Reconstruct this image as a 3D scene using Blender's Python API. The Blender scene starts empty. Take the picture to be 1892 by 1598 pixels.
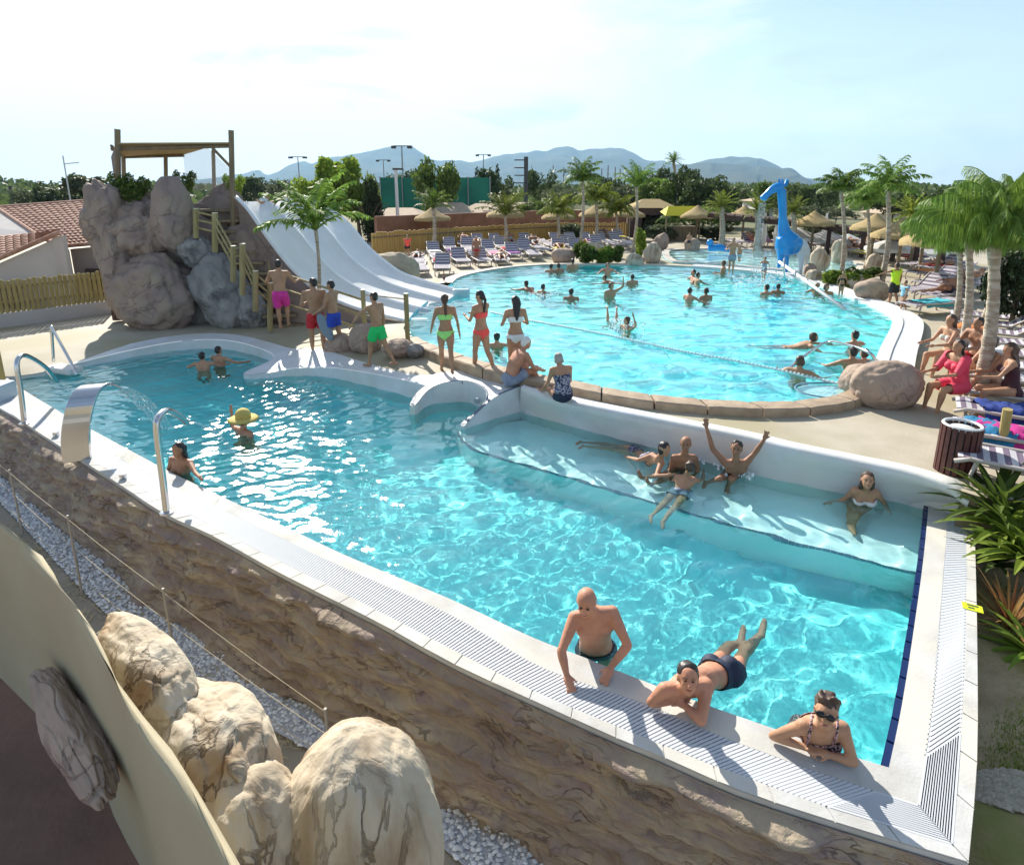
import bpy, bmesh, math, random
import numpy as np
from mathutils import Vector, Matrix, noise, geometry
random.seed(7); rng = np.random.default_rng(7)
S = bpy.context.scene; C = S.collection; R = math.radians
# ---------------------------------------------------------------- camera
FOC, PX, PY, PITCH, CZ = 1127.0, 946.0, 626.0, R(14), 4.0
cd = bpy.data.cameras.new('camera'); cam = bpy.data.objects.new('camera', cd); C.objects.link(cam); S.camera = cam
cam.location = (0, 0, CZ); cam.rotation_euler = (R(90) - PITCH, 0, 0)
cd.sensor_fit = 'HORIZONTAL'; cd.sensor_width = 36; cd.lens = 36 * FOC / 1892
cd.shift_y = -(799 - PY) / 1892; cd.shift_x = 0; cd.clip_start = .05; cd.clip_end = 30000
# ---------------------------------------------------------------- sky and sun
SUN_EL, SUN_AZ = R(34), R(-24)       # azimuth measured from +Y towards +X
S.view_settings.view_transform = 'Standard'; S.view_settings.look = 'None'
S.view_settings.exposure = 0.80; S.view_settings.gamma = 1
w = bpy.data.worlds.new('World'); S.world = w; w.use_nodes = True
def world():
    nt = w.node_tree; N = nt.nodes; L = nt.links; N.clear()
    out = N.new('ShaderNodeOutputWorld'); bg = N.new('ShaderNodeBackground'); sky = N.new('ShaderNodeTexSky')
    sky.sky_type = 'NISHITA'; sky.sun_disc = False; sky.sun_elevation = SUN_EL; sky.sun_rotation = SUN_AZ
    sky.altitude = 0; sky.air_density = 1.0; sky.dust_density = .5; sky.ozone_density = 1.2
    tc = N.new('ShaderNodeTexCoord'); mp = N.new('ShaderNodeMapping'); mp.inputs['Scale'].default_value = (1, 1, 3.2)
    n1 = N.new('ShaderNodeTexNoise'); n1.inputs['Scale'].default_value = 2.1; n1.inputs['Detail'].default_value = 9; n1.inputs['Roughness'].default_value = .62; n1.inputs['Distortion'].default_value = .35
    cr = N.new('ShaderNodeValToRGB'); cr.color_ramp.elements[0].position = .50; cr.color_ramp.elements[1].position = .66
    # thin bright cloud is thickest round the sun's side of the sky
    dp = N.new('ShaderNodeVectorMath'); dp.operation = 'DOT_PRODUCT'
    nz = N.new('ShaderNodeVectorMath'); nz.operation = 'NORMALIZE'
    dp.inputs[1].default_value = (math.sin(SUN_AZ - R(2)) * math.cos(R(20)), math.cos(SUN_AZ - R(2)) * math.cos(R(20)), math.sin(R(20)))
    mr = N.new('ShaderNodeMapRange'); mr.inputs[1].default_value = .70; mr.inputs[2].default_value = .99; mr.inputs[3].default_value = .03; mr.inputs[4].default_value = .88
    mr.interpolation_type = 'SMOOTHSTEP'
    ad = N.new('ShaderNodeMath'); ad.operation = 'MULTIPLY_ADD'; ad.inputs[1].default_value = .62; ad.use_clamp = True
    mix = N.new('ShaderNodeMix'); mix.data_type = 'RGBA'
    L.new(tc.outputs['Generated'], mp.inputs[0]); L.new(mp.outputs[0], n1.inputs[0]); L.new(n1.outputs[0], cr.inputs[0])
    L.new(tc.outputs['Generated'], nz.inputs[0]); L.new(nz.outputs[0], dp.inputs[0]); L.new(dp.outputs['Value'], mr.inputs[0])
    L.new(cr.outputs[0], ad.inputs[0]); L.new(mr.outputs[0], ad.inputs[2])
    sx = N.new('ShaderNodeSeparateXYZ'); L.new(nz.outputs[0], sx.inputs[0])
    hz = N.new('ShaderNodeMapRange'); hz.inputs[1].default_value = 0; hz.inputs[2].default_value = .38; hz.inputs[3].default_value = .72; hz.inputs[4].default_value = 0; hz.interpolation_type = 'SMOOTHSTEP'
    L.new(sx.outputs[2], hz.inputs[0])
    mh = N.new('ShaderNodeMix'); mh.data_type = 'RGBA'; L.new(hz.outputs[0], mh.inputs[0]); L.new(sky.outputs[0], mh.inputs[6]); mh.inputs[7].default_value = (4.8, 6.0, 6.8, 1)
    L.new(mh.outputs[2], mix.inputs[6]); mix.inputs[7].default_value = (6.9, 7.2, 7.3, 1)
    L.new(ad.outputs[0], mix.inputs[0])
    n2 = N.new('ShaderNodeTexNoise'); n2.inputs['Scale'].default_value = 3.7; n2.inputs['Detail'].default_value = 8; n2.inputs['Distortion'].default_value = .5; L.new(mp.outputs[0], n2.inputs[0])
    m2 = N.new('ShaderNodeMapRange'); m2.inputs[1].default_value = .60; m2.inputs[2].default_value = .72; m2.inputs[4].default_value = .8; L.new(n2.outputs[0], m2.inputs[0])
    g2 = N.new('ShaderNodeMix'); g2.data_type = 'RGBA'; L.new(m2.outputs[0], g2.inputs[0]); L.new(mix.outputs[2], g2.inputs[6]); g2.inputs[7].default_value = (4.0, 5.0, 5.8, 1)
    L.new(g2.outputs[2], bg.inputs[0]); bg.inputs[1].default_value = .098; L.new(bg.outputs[0], out.inputs[0])
world()
sd = bpy.data.lights.new('sun', 'SUN'); sun = bpy.data.objects.new('sun', sd); C.objects.link(sun)
sd.energy = 5.0; sd.angle = R(.5); sd.color = (1, .94, .84); sd.cycles.is_caustics_light = True
sdir = Vector((math.sin(SUN_AZ) * math.cos(SUN_EL), math.cos(SUN_AZ) * math.cos(SUN_EL), math.sin(SUN_EL)))
sun.rotation_euler = sdir.to_track_quat('Z', 'Y').to_euler(); sun.location = sdir * 50
S.cycles.use_denoising = True; S.cycles.max_bounces = 10; S.cycles.transparent_max_bounces = 24
S.cycles.transmission_bounces = 6; S.cycles.diffuse_bounces = 3; S.cycles.sample_clamp_indirect = 6
S.cycles.blur_glossy = .3
# ---------------------------------------------------------------- helpers
def ray(px, py):
    x = (px - PX) / FOC; y = -(py - PY) / FOC
    return Vector((x, math.cos(PITCH) + math.sin(PITCH) * y, -math.sin(PITCH) + math.cos(PITCH) * y))
def P(px, py, z=0.0):                     # point of the plane at height z
    r = ray(px, py); return Vector((0, 0, CZ)) + r * ((z - CZ) / r.z)
def PD(px, py, d):                        # point at ground distance d
    r = ray(px, py); return Vector((0, 0, CZ)) + r * (d / r.y)
def smooth(t): t = max(0, min(1, t)); return t * t * (3 - 2 * t)
def zdeck(x, y): return .3 + .2 * smooth((x + 7) / 5)
def PDK(px, py, dz=0.0):                  # point on the deck
    z = .45
    for _ in range(6): p = P(px, py, z); z = zdeck(p.x, p.y) + dz
    return p
def crom(pts, n=6, closed=False):         # Catmull-Rom through the points
    pts = [Vector(p) for p in pts]; m = len(pts); out = []
    for i in range(m if closed else m - 1):
        if closed: a, b, c, d = pts[i - 1], pts[i], pts[(i + 1) % m], pts[(i + 2) % m]
        else: a, b, c, d = pts[max(i - 1, 0)], pts[i], pts[i + 1], pts[min(i + 2, m - 1)]
        for k in range(n):
            t = k / n
            out.append(.5 * ((2 * b) + (c - a) * t + (2 * a - 5 * b + 4 * c - d) * t * t + (3 * b - a - 3 * c + d) * t ** 3))
    if not closed: out.append(pts[-1])
    return out
def inpoly(x, y, poly):
    x = np.asarray(x, float); y = np.asarray(y, float); r = np.zeros(x.shape, bool); n = len(poly)
    for i in range(n):
        x1, y1 = poly[i][0], poly[i][1]; x2, y2 = poly[(i + 1) % n][0], poly[(i + 1) % n][1]
        if y1 == y2: continue
        c = ((y1 > y) != (y2 > y)) & (x < (x2 - x1) * (y - y1) / (y2 - y1) + x1); r ^= c
    return r
def segdist(x, y, line, closed=False):
    x = np.asarray(x, float); y = np.asarray(y, float); d = np.full(x.shape, 1e9); n = len(line)
    for i in range(n if closed else n - 1):
        ax, ay = line[i][0], line[i][1]; bx, by = line[(i + 1) % n][0], line[(i + 1) % n][1]
        l2 = (bx - ax) ** 2 + (by - ay) ** 2 + 1e-12
        t = np.clip(((x - ax) * (bx - ax) + (y - ay) * (by - ay)) / l2, 0, 1)
        d = np.minimum(d, np.hypot(x - ax - t * (bx - ax), y - ay - t * (by - ay)))
    return d
def tag(o, label=None, cat=None, group=None, kind=None):
    if label: o['label'] = label
    if cat: o['category'] = cat
    if group: o['group'] = group
    if kind: o['kind'] = kind
    return o
def mesh(name, V, F, smooth_=False):
    me = bpy.data.meshes.new(name); me.from_pydata([tuple(v) for v in V], [], [tuple(f) for f in F]); me.update()
    if smooth_: me.shade_smooth()
    return me
def link(name, me, m=None, parent=None, smooth_=None):
    o = bpy.data.objects.new(name, me); C.objects.link(o)
    if m is not None and not me.materials: me.materials.append(m)
    if parent is not None: o.parent = parent
    return o
def empty(name, loc, rz=0, label=None, cat=None, group=None, kind=None):
    o = bpy.data.objects.new(name, None); C.objects.link(o); o.location = loc; o.rotation_euler = (0, 0, rz)
    o.empty_display_size = .2
    return tag(o, label, cat, group, kind)
class MB:
    def __init__(s): s.V = []; s.F = []
    def add(s, V, F):
        n = len(s.V); s.V += [tuple(v) for v in V]; s.F += [tuple(i + n for i in f) for f in F]; return s
    def box(s, c, d, rz=0, M=None):
        c = Vector(c); V = []
        for i in range(8):
            v = Vector(((i & 1) - .5, ((i >> 1) & 1) - .5, ((i >> 2) & 1) - .5)); v = Vector((v.x * d[0], v.y * d[1], v.z * d[2]))
            if M is not None: v = M @ v
            elif rz: v = Matrix.Rotation(rz, 3, 'Z') @ v
            V.append(v + c)
        return s.add(V, [(0, 2, 3, 1), (4, 5, 7, 6), (0, 1, 5, 4), (2, 6, 7, 3), (0, 4, 6, 2), (1, 3, 7, 5)])
    def tube(s, pts, r, n=8, cap=True, flat=1.0, up=None):
        pts = [Vector(p) for p in pts]; m = len(pts)
        rr = r if isinstance(r, (list, tuple)) else [r] * m
        V = []; F = []; a = None
        for i in range(m):
            t = (pts[min(i + 1, m - 1)] - pts[max(i - 1, 0)])
            if t.length < 1e-9: t = Vector((0, 0, 1))
            t.normalize()
            if a is None:
                u = Vector(up) if up is not None else (Vector((1, 0, 0)) if abs(t.x) < .9 else Vector((0, 1, 0)))
                a = (u - t * u.dot(t)).normalized()
            else:
                a = (a - t * a.dot(t)); a = a.normalized() if a.length > 1e-6 else t.orthogonal().normalized()
            b = t.cross(a)
            for k in range(n):
                th = 2 * math.pi * k / n; V.append(pts[i] + (a * math.cos(th) + b * math.sin(th) * flat) * rr[i])
        for i in range(m - 1):
            for k in range(n):
                k2 = (k + 1) % n; F.append((i * n + k, i * n + k2, (i + 1) * n + k2, (i + 1) * n + k))
        if cap: F.append(tuple(reversed(range(n)))); F.append(tuple(range((m - 1) * n, m * n)))
        return s.add(V, F)
    def ell(s, c, r, M=None, nu=14, nv=10):
        c = Vector(c); V = []; F = []
        for j in range(nv + 1):
            ph = math.pi * j / nv
            for i in range(nu):
                th = 2 * math.pi * i / nu
                v = Vector((math.sin(ph) * math.cos(th) * r[0], math.sin(ph) * math.sin(th) * r[1], math.cos(ph) * r[2]))
                if M is not None: v = M @ v
                V.append(v + c)
        for j in range(nv):
            for i in range(nu):
                i2 = (i + 1) % nu; F.append((j * nu + i, (j + 1) * nu + i, (j + 1) * nu + i2, j * nu + i2))
        return s.add(V, F)
    def strip(s, A, B):                    # quads between two polylines
        n = len(A); return s.add(list(A) + list(B), [(i, i + 1, n + i + 1, n + i) for i in range(n - 1)])
    def prism(s, loop, z0, z1):
        n = len(loop); V = [(p[0], p[1], z0) for p in loop] + [(p[0], p[1], z1) for p in loop]
        return s.add(V, [tuple(reversed(range(n))), tuple(range(n, 2 * n))] + [(i, (i + 1) % n, n + (i + 1) % n, n + i) for i in range(n)])
    def build(s, name, m, parent=None, smooth_=False, bevel=0, fix=True):
        me = mesh(name, s.V, s.F)
        if fix or bevel:
            bm = bmesh.new(); bm.from_mesh(me); bmesh.ops.remove_doubles(bm, verts=bm.verts, dist=1e-5)
            bmesh.ops.recalc_face_normals(bm, faces=bm.faces); bm.to_mesh(me); bm.free()
        if smooth_: me.shade_smooth()
        o = link(name, me, m, parent)
        if bevel:
            b = o.modifiers.new('bevel', 'BEVEL'); b.width = bevel; b.segments = 2; b.limit_method = 'ANGLE'; b.angle_limit = R(35)
        return o
def applied(o):                           # bake the modifiers into the mesh
    dg = bpy.context.evaluated_depsgraph_get(); dg.update()
    me = bpy.data.meshes.new_from_object(o.evaluated_get(dg)); old = o.data; o.modifiers.clear(); o.data = me
    if old.users == 0: bpy.data.meshes.remove(old)
    return o
def copy_tree(o, parent=None):
    c = o.copy(); C.objects.link(c); c.parent = parent
    for ch in o.children: copy_tree(ch, c)
    return c
def cdt(loops, holes, step, zf, jit=.2):  # triangulated sheet with holes
    V = []; E = []
    for lp in loops + holes:
        n0 = len(V); V += [Vector((p[0], p[1])) for p in lp]; E += [(n0 + i, n0 + (i + 1) % len(lp)) for i in range(len(lp))]
    xs = [v.x for v in V]; ys = [v.y for v in V]
    gx, gy = np.meshgrid(np.arange(min(xs), max(xs), step), np.arange(min(ys), max(ys), step))
    gx = gx.ravel() + rng.uniform(-jit, jit, gx.size) * step; gy = gy.ravel() + rng.uniform(-jit, jit, gy.size) * step
    ok = inpoly(gx, gy, loops[0])
    for h in holes: ok &= ~inpoly(gx, gy, h)
    for lp in loops + holes: ok &= segdist(gx, gy, lp, True) > step * .35
    V += [Vector((a, b)) for a, b in zip(gx[ok], gy[ok])]
    r = geometry.delaunay_2d_cdt(V, E, [], 0, 1e-5)
    vs, fs = r[0], [tuple(f) for f in r[2]]
    cx = np.array([sum(vs[i].x for i in f) / 3 for f in fs]); cy = np.array([sum(vs[i].y for i in f) / 3 for f in fs])
    ok = inpoly(cx, cy, loops[0])
    for h in holes: ok &= ~inpoly(cx, cy, h)
    return [(v.x, v.y, zf(v.x, v.y)) for v in vs], [f for f, k in zip(fs, ok) if k]
# ---------------------------------------------------------------- materials
MATS = {}
def mat(name, col, rough=.6, col2=None, scale=6, detail=5, bump=0, bscale=None, metal=0, spec=.5, stretch=None, col3=None, scale3=1.2, lo=.35, hi=.65, coord='Object', trans=0, sss=0):
    if name in MATS: return MATS[name]
    m = bpy.data.materials.new(name); MATS[name] = m; m.use_nodes = True; nt = m.node_tree; N = nt.nodes; L = nt.links
    b = N['Principled BSDF']; b.inputs['Roughness'].default_value = rough; b.inputs['Metallic'].default_value = metal
    b.inputs['Specular IOR Level'].default_value = spec
    b.inputs['Base Color'].default_value = (*col, 1)
    if sss: b.inputs['Subsurface Weight'].default_value = sss; b.inputs['Subsurface Radius'].default_value = (.02, .008, .004)
    if trans:
        tr = N.new('ShaderNodeBsdfTranslucent'); mx = N.new('ShaderNodeMixShader'); mx.inputs[0].default_value = trans
        L.new(b.outputs[0], mx.inputs[1]); L.new(tr.outputs[0], mx.inputs[2]); L.new(mx.outputs[0], N['Material Output'].inputs[0]); tr.inputs[0].default_value = (*col, 1)
    tc = N.new('ShaderNodeTexCoord'); mp = N.new('ShaderNodeMapping'); L.new(tc.outputs[coord], mp.inputs[0])
    if stretch: mp.inputs['Scale'].default_value = stretch
    if col2 is not None:
        n = N.new('ShaderNodeTexNoise'); n.inputs['Scale'].default_value = scale; n.inputs['Detail'].default_value = detail; L.new(mp.outputs[0], n.inputs[0])
        cr = N.new('ShaderNodeValToRGB'); cr.color_ramp.elements[0].position = lo; cr.color_ramp.elements[1].position = hi
        cr.color_ramp.elements[0].color = (*col, 1); cr.color_ramp.elements[1].color = (*col2, 1); L.new(n.outputs[0], cr.inputs[0]); last = cr.outputs[0]
        if col3 is not None:
            n3 = N.new('ShaderNodeTexNoise'); n3.inputs['Scale'].default_value = scale3; n3.inputs['Detail'].default_value = 3; L.new(mp.outputs[0], n3.inputs[0])
            c3 = N.new('ShaderNodeValToRGB'); c3.color_ramp.elements[0].position = .45; c3.color_ramp.elements[1].position = .62; L.new(n3.outputs[0], c3.inputs[0])
            mx = N.new('ShaderNodeMix'); mx.data_type = 'RGBA'; L.new(c3.outputs[0], mx.inputs[0]); L.new(last, mx.inputs[6]); mx.inputs[7].default_value = (*col3, 1); last = mx.outputs[2]
        L.new(last, b.inputs['Base Color'])
        if trans: L.new(last, tr.inputs[0])
    if bump:
        n2 = N.new('ShaderNodeTexNoise'); n2.inputs['Scale'].default_value = bscale or scale * 3; n2.inputs['Detail'].default_value = 7; L.new(mp.outputs[0], n2.inputs[0])
        bp = N.new('ShaderNodeBump'); bp.inputs['Strength'].default_value = bump; bp.inputs['Distance'].default_value = .02
        L.new(n2.outputs[0], bp.inputs['Height']); L.new(bp.outputs[0], b.inputs['Normal'])
    return m
def water_mat(name, tint, rough=.17, micro=.004):
    m = bpy.data.materials.new(name); m.use_nodes = True; nt = m.node_tree; N = nt.nodes; L = nt.links; N.clear()
    o = N.new('ShaderNodeOutputMaterial'); g = N.new('ShaderNodeBsdfGlass'); g.inputs['IOR'].default_value = 1.33; g.inputs['Roughness'].default_value = 0.0
    g.inputs[0].default_value = (*tint, 1); gl = N.new('ShaderNodeBsdfAnisotropic'); gl.inputs['Roughness'].default_value = rough; gl.distribution = 'BECKMANN'
    gl.inputs[0].default_value = (1, 1, 1, 1); fr = N.new('ShaderNodeFresnel'); fr.inputs[0].default_value = 1.33; mx = N.new('ShaderNodeMixShader')
    sc = N.new('ShaderNodeMath'); sc.operation = 'MULTIPLY'; sc.inputs[1].default_value = .8; nn = N.new('ShaderNodeTexNoise'); nn.inputs['Scale'].default_value = 13; nn.inputs['Detail'].default_value = 3; tc = N.new('ShaderNodeTexCoord'); L.new(tc.outputs['Object'], nn.inputs[0]); bp = N.new('ShaderNodeBump'); bp.inputs['Strength'].default_value = 1; bp.inputs['Distance'].default_value = micro; L.new(nn.outputs[0], bp.inputs['Height']); L.new(bp.outputs[0], gl.inputs['Normal']); L.new(fr.outputs[0], sc.inputs[0]); L.new(sc.outputs[0], mx.inputs[0]); L.new(g.outputs[0], mx.inputs[1]); L.new(gl.outputs[0], mx.inputs[2]); L.new(mx.outputs[0], o.inputs[0]); return m
# ---------------------------------------------------------------- pool outlines
def px(l, z=0.0): return [P(a, b, z) for a, b in l]
NEAR = crom(px([(8, 697), (39, 722), (126, 775), (244, 840), (328, 885), (480, 958), (640, 1035), (830, 1115), (980, 1186), (1067, 1220), (1189, 1269), (1322, 1320), (1416, 1353), (1530, 1395), (1640, 1430)]), 4)
RIGHT = crom(px([(1640, 1430), (1665, 1310), (1690, 1150), (1706, 1030), (1715, 935)]), 4)
BACK = crom(px([(1715, 936), (1600, 917), (1400, 878), (1180, 820), (1060, 788), (1000, 772)]), 4)
def px3(l): return [P(a, b, z) for a, b, z in l]
NICHE_T = crom(px3([(962, 712, .5), (916, 731, .42), (885, 757, .25), (866, 776, .12), (856, 785, .07), (857, 779, .07), (877, 763, .18), (893, 748, .28), (903, 732, .38), (896, 717, .42), (867, 704, .42), (831, 704, .42), (800, 713, .36), (782, 727, .28), (768, 745, .2), (760, 746, .2), (772, 726, .28), (790, 711, .33)]), 3)
BACK2_T = crom(px3([(790, 711, .33), (740, 700, .32), (677, 688, .28), (611, 679, .22), (545, 680, .17), (490, 689, .12), (457, 693, .09), (455, 687, .09), (478, 676, .12), (505, 664, .16), (500, 652, .2), (470, 640, .22), (430, 630, .24), (380, 627, .24), (320, 632, .22), (240, 647, .18), (160, 666, .13), (80, 686, .1), (8, 697, .07)]), 4)
POOL1 = NEAR + RIGHT[1:] + BACK[1:] + NICHE_T + BACK2_T[1:-1]
Z2 = .56
POOL2 = crom(px([(770, 628), (820, 650), (870, 668), (950, 690), (1060, 712), (1130, 726), (1200, 737), (1300, 746), (1400, 751), (1480, 748), (1550, 736), (1600, 708), (1613, 682), (1628, 645), (1648, 605), (1646, 588), (1620, 572), (1570, 552), (1500, 525), (1440, 510), (1350, 500), (1250, 493), (1130, 490), (1040, 490), (960, 494), (900, 502), (850, 514), (830, 530), (790, 560), (755, 595)], Z2), 4, True)
KIDS = crom(px([(1228, 463), (1300, 459), (1400, 461), (1500, 470), (1580, 482), (1600, 494), (1560, 505), (1480, 503), (1350, 491), (1280, 486), (1236, 482)], Z2), 4, True)
def waves(X, Y, amp, seed, lams):
    r = np.random.default_rng(seed); Z = np.zeros_like(X)
    wx = .35 * np.sin(.7 * X + .4 * Y) + .25 * np.sin(.5 * Y - .9 * X); wy = .3 * np.sin(.8 * Y + .3 * X + 1)
    for lam in lams:
        for _ in range(5):
            th = r.uniform(0, 2 * math.pi); k = 2 * math.pi / (lam * r.uniform(.85, 1.2)); ph = r.uniform(0, 6.28)
            env = .6 + .4 * np.sin(.9 * X * math.cos(th + 1) + .8 * Y * math.sin(th + 1) + ph)
            Z += amp * (lam ** 1.25) * env * np.sin(k * ((X + wx) * math.cos(th) + (Y + wy) * math.sin(th)) + ph)
    return Z
EDGE = [(p.x, p.y, p.z) for p in NICHE_T + BACK2_T]; EX = np.array(EDGE)
def zdeck(x, y):
    base = .3 + .2 * smooth((x + 7) / 5)
    d = np.hypot(EX[:, 0] - x, EX[:, 1] - y); i = int(d.argmin())
    if d[i] > .9: return base
    wts = 1 / (d + .02) ** 3; zb = float((wts * EX[:, 2]).sum() / wts.sum())
    t = smooth(d[i] / .9); return zb * (1 - t) + base * t
def water(name, poly, z, depth, step, amp, m, seed, lams, out, extra=None):
    xs = [p[0] for p in poly]; ys = [p[1] for p in poly]
    gx = np.arange(min(xs) - out - step, max(xs) + out + step, step); gy = np.arange(min(ys) - out - step, max(ys) + out + step, step)
    X, Y = np.meshgrid(gx, gy); keep = inpoly(X, Y, poly) | (segdist(X, Y, poly, True) < out)
    Z = z + waves(X, Y, amp, seed, lams)
    if extra: Z = Z + extra(X, Y)
    ny, nx = X.shape; cell = keep[:-1, :-1] & keep[1:, :-1] & keep[:-1, 1:] & keep[1:, 1:]
    used = np.zeros_like(keep); used[:-1, :-1] |= cell; used[1:, :-1] |= cell; used[:-1, 1:] |= cell; used[1:, 1:] |= cell
    idx = -np.ones(X.shape, int); idx[used] = np.arange(used.sum()); n = int(used.sum())
    top = np.stack([X[used], Y[used], Z[used]], 1); bot = top.copy(); bot[:, 2] = z - depth
    a, b, c, d = idx[:-1, :-1][cell], idx[:-1, 1:][cell], idx[1:, 1:][cell], idx[1:, :-1][cell]
    F = np.concatenate([np.stack([a, b, c, d], 1), np.stack([d + n, c + n, b + n, a + n], 1)])
    pad = np.pad(cell, 1); sides = []
    for dy, dx, (p, q) in ((-1, 0, ('a', 'b')), (1, 0, ('c', 'd')), (0, -1, ('d', 'a')), (0, 1, ('b', 'c'))):
        nb = pad[1 + dy:pad.shape[0] - 1 + dy, 1 + dx:pad.shape[1] - 1 + dx]; e = cell & ~nb
        Q = {'a': idx[:-1, :-1][e], 'b': idx[:-1, 1:][e], 'c': idx[1:, 1:][e], 'd': idx[1:, :-1][e]}
        sides.append(np.stack([Q[q], Q[p], Q[p] + n, Q[q] + n], 1))
    F = np.concatenate([F] + sides); V = np.concatenate([top, bot])
    me = bpy.data.meshes.new(name); me.vertices.add(len(V)); me.vertices.foreach_set('co', V.ravel())
    me.loops.add(F.size); me.loops.foreach_set('vertex_index', F.ravel().astype(np.int32)); me.polygons.add(len(F))
    me.polygons.foreach_set('loop_start', (np.arange(len(F)) * 4).astype(np.int32)); me.update(calc_edges=True)
    sm = np.zeros(len(F), bool); sm[:int(cell.sum())] = True; me.polygons.foreach_set('use_smooth', sm)
    o = link(name, me, m); o['kind'] = 'structure'; o.cycles.is_caustics_caster = True
    return o
# ---------------------------------------------------------------- pools, rim, deck, ground
M_basin = mat('pool_render', (.22, .90, .93), .6, (.30, .93, .94), 1.5)
M_bench = mat('bench_render', (.84, .93, .92), .6, (.90, .95, .94), 2.5)
M_white = mat('white_render', (.72, .73, .74), .5, (.60, .62, .62), 2.2, bump=.15, bscale=14, col3=(.66, .65, .60), scale3=.8)
M_slab = mat('pale_slab', (.55, .55, .54), .75, spec=.15, col2=(.44, .43, .40), scale=3.0, bump=.15, bscale=40, col3=(.60, .57, .50), scale3=1.1)
M_grate = mat('white_plastic', (.55, .57, .60), .6, spec=.2)
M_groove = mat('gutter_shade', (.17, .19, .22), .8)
M_navy = mat('navy_tile', (.006, .02, .09), .25)
M_deck = mat('deck_concrete', (.47, .42, .335), .7, spec=.25, col2=(.40, .355, .27), scale=1.6, bump=.25, bscale=30, col3=(.36, .32, .21), scale3=.45)
M_curb = mat('curb_stone', (.42, .32, .22), .7, (.30, .22, .15), 4, bump=.5, bscale=18)
W1 = water_mat('near_pool_water', (.79, .995, 1.0)); W2 = water_mat('far_pool_water', (.78, .99, 1.0))
def struct(o): o['kind'] = 'structure'; return o
def resample(pts, n):
    pts = [Vector(p) for p in pts]; L = [0]
    for a, b in zip(pts, pts[1:]): L.append(L[-1] + (b - a).length)
    out = []; j = 0
    for i in range(n):
        s = L[-1] * i / (n - 1)
        while j < len(L) - 2 and L[j + 1] < s: j += 1
        t = (s - L[j]) / max(1e-9, L[j + 1] - L[j]); out.append(pts[j].lerp(pts[j + 1], min(1, t)))
    return out
def length(pts): return sum((b - a).length for a, b in zip(pts, pts[1:]))
def basin(name, poly, topf, floor_z, m):
    b = MB(); V, F = cdt([poly], [], .6, lambda x, y: floor_z); b.add(V, F)
    A = [Vector((p[0], p[1], topf(p))) for p in poly]; A.append(A[0].copy())
    B = [Vector((p[0], p[1], floor_z)) for p in poly]; B.append(B[0].copy()); b.strip(A, B)
    o = b.build(name, m); o.cycles.is_caustics_receiver = True; return struct(o)
BENCH = crom(px([(845, 800), (870, 832), (980, 866), (1100, 900), (1250, 945), (1400, 988), (1560, 1028), (1700, 1062)], -.2), 4)
bench_poly = [p for p in BENCH] + [P(1760, 1062, 0), P(1760, 930, 0)] + [p + Vector((.05, .08, 0)) for p in BACK[:-1]] + px([(975, 762), (900, 775), (860, 788)])
basin('pool_basin', POOL1, lambda p: .03, -1.02, M_basin)
ub = MB(); UL = [P(1700, 935, 0).xy.to_3d()] + [p.xy.to_3d() for p in BACK[1:]]; TT = NICHE_T + BACK2_T[1:]
ub.strip([p + Vector((0, 0, -.006)) for p in TT], [Vector((p.x, p.y, -.5)) for p in TT]); o = ub.build('pool_side', M_white); o.cycles.is_caustics_receiver = True; struct(o); o.modifiers.new('s', 'SOLIDIFY').thickness = .03; applied(o)
tl_ = MB(); TQ = resample([p + Vector((0, 0, -.0)) for p in NICHE_T], int(length(NICHE_T) / .1))
for a_, c_ in zip(TQ, TQ[1:]):
    d_ = c_ - a_; tl_.box((a_ + c_) / 2 + Vector((0, 0, -.03)), (d_.length * .93, .05, .06), M=d_.to_track_quat('X', 'Z').to_matrix())
struct(tl_.build('niche_tiles', mat('slate_tile', (.10, .14, .20), .5)))
bb = MB(); bb.prism([Vector((p[0], p[1], 0)) for p in bench_poly], -1.05, -.36)
ob = bb.build('pool_bench', M_bench); struct(ob); ob.cycles.is_caustics_receiver = True
bb = MB()                                  # dark tiles on the nosing of the bench
for i in range(len(BENCH) * 3 - 3):
    a, c = BENCH[i // 3], BENCH[i // 3 + 1]; p = a.lerp(c, (i % 3 + .5) / 3); d = (c - a)
    bb.box((p.x, p.y, -.372), (d.length / 3 * .93, .035, .05), math.atan2(d.y, d.x))
struct(bb.build('bench_nosing_tiles', mat('grey_blue_tile', (.14, .27, .36), .3)))
water('water', POOL1, 0, 1.15, .036, .0062, W1, 3, (.12, .17, .24, .35, .52, .85), .10, lambda X, Y: waves(X, Y, .0125, 11, (.13, .19, .28)) * np.clip((-X - .3) / 3, 0, 1))
basin('pool_basin', POOL2, lambda p: Z2 + .06, Z2 - .95, M_basin)
water('water', POOL2, Z2, 1.1, .09, .010, W2, 5, (.28, .4, .62, .95), .12)
basin('pool_basin', KIDS, lambda p: Z2 + .04, Z2 - .35, M_bench)
water('water', KIDS, Z2, .5, .12, .008, W2, 9, (.4, .6, .95), .12)
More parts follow.
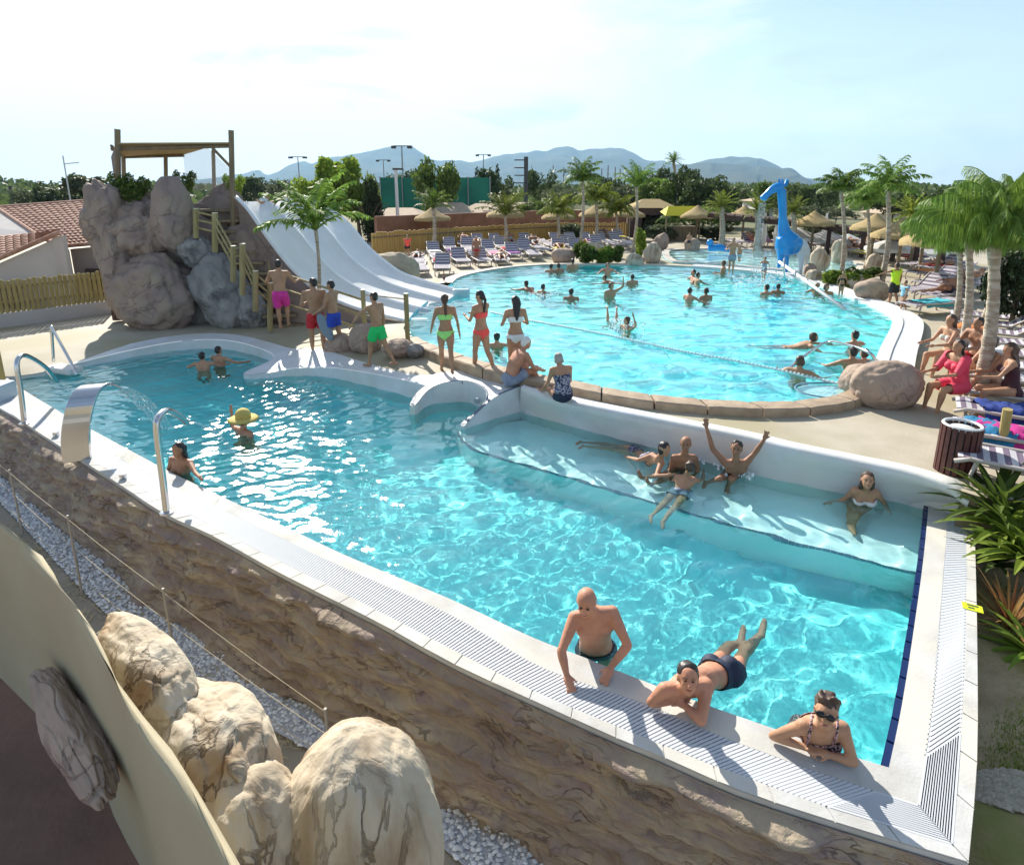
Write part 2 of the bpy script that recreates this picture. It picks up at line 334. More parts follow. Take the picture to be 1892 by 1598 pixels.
# rim of the near pool: slab, overflow grate, outer tiles
RZ = .06
L1n = crom(px([(-8, 716), (34, 740), (110, 786), (230, 852), (330, 902), (480, 974), (640, 1050), (830, 1134), (980, 1207 + 15), (1085, 1264), (1200, 1303), (1329, 1358), (1420, 1393), (1530, 1432), (1697, 1487)], RZ), 4)
L2n = crom(px([(-28, 738), (20, 765), (96, 806), (225, 882), (322, 935), (480, 1018), (640, 1098), (830, 1196), (980, 1272), (1085, 1318), (1207, 1368), (1346, 1424), (1420, 1450), (1530, 1490), (1760, 1560)], RZ), 4)
Outn = crom(px([(-40, 735), (0, 752), (87, 809), (218, 893), (302, 948), (394, 990), (520, 1060), (700, 1150), (830, 1222), (980, 1291), (1133, 1360), (1203, 1388), (1336, 1447), (1420, 1478), (1600, 1535), (1790, 1592)], RZ), 4)
L1r = crom(px([(1697, 1487), (1725, 1290), (1740, 1100), (1748, 1000), (1750, 940)], RZ), 4)
L2r = crom(px([(1760, 1560), (1779, 1290), (1785, 1100), (1785, 1000), (1783, 945)], RZ), 4)
Outr = crom(px([(1790, 1592), (1806, 1400), (1806, 1200), (1803, 1050), (1800, 945)], RZ), 4)
def slab_between(A, B, n, name, m, z0=None, inner_lip=0):
    A = resample(A, n); B = resample(B, n); b = MB(); b.strip(A, B)
    dn = Vector((0, 0, -.05)); b.strip([p + dn for p in A], A); b.strip(B, [p + dn for p in B])
    return b.build(name, m)
zc = lambda L: [Vector((p.x, p.y, RZ)) for p in L]
N1 = 90
rim = MB()
for A, B in ((zc(NEAR), L1n), (zc(RIGHT), L1r)):
    A = resample(A, N1); B = resample(B, N1); rim.strip(A, B); dn = Vector((0, 0, -.07)); rim.strip([p + dn for p in A], A); rim.strip(B, [p + dn for p in B])
struct(rim.build('pool_rim', M_slab))
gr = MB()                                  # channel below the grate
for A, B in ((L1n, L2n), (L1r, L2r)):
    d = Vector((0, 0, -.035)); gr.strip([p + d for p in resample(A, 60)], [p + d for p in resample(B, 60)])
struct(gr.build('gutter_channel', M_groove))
def grate(A, B, pitch=.034, corner=0):
    n = int((length(A) + length(B)) / 2 / pitch); A = resample(A, n); B = resample(B, n); b = MB()
    for i in range(n):
        a, c = A[i].copy(), B[i].copy(); a.z = c.z = RZ - .011; d = c - a
        b.box((a + c) / 2, (d.length, pitch * .55, .022), math.atan2(d.y, d.x))
    for q in (.02, .35, .65, .98):
        for i in range(0, n - 6, 6):
            a = A[i].lerp(B[i], q); c = A[i + 6].lerp(B[i + 6], q); d = c - a; b.box(((a + c) / 2).xy.to_3d() + Vector((0, 0, RZ - .016)), (d.length, .012, .022), math.atan2(d.y, d.x))
    return b
o = grate(L1n[:-2], L2n[:-4]).build('overflow_grate', M_grate); tag(o, 'long ribbed white overflow grate along the near rim of the pool', 'grate')
o = grate(L1r[2:], L2r[3:], .052).build('overflow_grate', M_grate); tag(o, 'shorter ribbed white overflow grate on the right hand rim of the pool', 'grate')
cc = MB(); ca, cb_ = L1n[-1], L2n[-1]; a2, b2 = L2n[-5], L2r[3]
quad = [L1n[-3], L1n[-1], L1r[2], L2r[3], L2n[-1], L2n[-5]]
cq = sum(quad, Vector()) / 6
for k in range(14):
    t = (k + .5) / 14; a = L1n[-3].lerp(L2n[-5], t); c = L1r[2].lerp(L2r[3], t); mid = L1n[-1].lerp(L2n[-1], t)
    for u, v in ((a, mid), (mid, c)):
        d = v - u; cc.box(((u + v) / 2).xy.to_3d() + Vector((0, 0, RZ - .008)), (d.length, .02, .02), math.atan2(d.y, d.x))
tag(cc.build('corner_grate', M_grate), 'square white grate filling the front right corner of the rim', 'grate')
def tiles(A, B, ln, gap=.006):
    n = max(2, int(length(B) / ln)); A = resample(A, n + 1); B = resample(B, n + 1); b = MB()
    for i in range(n):
        q = [A[i], A[i + 1], B[i + 1], B[i]]; c = sum(q, Vector()) / 4; q = [p + (c - p).normalized() * gap for p in q]
        dz = random.uniform(-.0015, .0015); q = [Vector((p.x, p.y, RZ + dz)) for p in q]; lo = [p + Vector((0, 0, -.05)) for p in q]
        b.add(q + lo, [(0, 1, 2, 3), (0, 4, 5, 1), (1, 5, 6, 2), (2, 6, 7, 3), (3, 7, 4, 0)])
    return b
tb = tiles(L2n, Outn, .36); t2 = tiles(L2r, Outr, .42); tb.add(t2.V, t2.F)
struct(tb.build('rim_tiles', M_slab))
gb = MB(); dz = Vector((0, 0, -.008)); gb.strip([p + dz for p in resample(L2n, 60)], [p + dz for p in resample(Outn, 60)]); gb.strip([p + dz for p in resample(L2r, 40)], [p + dz for p in resample(Outr, 40)])
struct(gb.build('tile_grout', mat('grout', (.5, .49, .46), .8)))
nb = MB()                                  # navy tiles standing on the inner face at the waterline
for L, t in ((NEAR, .16), (RIGHT, .245)):
    n = int(length(L) / t); Q = resample(L, n + 1)
    for a, c in zip(Q, Q[1:]):
        d = c - a; wd_ = .03 if t < .2 else .065; nn_ = Vector((-d.y, d.x, 0)).normalized() * (wd_ / 2 - .015); nb.box(((a + c) / 2).xy.to_3d() + nn_ + Vector((0, 0, -.03)), (d.length - .022, wd_, .15), math.atan2(d.y, d.x))
struct(nb.build('waterline_tiles', M_navy))
# back wall of the near pool with its rounded top
TOP = crom(px([(1792, 908), (1700, 877), (1580, 851), (1458, 826), (1378, 806), (1200, 771), (1061, 743), (985, 722), (962, 712)], .55), 4)
nW = 60; Bk = resample([P(1800, 955, 0)] + BACK[:-1] + [NICHE_T[0].xy.to_3d()], nW); Tk = resample(TOP, nW)
rings = []
for i in range(nW):
    a, t = Bk[i].copy(), Tk[i].copy(); out = (Vector((t.x - a.x, t.y - a.y, 0))); tn = Tk[min(i + 1, nW - 1)] - Tk[max(i - 1, 0)]; nrm = Vector((tn.y, -tn.x, 0)).normalized()
    a0 = a.copy(); a0.z = -1.05; e = min(1, i / 2.0); zt = .55 - .12 * (1 - e)
    fade = smooth((nW - 1 - i) / 6)
    a = a - nrm * .02; a0 = a0 - nrm * .02; r = [a0, Vector((a.x, a.y, 0)), a.lerp(t, .75).xy.to_3d() + Vector((0, 0, .36)), Vector((t.x, t.y, zt - .09)), Vector((t.x, t.y, zt - .03)) + nrm * .015, Vector((t.x, t.y, zt)) + nrm * .06, Vector((t.x, t.y, zt)) + nrm * (.08 + .14 * fade), Vector((t.x, t.y, zt - .03)) + nrm * (.09 + .18 * fade), Vector((t.x, t.y, zt - .3)) + nrm * (.09 + .19 * fade), Vector((t.x, t.y, -.4)) + nrm * (.09 + .19 * fade)]
    rings.append(r)
V = [p for r in rings for p in r]; k = len(rings[0]); F = [(i * k + j, i * k + j + 1, (i + 1) * k + j + 1, (i + 1) * k + j) for i in range(nW - 1) for j in range(k - 1)] + [tuple(range(k))]
wb = MB(); wb.add(V, F); o = wb.build('pool_wall', M_white, smooth_=True); o.cycles.is_caustics_receiver = True
tag(o, 'pale rounded back wall of the near pool, standing above the shallow bench', 'wall')
# white coping and deck
COPO = crom([PDK(a, b) for a, b in [(1385, 798), (1290, 779), (1180, 757), (1085, 737), (1020, 712), (970, 696), (910, 685), (850, 685), (790, 694), (740, 688), (690, 675), (640, 664), (590, 655), (540, 644), (500, 633), (440, 619), (380, 616), (320, 621), (240, 635), (130, 660), (60, 676), (-40, 688)]], 3)
tin = [p.xy.to_3d() for p in Tk if p.x < 3.35]
cop_poly = [Vector((p.x, p.y, 0)) for p in COPO] + [P(-40, 735, .06)] + [q for q in reversed([NICHE_T + BACK2_T[1:]][0])] + list(reversed(tin))
V, F = cdt([[(p.x, p.y) for p in cop_poly]], [], .25, zdeck)
cb = MB(); cb.add(V, F); o = cb.build('pool_coping', M_white, smooth_=True); struct(o)
DECKO = [(5.45, 6.45), (6.3, 6.25), (7.8, 5.7), (9.8, 5.0), (12, 6.5), (15, 10.5), (30, 20), (48, 44), (-34, 44), (-34, 14), (-16, 13.4), (-11.5, 12.9)]
dk_poly = DECKO + [(p.x, p.y) for p in [P(-40, 735, .06)]] + [(p.x, p.y) for p in reversed(COPO)] + [(p.x, p.y + .1) for p in reversed([q for q in Tk if q.x > 3.45])]
V, F = cdt([dk_poly], [[(p.x, p.y) for p in POOL2], [(p.x, p.y) for p in KIDS]], .9, lambda x, y: zdeck(x, y) - .003)
db = MB(); db.add(V, F); struct(db.build('deck', M_deck, smooth_=True))
M_earth = mat('dry_earth', (.24, .19, .10), .9, (.15, .14, .06), .25, bump=.4, bscale=8, col3=(.10, .12, .045), scale3=.05)
eb = MB(); eb.add([(-9000, 43, .4), (9000, 43, .4), (9000, 9000, .4), (-9000, 9000, .4), (-9000, 13, .2), (-33.9, 13, .2), (-33.9, 43, .4), (30, 19, .3), (47.9, 43, .4), (9000, 19, .3), (9.6, 8.5, -.36), (13.9, 12.3, .3), (9000, 8.5, -.36), (9000, 12.3, .3)],
                  [(0, 1, 2, 3), (4, 5, 6, 0), (7, 9, 1, 8), (10, 12, 13, 11), (11, 13, 9, 7)])
struct(eb.build('ground', M_earth))
sk = MB(); DK_ = [Vector((x, y, zdeck(x, y) - .004)) for x, y in [(5.30, 6.55)] + DECKO[:7]]; sk.strip(DK_, [Vector((p.x, p.y, -1.2)) for p in DK_]); struct(sk.build('deck_edge', mat('edge_earth', (.22, .18, .11), .9, (.15, .12, .07), 4)))
lb = MB(); lb.add([(-200, -60, -1.12), (200, -60, -1.12), (200, 8.5, -1.12), (9.6, 8.5, -1.12), (2.9, 2.9, -1.12), (-4.5, 6.7, -1.12), (-12, 12.9, -1.12), (-200, 13.1, -1.12)], [(0, 1, 2, 3, 4, 5, 6, 7)])
struct(lb.build('ground', mat('pale_path', (.36, .31, .24), .85, (.28, .24, .18), 2.2, bump=.3, bscale=30)))
# stone curb and white rim of the far pool
def offset(L, d, closed=False):
    out = []; n = len(L)
    for i in range(n):
        t = (L[(i + 1) % n] - L[i - 1]) if closed else (L[min(i + 1, n - 1)] - L[max(i - 1, 0)])
        out.append(L[i] + Vector((t.y, -t.x, 0)).normalized() * d)
    return out
sgn = 1 if sum(POOL2[i - 1].x * POOL2[i].y - POOL2[i].x * POOL2[i - 1].y for i in range(len(POOL2))) > 0 else -1
off2 = lambda d: offset(POOL2, d * sgn, True)
I0, I1 = 0, 11 * 4 + 3
o_in, o_out = off2(-.01)[I0:I1], off2(.34)[I0:I1]
cb = MB(); s = 0; Ltot = length(o_in); QA = resample(o_in, 400); QB = resample(o_out, 400); i = 0
while i < 395:
    j = min(399, i + int(random.uniform(.5, .95) / Ltot * 400)); ks = list(range(i, j + 1, 3)); ks = ks if ks[-1] == j else ks + [j]
    prof = [(0, -.25), (0, .07), (.02, .085), (.5, .092), (.93, .085), (1, .06), (.985, -.2)]; V = []; F = []
    for q, kk in enumerate(ks):
        sh = .006 if q in (0, len(ks) - 1) else 0
        for u, z in prof:
            p = QA[kk].lerp(QB[kk], u * (1 - sh)); nz_ = noise.noise(p * 6) * .012; V.append((p.x + nz_, p.y + nz_, Z2 + z - sh * 1.5 + nz_ * .5))
    m_ = len(prof)
    for q in range(len(ks) - 1):
        for u in range(m_ - 1): F.append((q * m_ + u, q * m_ + u + 1, (q + 1) * m_ + u + 1, (q + 1) * m_ + u))
    F += [tuple(range(m_)), tuple(range((len(ks) - 1) * m_, len(ks) * m_))]
    cb.add(V, F); i = j + 1
tag(cb.build('stone_curb', M_curb), 'low curved curb of tan stones along the near edge of the far pool', 'curb')
I2 = 21 * 4
for k, (d0, d1, z, m, nm) in enumerate(((-.01, .22, .075, M_white, 'pool_rim'), (.22, .36, .05, M_grate, 'gutter_channel'), (.36, .66, .075, M_white, 'pool_rim'))):
    A = [p + Vector((0, 0, z)) for p in off2(d0)[I1 - 2:I2]]; B = [p + Vector((0, 0, z)) for p in off2(d1)[I1 - 2:I2]]
    b = MB(); dn = Vector((0, 0, -.16)); b.strip(A, B); b.strip([p + dn for p in A], A); b.strip(B, [p + dn for p in B]); struct(b.build(nm, m))
A = [p + Vector((0, 0, .06)) for p in off2(-.01)[I2 - 1:-12]]; B = [p + Vector((0, 0, .03)) for p in off2(.5)[I2 - 1:-12]]
b = MB(); b.strip(A, B); b.strip([p + Vector((0, 0, -.12)) for p in B], B); b.strip([p + Vector((0, 0, -.12)) for p in A], A); struct(b.build('pool_coping', mat('pale_coping', (.58, .53, .45), .6, (.48, .43, .36), 3)))
KO = offset(KIDS, .35 * sgn, True); b = MB(); K0 = [p + Vector((0, 0, .05)) for p in KIDS]; K1 = [p + Vector((0, 0, .03)) for p in KO]
K0.append(K0[0]); K1.append(K1[0]); b.strip(K0, K1); b.strip([p + Vector((0, 0, -.1)) for p in K1], K1); struct(b.build('pool_coping', MATS['pale_coping']))
# rock-faced outer wall of the near pool
def rock_mat(name, c1, c2, c3, crack, st=(1, 1, 1), sc=3, bump=.9, uv=False, vd=1.4, vein=.4):
    m = bpy.data.materials.new(name); m.use_nodes = True; nt = m.node_tree; N = nt.nodes; L = nt.links; b = N['Principled BSDF']; b.inputs['Roughness'].default_value = .78
    b.inputs['Specular IOR Level'].default_value = .3
    tc = N.new('ShaderNodeTexCoord'); mp = N.new('ShaderNodeMapping'); mp.inputs['Scale'].default_value = st; L.new(tc.outputs['UV' if uv else 'Object'], mp.inputs[0])
    def nz(s, d=6, dist=0):
        n = N.new('ShaderNodeTexNoise'); n.inputs['Scale'].default_value = s; n.inputs['Detail'].default_value = d; n.inputs['Distortion'].default_value = dist; L.new(mp.outputs[0], n.inputs[0]); return n
    a = nz(sc * .35); r = N.new('ShaderNodeValToRGB'); r.color_ramp.elements[0].position = .36; r.color_ramp.elements[1].position = .64
    r.color_ramp.elements[0].color = (*c1, 1); r.color_ramp.elements[1].color = (*c2, 1); L.new(a.outputs[0], r.inputs[0])
    a2 = nz(sc * .9, 8, .6); r2 = N.new('ShaderNodeValToRGB'); r2.color_ramp.elements[0].position = .45; r2.color_ramp.elements[1].position = .66; L.new(a2.outputs[0], r2.inputs[0])
    mx = N.new('ShaderNodeMix'); mx.data_type = 'RGBA'; L.new(r2.outputs[0], mx.inputs[0]); L.new(r.outputs[0], mx.inputs[6]); mx.inputs[7].default_value = (*c3, 1)
    # thin dark crack lines, sunk by the bump below
    w_ = nz(sc * 1.3, 9, vd); ab = N.new('ShaderNodeMath'); ab.operation = 'SUBTRACT'; ab.inputs[1].default_value = .5; L.new(w_.outputs[0], ab.inputs[0])
    ab2 = N.new('ShaderNodeMath'); ab2.operation = 'ABSOLUTE'; L.new(ab.outputs[0], ab2.inputs[0])
    r3 = N.new('ShaderNodeValToRGB'); r3.color_ramp.elements[0].position = .006; r3.color_ramp.elements[1].position = .03; r3.color_ramp.elements[0].color = (1, 1, 1, 1); r3.color_ramp.elements[1].color = (0, 0, 0, 1); L.new(ab2.outputs[0], r3.inputs[0])
    pm = nz(sc * .5, 2); pr = N.new('ShaderNodeMapRange'); pr.inputs[1].default_value = .48; pr.inputs[2].default_value = .66; pr.inputs[4].default_value = vein; L.new(pm.outputs[0], pr.inputs[0])
    mm = N.new('ShaderNodeMath'); mm.operation = 'MULTIPLY'; L.new(r3.outputs[0], mm.inputs[0]); L.new(pr.outputs[0], mm.inputs[1])
    mx2 = N.new('ShaderNodeMix'); mx2.data_type = 'RGBA'; L.new(mm.outputs[0], mx2.inputs[0]); L.new(mx.outputs[2], mx2.inputs[6]); mx2.inputs[7].default_value = (*crack, 1)
    L.new(mx2.outputs[2], b.inputs['Base Color'])
    h = nz(sc * 3, 10, .4); bp = N.new('ShaderNodeBump'); bp.inputs['Strength'].default_value = bump; bp.inputs['Distance'].default_value = .03; L.new(h.outputs[0], bp.inputs['Height'])
    bp2 = N.new('ShaderNodeBump'); bp2.invert = True; bp2.inputs['Strength'].default_value = .8; bp2.inputs['Distance'].default_value = .03; L.new(mm.outputs[0], bp2.inputs['Height']); L.new(bp.outputs[0], bp2.inputs['Normal'])
    L.new(bp2.outputs[0], b.inputs['Normal']); MATS[name] = m; return m
M_strata = rock_mat('strata_rock', (.25, .19, .145), (.42, .34, .24), (.27, .20, .18), (.06, .04, .03), (.8, 3.0, 1), 4.5, 1.0, uv=True, vd=.5, vein=.5)
def rock_wall(A, name, zb, label, lean=.25, thick=.0, nv=64, step=.03, m=M_strata):
    n = int(length(A) / step); Q = resample(A, n); V = []; F = []; UV = []; s = 0
    for i in range(n):
        t = (Q[min(i + 1, n - 1)] - Q[max(i - 1, 0)]).normalized(); nr = Vector((t.y, -t.x, 0))
        if i: s += (Q[i] - Q[i - 1]).length
        for j in range(nv):
            v = j / (nv - 1); z = RZ - .05 - v * (RZ - .05 - zb)
            w1 = noise.noise(Vector((s * .8, v * 3.2, 1.7))); w2 = noise.ridged_multi_fractal(Vector((s * 1.1, v * 6 + s * .35, 3.1)), 1, 2.1, 5, 1, 2, noise_basis='PERLIN_ORIGINAL')
            w3 = noise.noise(Vector((s * 4, v * 22, 5))); top = smooth(v / .06)
            d = max(.012 * (1 - v), .0 + .05 * top + lean * v ** 1.4 + .10 * w1 * top + .085 * (w2 - 1) * top + .03 * w3 * top + .03 * (abs(noise.noise(Vector((s * 2.2, v * 13 + s * .8, 9)))) ** .5) * top)
            ly = v * 13 + 1.5 * noise.noise(Vector((s * .45, v * 2.0, 4))) + s * .10; fr_ = ly - math.floor(ly); br = .5 + .5 * noise.noise(Vector((s * 1.6, math.floor(ly) * 3.7, 2))); d += (.062 * br * (1 - fr_) ** .6 + .03 * noise.cell(Vector((s * 2.3 + math.floor(ly) * 5.1, math.floor(ly), 0)))) * top
            V.append(Q[i].xy.to_3d() + nr * d + Vector((0, 0, z))); UV.append((s, v * 1.1))
    for i in range(n - 1):
        for j in range(nv - 1): F.append((i * nv + j, (i + 1) * nv + j, (i + 1) * nv + j + 1, i * nv + j + 1))
    me = mesh(name, V, F, True); uv = me.uv_layers.new(name='UVMap'); idx = np.empty(len(me.loops), int); me.loops.foreach_get('vertex_index', idx)
    uv.data.foreach_set('uv', np.array(UV)[idx].ravel()); o = link(name, me, m); return tag(o, label, 'wall')
rock_wall(Outn, 'rock_wall', -1.14, 'brown layered rock faced wall holding up the near rim of the pool')
rock_wall([P(1790, 1592, RZ)] + [P(1880, 1600, RZ) + Vector((.2, 0, 0)), Vector((9, 1.2, 0))], 'rock_wall', -1.14, 'short brown rock faced wall below the garden at the lower right corner', lean=.2)
b = MB(); b.strip([p + Vector((0, 0, -.0)) for p in resample(Outr, 40)], [p + Vector((0, 0, -.9)) for p in resample(Outr, 40)]); b.strip([p + Vector((0, 0, -.01)) for p in resample(Outn, 60)], [p + Vector((0, 0, -1.1)) for p in resample(Outn, 60)])
struct(b.build('rim_edge', M_slab))
# ---------------------------------------------------------------- garden, gravel, foreground
def spl(l, z, n=4): return crom(px(l, z), n)
GZ = -.36
M_garden = mat('garden_soil', (.42, .32, .19), .95, (.30, .22, .12), 3.5, bump=.7, bscale=22, col3=(.22, .22, .07), scale3=1.1)
gp = [(p.x, p.y) for p in resample(Outr, 20)] + [(5.45, 6.5), (6.3, 6.3), (7.8, 5.75), (9.8, 5.05), (12, 6.55), (15, 10.55), (30, 20), (40, 16), (40, 1.0), (9, 1.2), (3.0, 2.86)]
V, F = cdt([gp], [], .5, lambda x, y: (GZ + .06 * noise.noise(Vector((x, y, 0))) + .015 if y < 6 and x < 12 else GZ))
gb = MB(); gb.add(V, F); struct(gb.build('garden_bed', M_garden, smooth_=True))
def stones(name, poly, z, n, r0, r1, m, label, dens=None):
    xs = [p[0] for p in poly]; ys = [p[1] for p in poly]; X = rng.uniform(min(xs), max(xs), n * 3); Y = rng.uniform(min(ys), max(ys), n * 3)
    ok = inpoly(X, Y, poly); X, Y = X[ok], Y[ok]; k = len(X)
    base = np.array([(1, 0, 0), (.3, .95, 0), (-.8, .6, 0), (-.8, -.6, 0), (.3, -.95, 0), (.2, .1, .8), (0, 0, -.6)]); fc = [(0, 1, 5), (1, 2, 5), (2, 3, 5), (3, 4, 5), (4, 0, 5)]
    bv = base[:6]; V = np.empty((k, 6, 3)); th = rng.uniform(0, 6.28, k); s = rng.uniform(r0, r1, k)
    jit = bv[None] * rng.uniform(.7, 1.3, (k, 6, 1)); c, sn = np.cos(th)[:, None], np.sin(th)[:, None]
    V[:, :, 0] = X[:, None] + s[:, None] * (jit[:, :, 0] * c - jit[:, :, 1] * sn); V[:, :, 1] = Y[:, None] + s[:, None] * (jit[:, :, 0] * sn + jit[:, :, 1] * c) * .8
    tl = rng.uniform(-.35, .35, (k, 1)); V[:, :, 2] = z + s[:, None] * (jit[:, :, 2] + jit[:, :, 0] * tl + .1) + rng.uniform(-.004, .008, (k, 1))
    F = (np.array(fc)[None] + (np.arange(k) * 6)[:, None, None]).reshape(-1, 3); me = bpy.data.meshes.new(name); me.vertices.add(k * 6); me.vertices.foreach_set('co', V.ravel())
    me.loops.add(F.size); me.loops.foreach_set('vertex_index', F.ravel().astype(np.int32)); me.polygons.add(len(F)); me.polygons.foreach_set('loop_start', (np.arange(len(F)) * 3).astype(np.int32)); me.update(calc_edges=True)
    o = link(name, me, m); return tag(o, label, 'gravel', kind='stuff')
def stone_mat(name, c1, c2):
    m = mat(name, c1, .8, c2, 60, lo=.3, hi=.7); nt = m.node_tree; g = nt.nodes.new('ShaderNodeNewGeometry'); b = nt.nodes['Principled BSDF']
    cr = nt.nodes.new('ShaderNodeValToRGB'); cr.color_ramp.elements[0].color = (*c2, 1); cr.color_ramp.elements[1].color = (*c1, 1); nt.links.new(g.outputs['Random Per Island'], cr.inputs[0]); nt.links.new(cr.outputs[0], b.inputs['Base Color']); return m
M_gravel = stone_mat('white_gravel', (.92, .92, .90), (.55, .56, .58))
GF = resample(Outn, 30); 
gfar = [P(a, b, -1.08) for a, b in [(-90, 800), (0, 862), (60, 905), (200, 1010), (350, 1130), (480, 1222), (620, 1310), (780, 1412), (960, 1515), (1140, 1605), (1300, 1680)]]
gnear = [P(a, b, -1.08) for a, b in [(-90, 840), (0, 927), (60, 990), (150, 1086), (245, 1182), (350, 1260), (470, 1330), (600, 1400), (740, 1500), (860, 1598), (960, 1700)]]
GP = [(p.x + .12, p.y + .16) for p in gfar] + [(p.x, p.y) for p in reversed(gnear)]
b = MB(); V, F = cdt([GP], [], .5, lambda x, y: -1.09 + .02 * noise.noise(Vector((x * 3, y * 3, 0)))); b.add(V, F); struct(b.build('gravel_bed', mat('gravel_base', (.62, .62, .64), .9, (.42, .42, .45), 40, bump=.8, bscale=60)))
stones('gravel', GP, -1.085, 34000, .014, .030, M_gravel, 'white gravel strip at the foot of the rock faced wall')
sp = [P(a, b, GZ + .02) for a, b in [(1806, 1432), (1850, 1425), (1960, 1440), (1960, 1510), (1880, 1500), (1803, 1478)]]
stones('gravel', [(p.x, p.y) for p in sp], GZ + .03, 1500, .015, .035, stone_mat('tan_gravel', (.52, .46, .36), (.34, .29, .21)), 'strip of pale stones along the near edge of the garden')
# litter and dry straw on the path
M_straw = mat('dry_straw', (.52, .42, .22), .9)
b = MB()
for _ in range(1500):
    t = rng.uniform(0, 1); q = random.choice([(330, 1160, 90, 60), (560, 1330, 120, 90), (220, 1090, 60, 40), (470, 1250, 60, 40), (80, 1010, 60, 40)])
    p = P(q[0] + rng.normal() * q[2], q[1] + rng.normal() * q[3], -1.1); a = rng.uniform(0, 6.28); l = rng.uniform(.03, .10); d = Vector((math.cos(a), math.sin(a), rng.uniform(-.1, .3))) * l; s = Vector((-math.sin(a), math.cos(a), 0)) * .004; p.z = -1.10 + rng.uniform(0, .02)
    b.add([p - d - s, p - d + s, p + d + s, p + d - s], [(0, 1, 2, 3)])
tag(b.build('straw_litter', M_straw, fix=False), 'dry straw and leaf litter scattered over the path beside the gravel', 'litter', kind='stuff')
M_wood = mat('pale_wood', (.42, .33, .17), .7, (.30, .22, .10), 9, bump=.3, bscale=40, stretch=(1, 1, .15))
M_woodd = mat('weathered_wood', (.26, .20, .12), .8, (.17, .13, .08), 9, bump=.3, bscale=40, stretch=(1, 1, .15))
M_rope = mat('pale_rope', (.50, .44, .33), .9, (.38, .32, .22), 60)
M_steel = mat('brushed_steel', (.62, .62, .62), .22, metal=1.0)
def post(name, p, h, r, m, label=None, cat=None, group=None, parent=None, cap=None):
    b = MB(); p = Vector(p); b.tube([p, p + Vector((0, 0, h * .97)), p + Vector((0, 0, h))], [r, r, r * .8], 10); o = b.build(name, m, parent, smooth_=False)
    return tag(o, label, cat, group)
# thin rope fence between path and gravel
def rope_fence(bases, tops, name, label, m_p, heights, r=.022, droop=.02, rr=.006):
    e = empty(name, bases[0], 0, label, 'fence'); inv = Matrix.Translation(-Vector(bases[0]))
    for p, t in zip(bases, tops):
        b = MB(); b.tube([inv @ Vector(p), inv @ (Vector(p).lerp(Vector(t), 1.02))], r, 8); b.build('post', m_p, e)
    for q in heights:
        b = MB(); pts = []
        for (p, t), (p2, t2) in zip(zip(bases, tops), list(zip(bases, tops))[1:]):
            a = Vector(p).lerp(Vector(t), q); c = Vector(p2).lerp(Vector(t2), q)
            for k in range(8): pts.append(inv @ (a.lerp(c, k / 8) - Vector((0, 0, droop * 4 * (k / 8) * (1 - k / 8)))))
        pts.append(inv @ c); b.tube(pts, rr, 5); b.build('rope', M_rope, e)
    return e
pb = [P(-60, 880, -1.1), P(42, 985, -1.1), P(152, 1098, -1.1), P(328, 1242, -1.1)]
pt = []
for (bx, by), (tx, ty) in zip([(-60, 880), (42, 985), (152, 1098), (328, 1242)], [(-78, 795), (18, 870), (126, 955), (300, 1090)]):
    q = P(bx, by, -1.1); t = PD(tx, ty, q.y); pt.append(Vector((q.x + .6 * (t.x - q.x), q.y, t.z)))
q = P(612, 1432, -1.1); pb.append(q); pt.append(Vector((q.x, q.y, PD(607, 1311, q.y).z)))
rope_fence(pb, pt, 'rope_fence', 'low fence of thin posts and slack cords between the path and the gravel', mat('grey_post', (.36, .32, .27), .6), (.97, .62, .25), r=.014, rr=.0035)
# boulders: ellipsoid with ridged noise
def rock(name, c, r, seed, m, label, rot=(0, 0, 0), amp=.16, sub=5, cat='boulder', group=None, pw=1.0, flat=None, crease=.5, crag=0):
    bm = bmesh.new(); bmesh.ops.create_icosphere(bm, subdivisions=sub, radius=1); M = Matrix.Rotation(rot[2], 3, 'Z') @ Matrix.Rotation(rot[1], 3, 'Y') @ Matrix.Rotation(rot[0], 3, 'X')
    o_ = Vector((seed * 7.3, seed * 3.1, seed * 1.7)); c = Vector(c)
    for v in bm.verts:
        p = v.co.copy(); d = 1 + amp * noise.noise(p * 1.1 + o_) * 1.6 + amp * .55 * noise.noise(p * 2.6 + o_) + amp * .22 * noise.noise(p * 6 + o_) + amp * .09 * noise.noise(p * 15 + o_)
        cr = abs(noise.noise(p * 1.6 + o_ * 2)); d -= amp * crease * max(0, 1 - cr * 14)
        if crag: vd_, _ = noise.voronoi(p * 1.5 + o_); e_ = vd_[1] - vd_[0]; v2_, _ = noise.voronoi(p * 3.3 + o_); d += amp * crag * (min(e_, .35) * 1.6 - .3) + amp * crag * .35 * min(v2_[1] - v2_[0], .3)
        p = p * d; p = Vector((p.x * r[0], p.y * r[1], p.z * r[2])); v.co = M @ p
    if flat is not None:
        for v in bm.verts:
            if v.co.z + c.z < flat: v.co.z = flat - c.z
    me = bpy.data.meshes.new(name); bm.to_mesh(me); bm.free(); me.shade_smooth(); o = link(name, me, m); o.location = c; return tag(o, label, cat, group)
M_rock = rock_mat('brown_rock', (.22, .165, .14), (.34, .27, .21), (.24, .18, .17), (.05, .03, .02), (1, 1, 1), 1.1, .7)
M_rockg = rock_mat('grey_rock', (.19, .185, .185), (.34, .33, .31), (.11, .105, .11), (.04, .035, .03), (1, 1, 1), 1.6, .8)
M_rockl = rock_mat('sand_rock', (.48, .40, .29), (.57, .50, .39), (.27, .175, .095), (.07, .035, .012), (1, 1, .30), 4.2, .8, vein=.55)
M_rockp = rock_mat('pinkish_rock', (.34, .25, .19), (.42, .32, .25), (.30, .22, .18), (.12, .07, .05), (1, 1, 1), 2.2, .5)
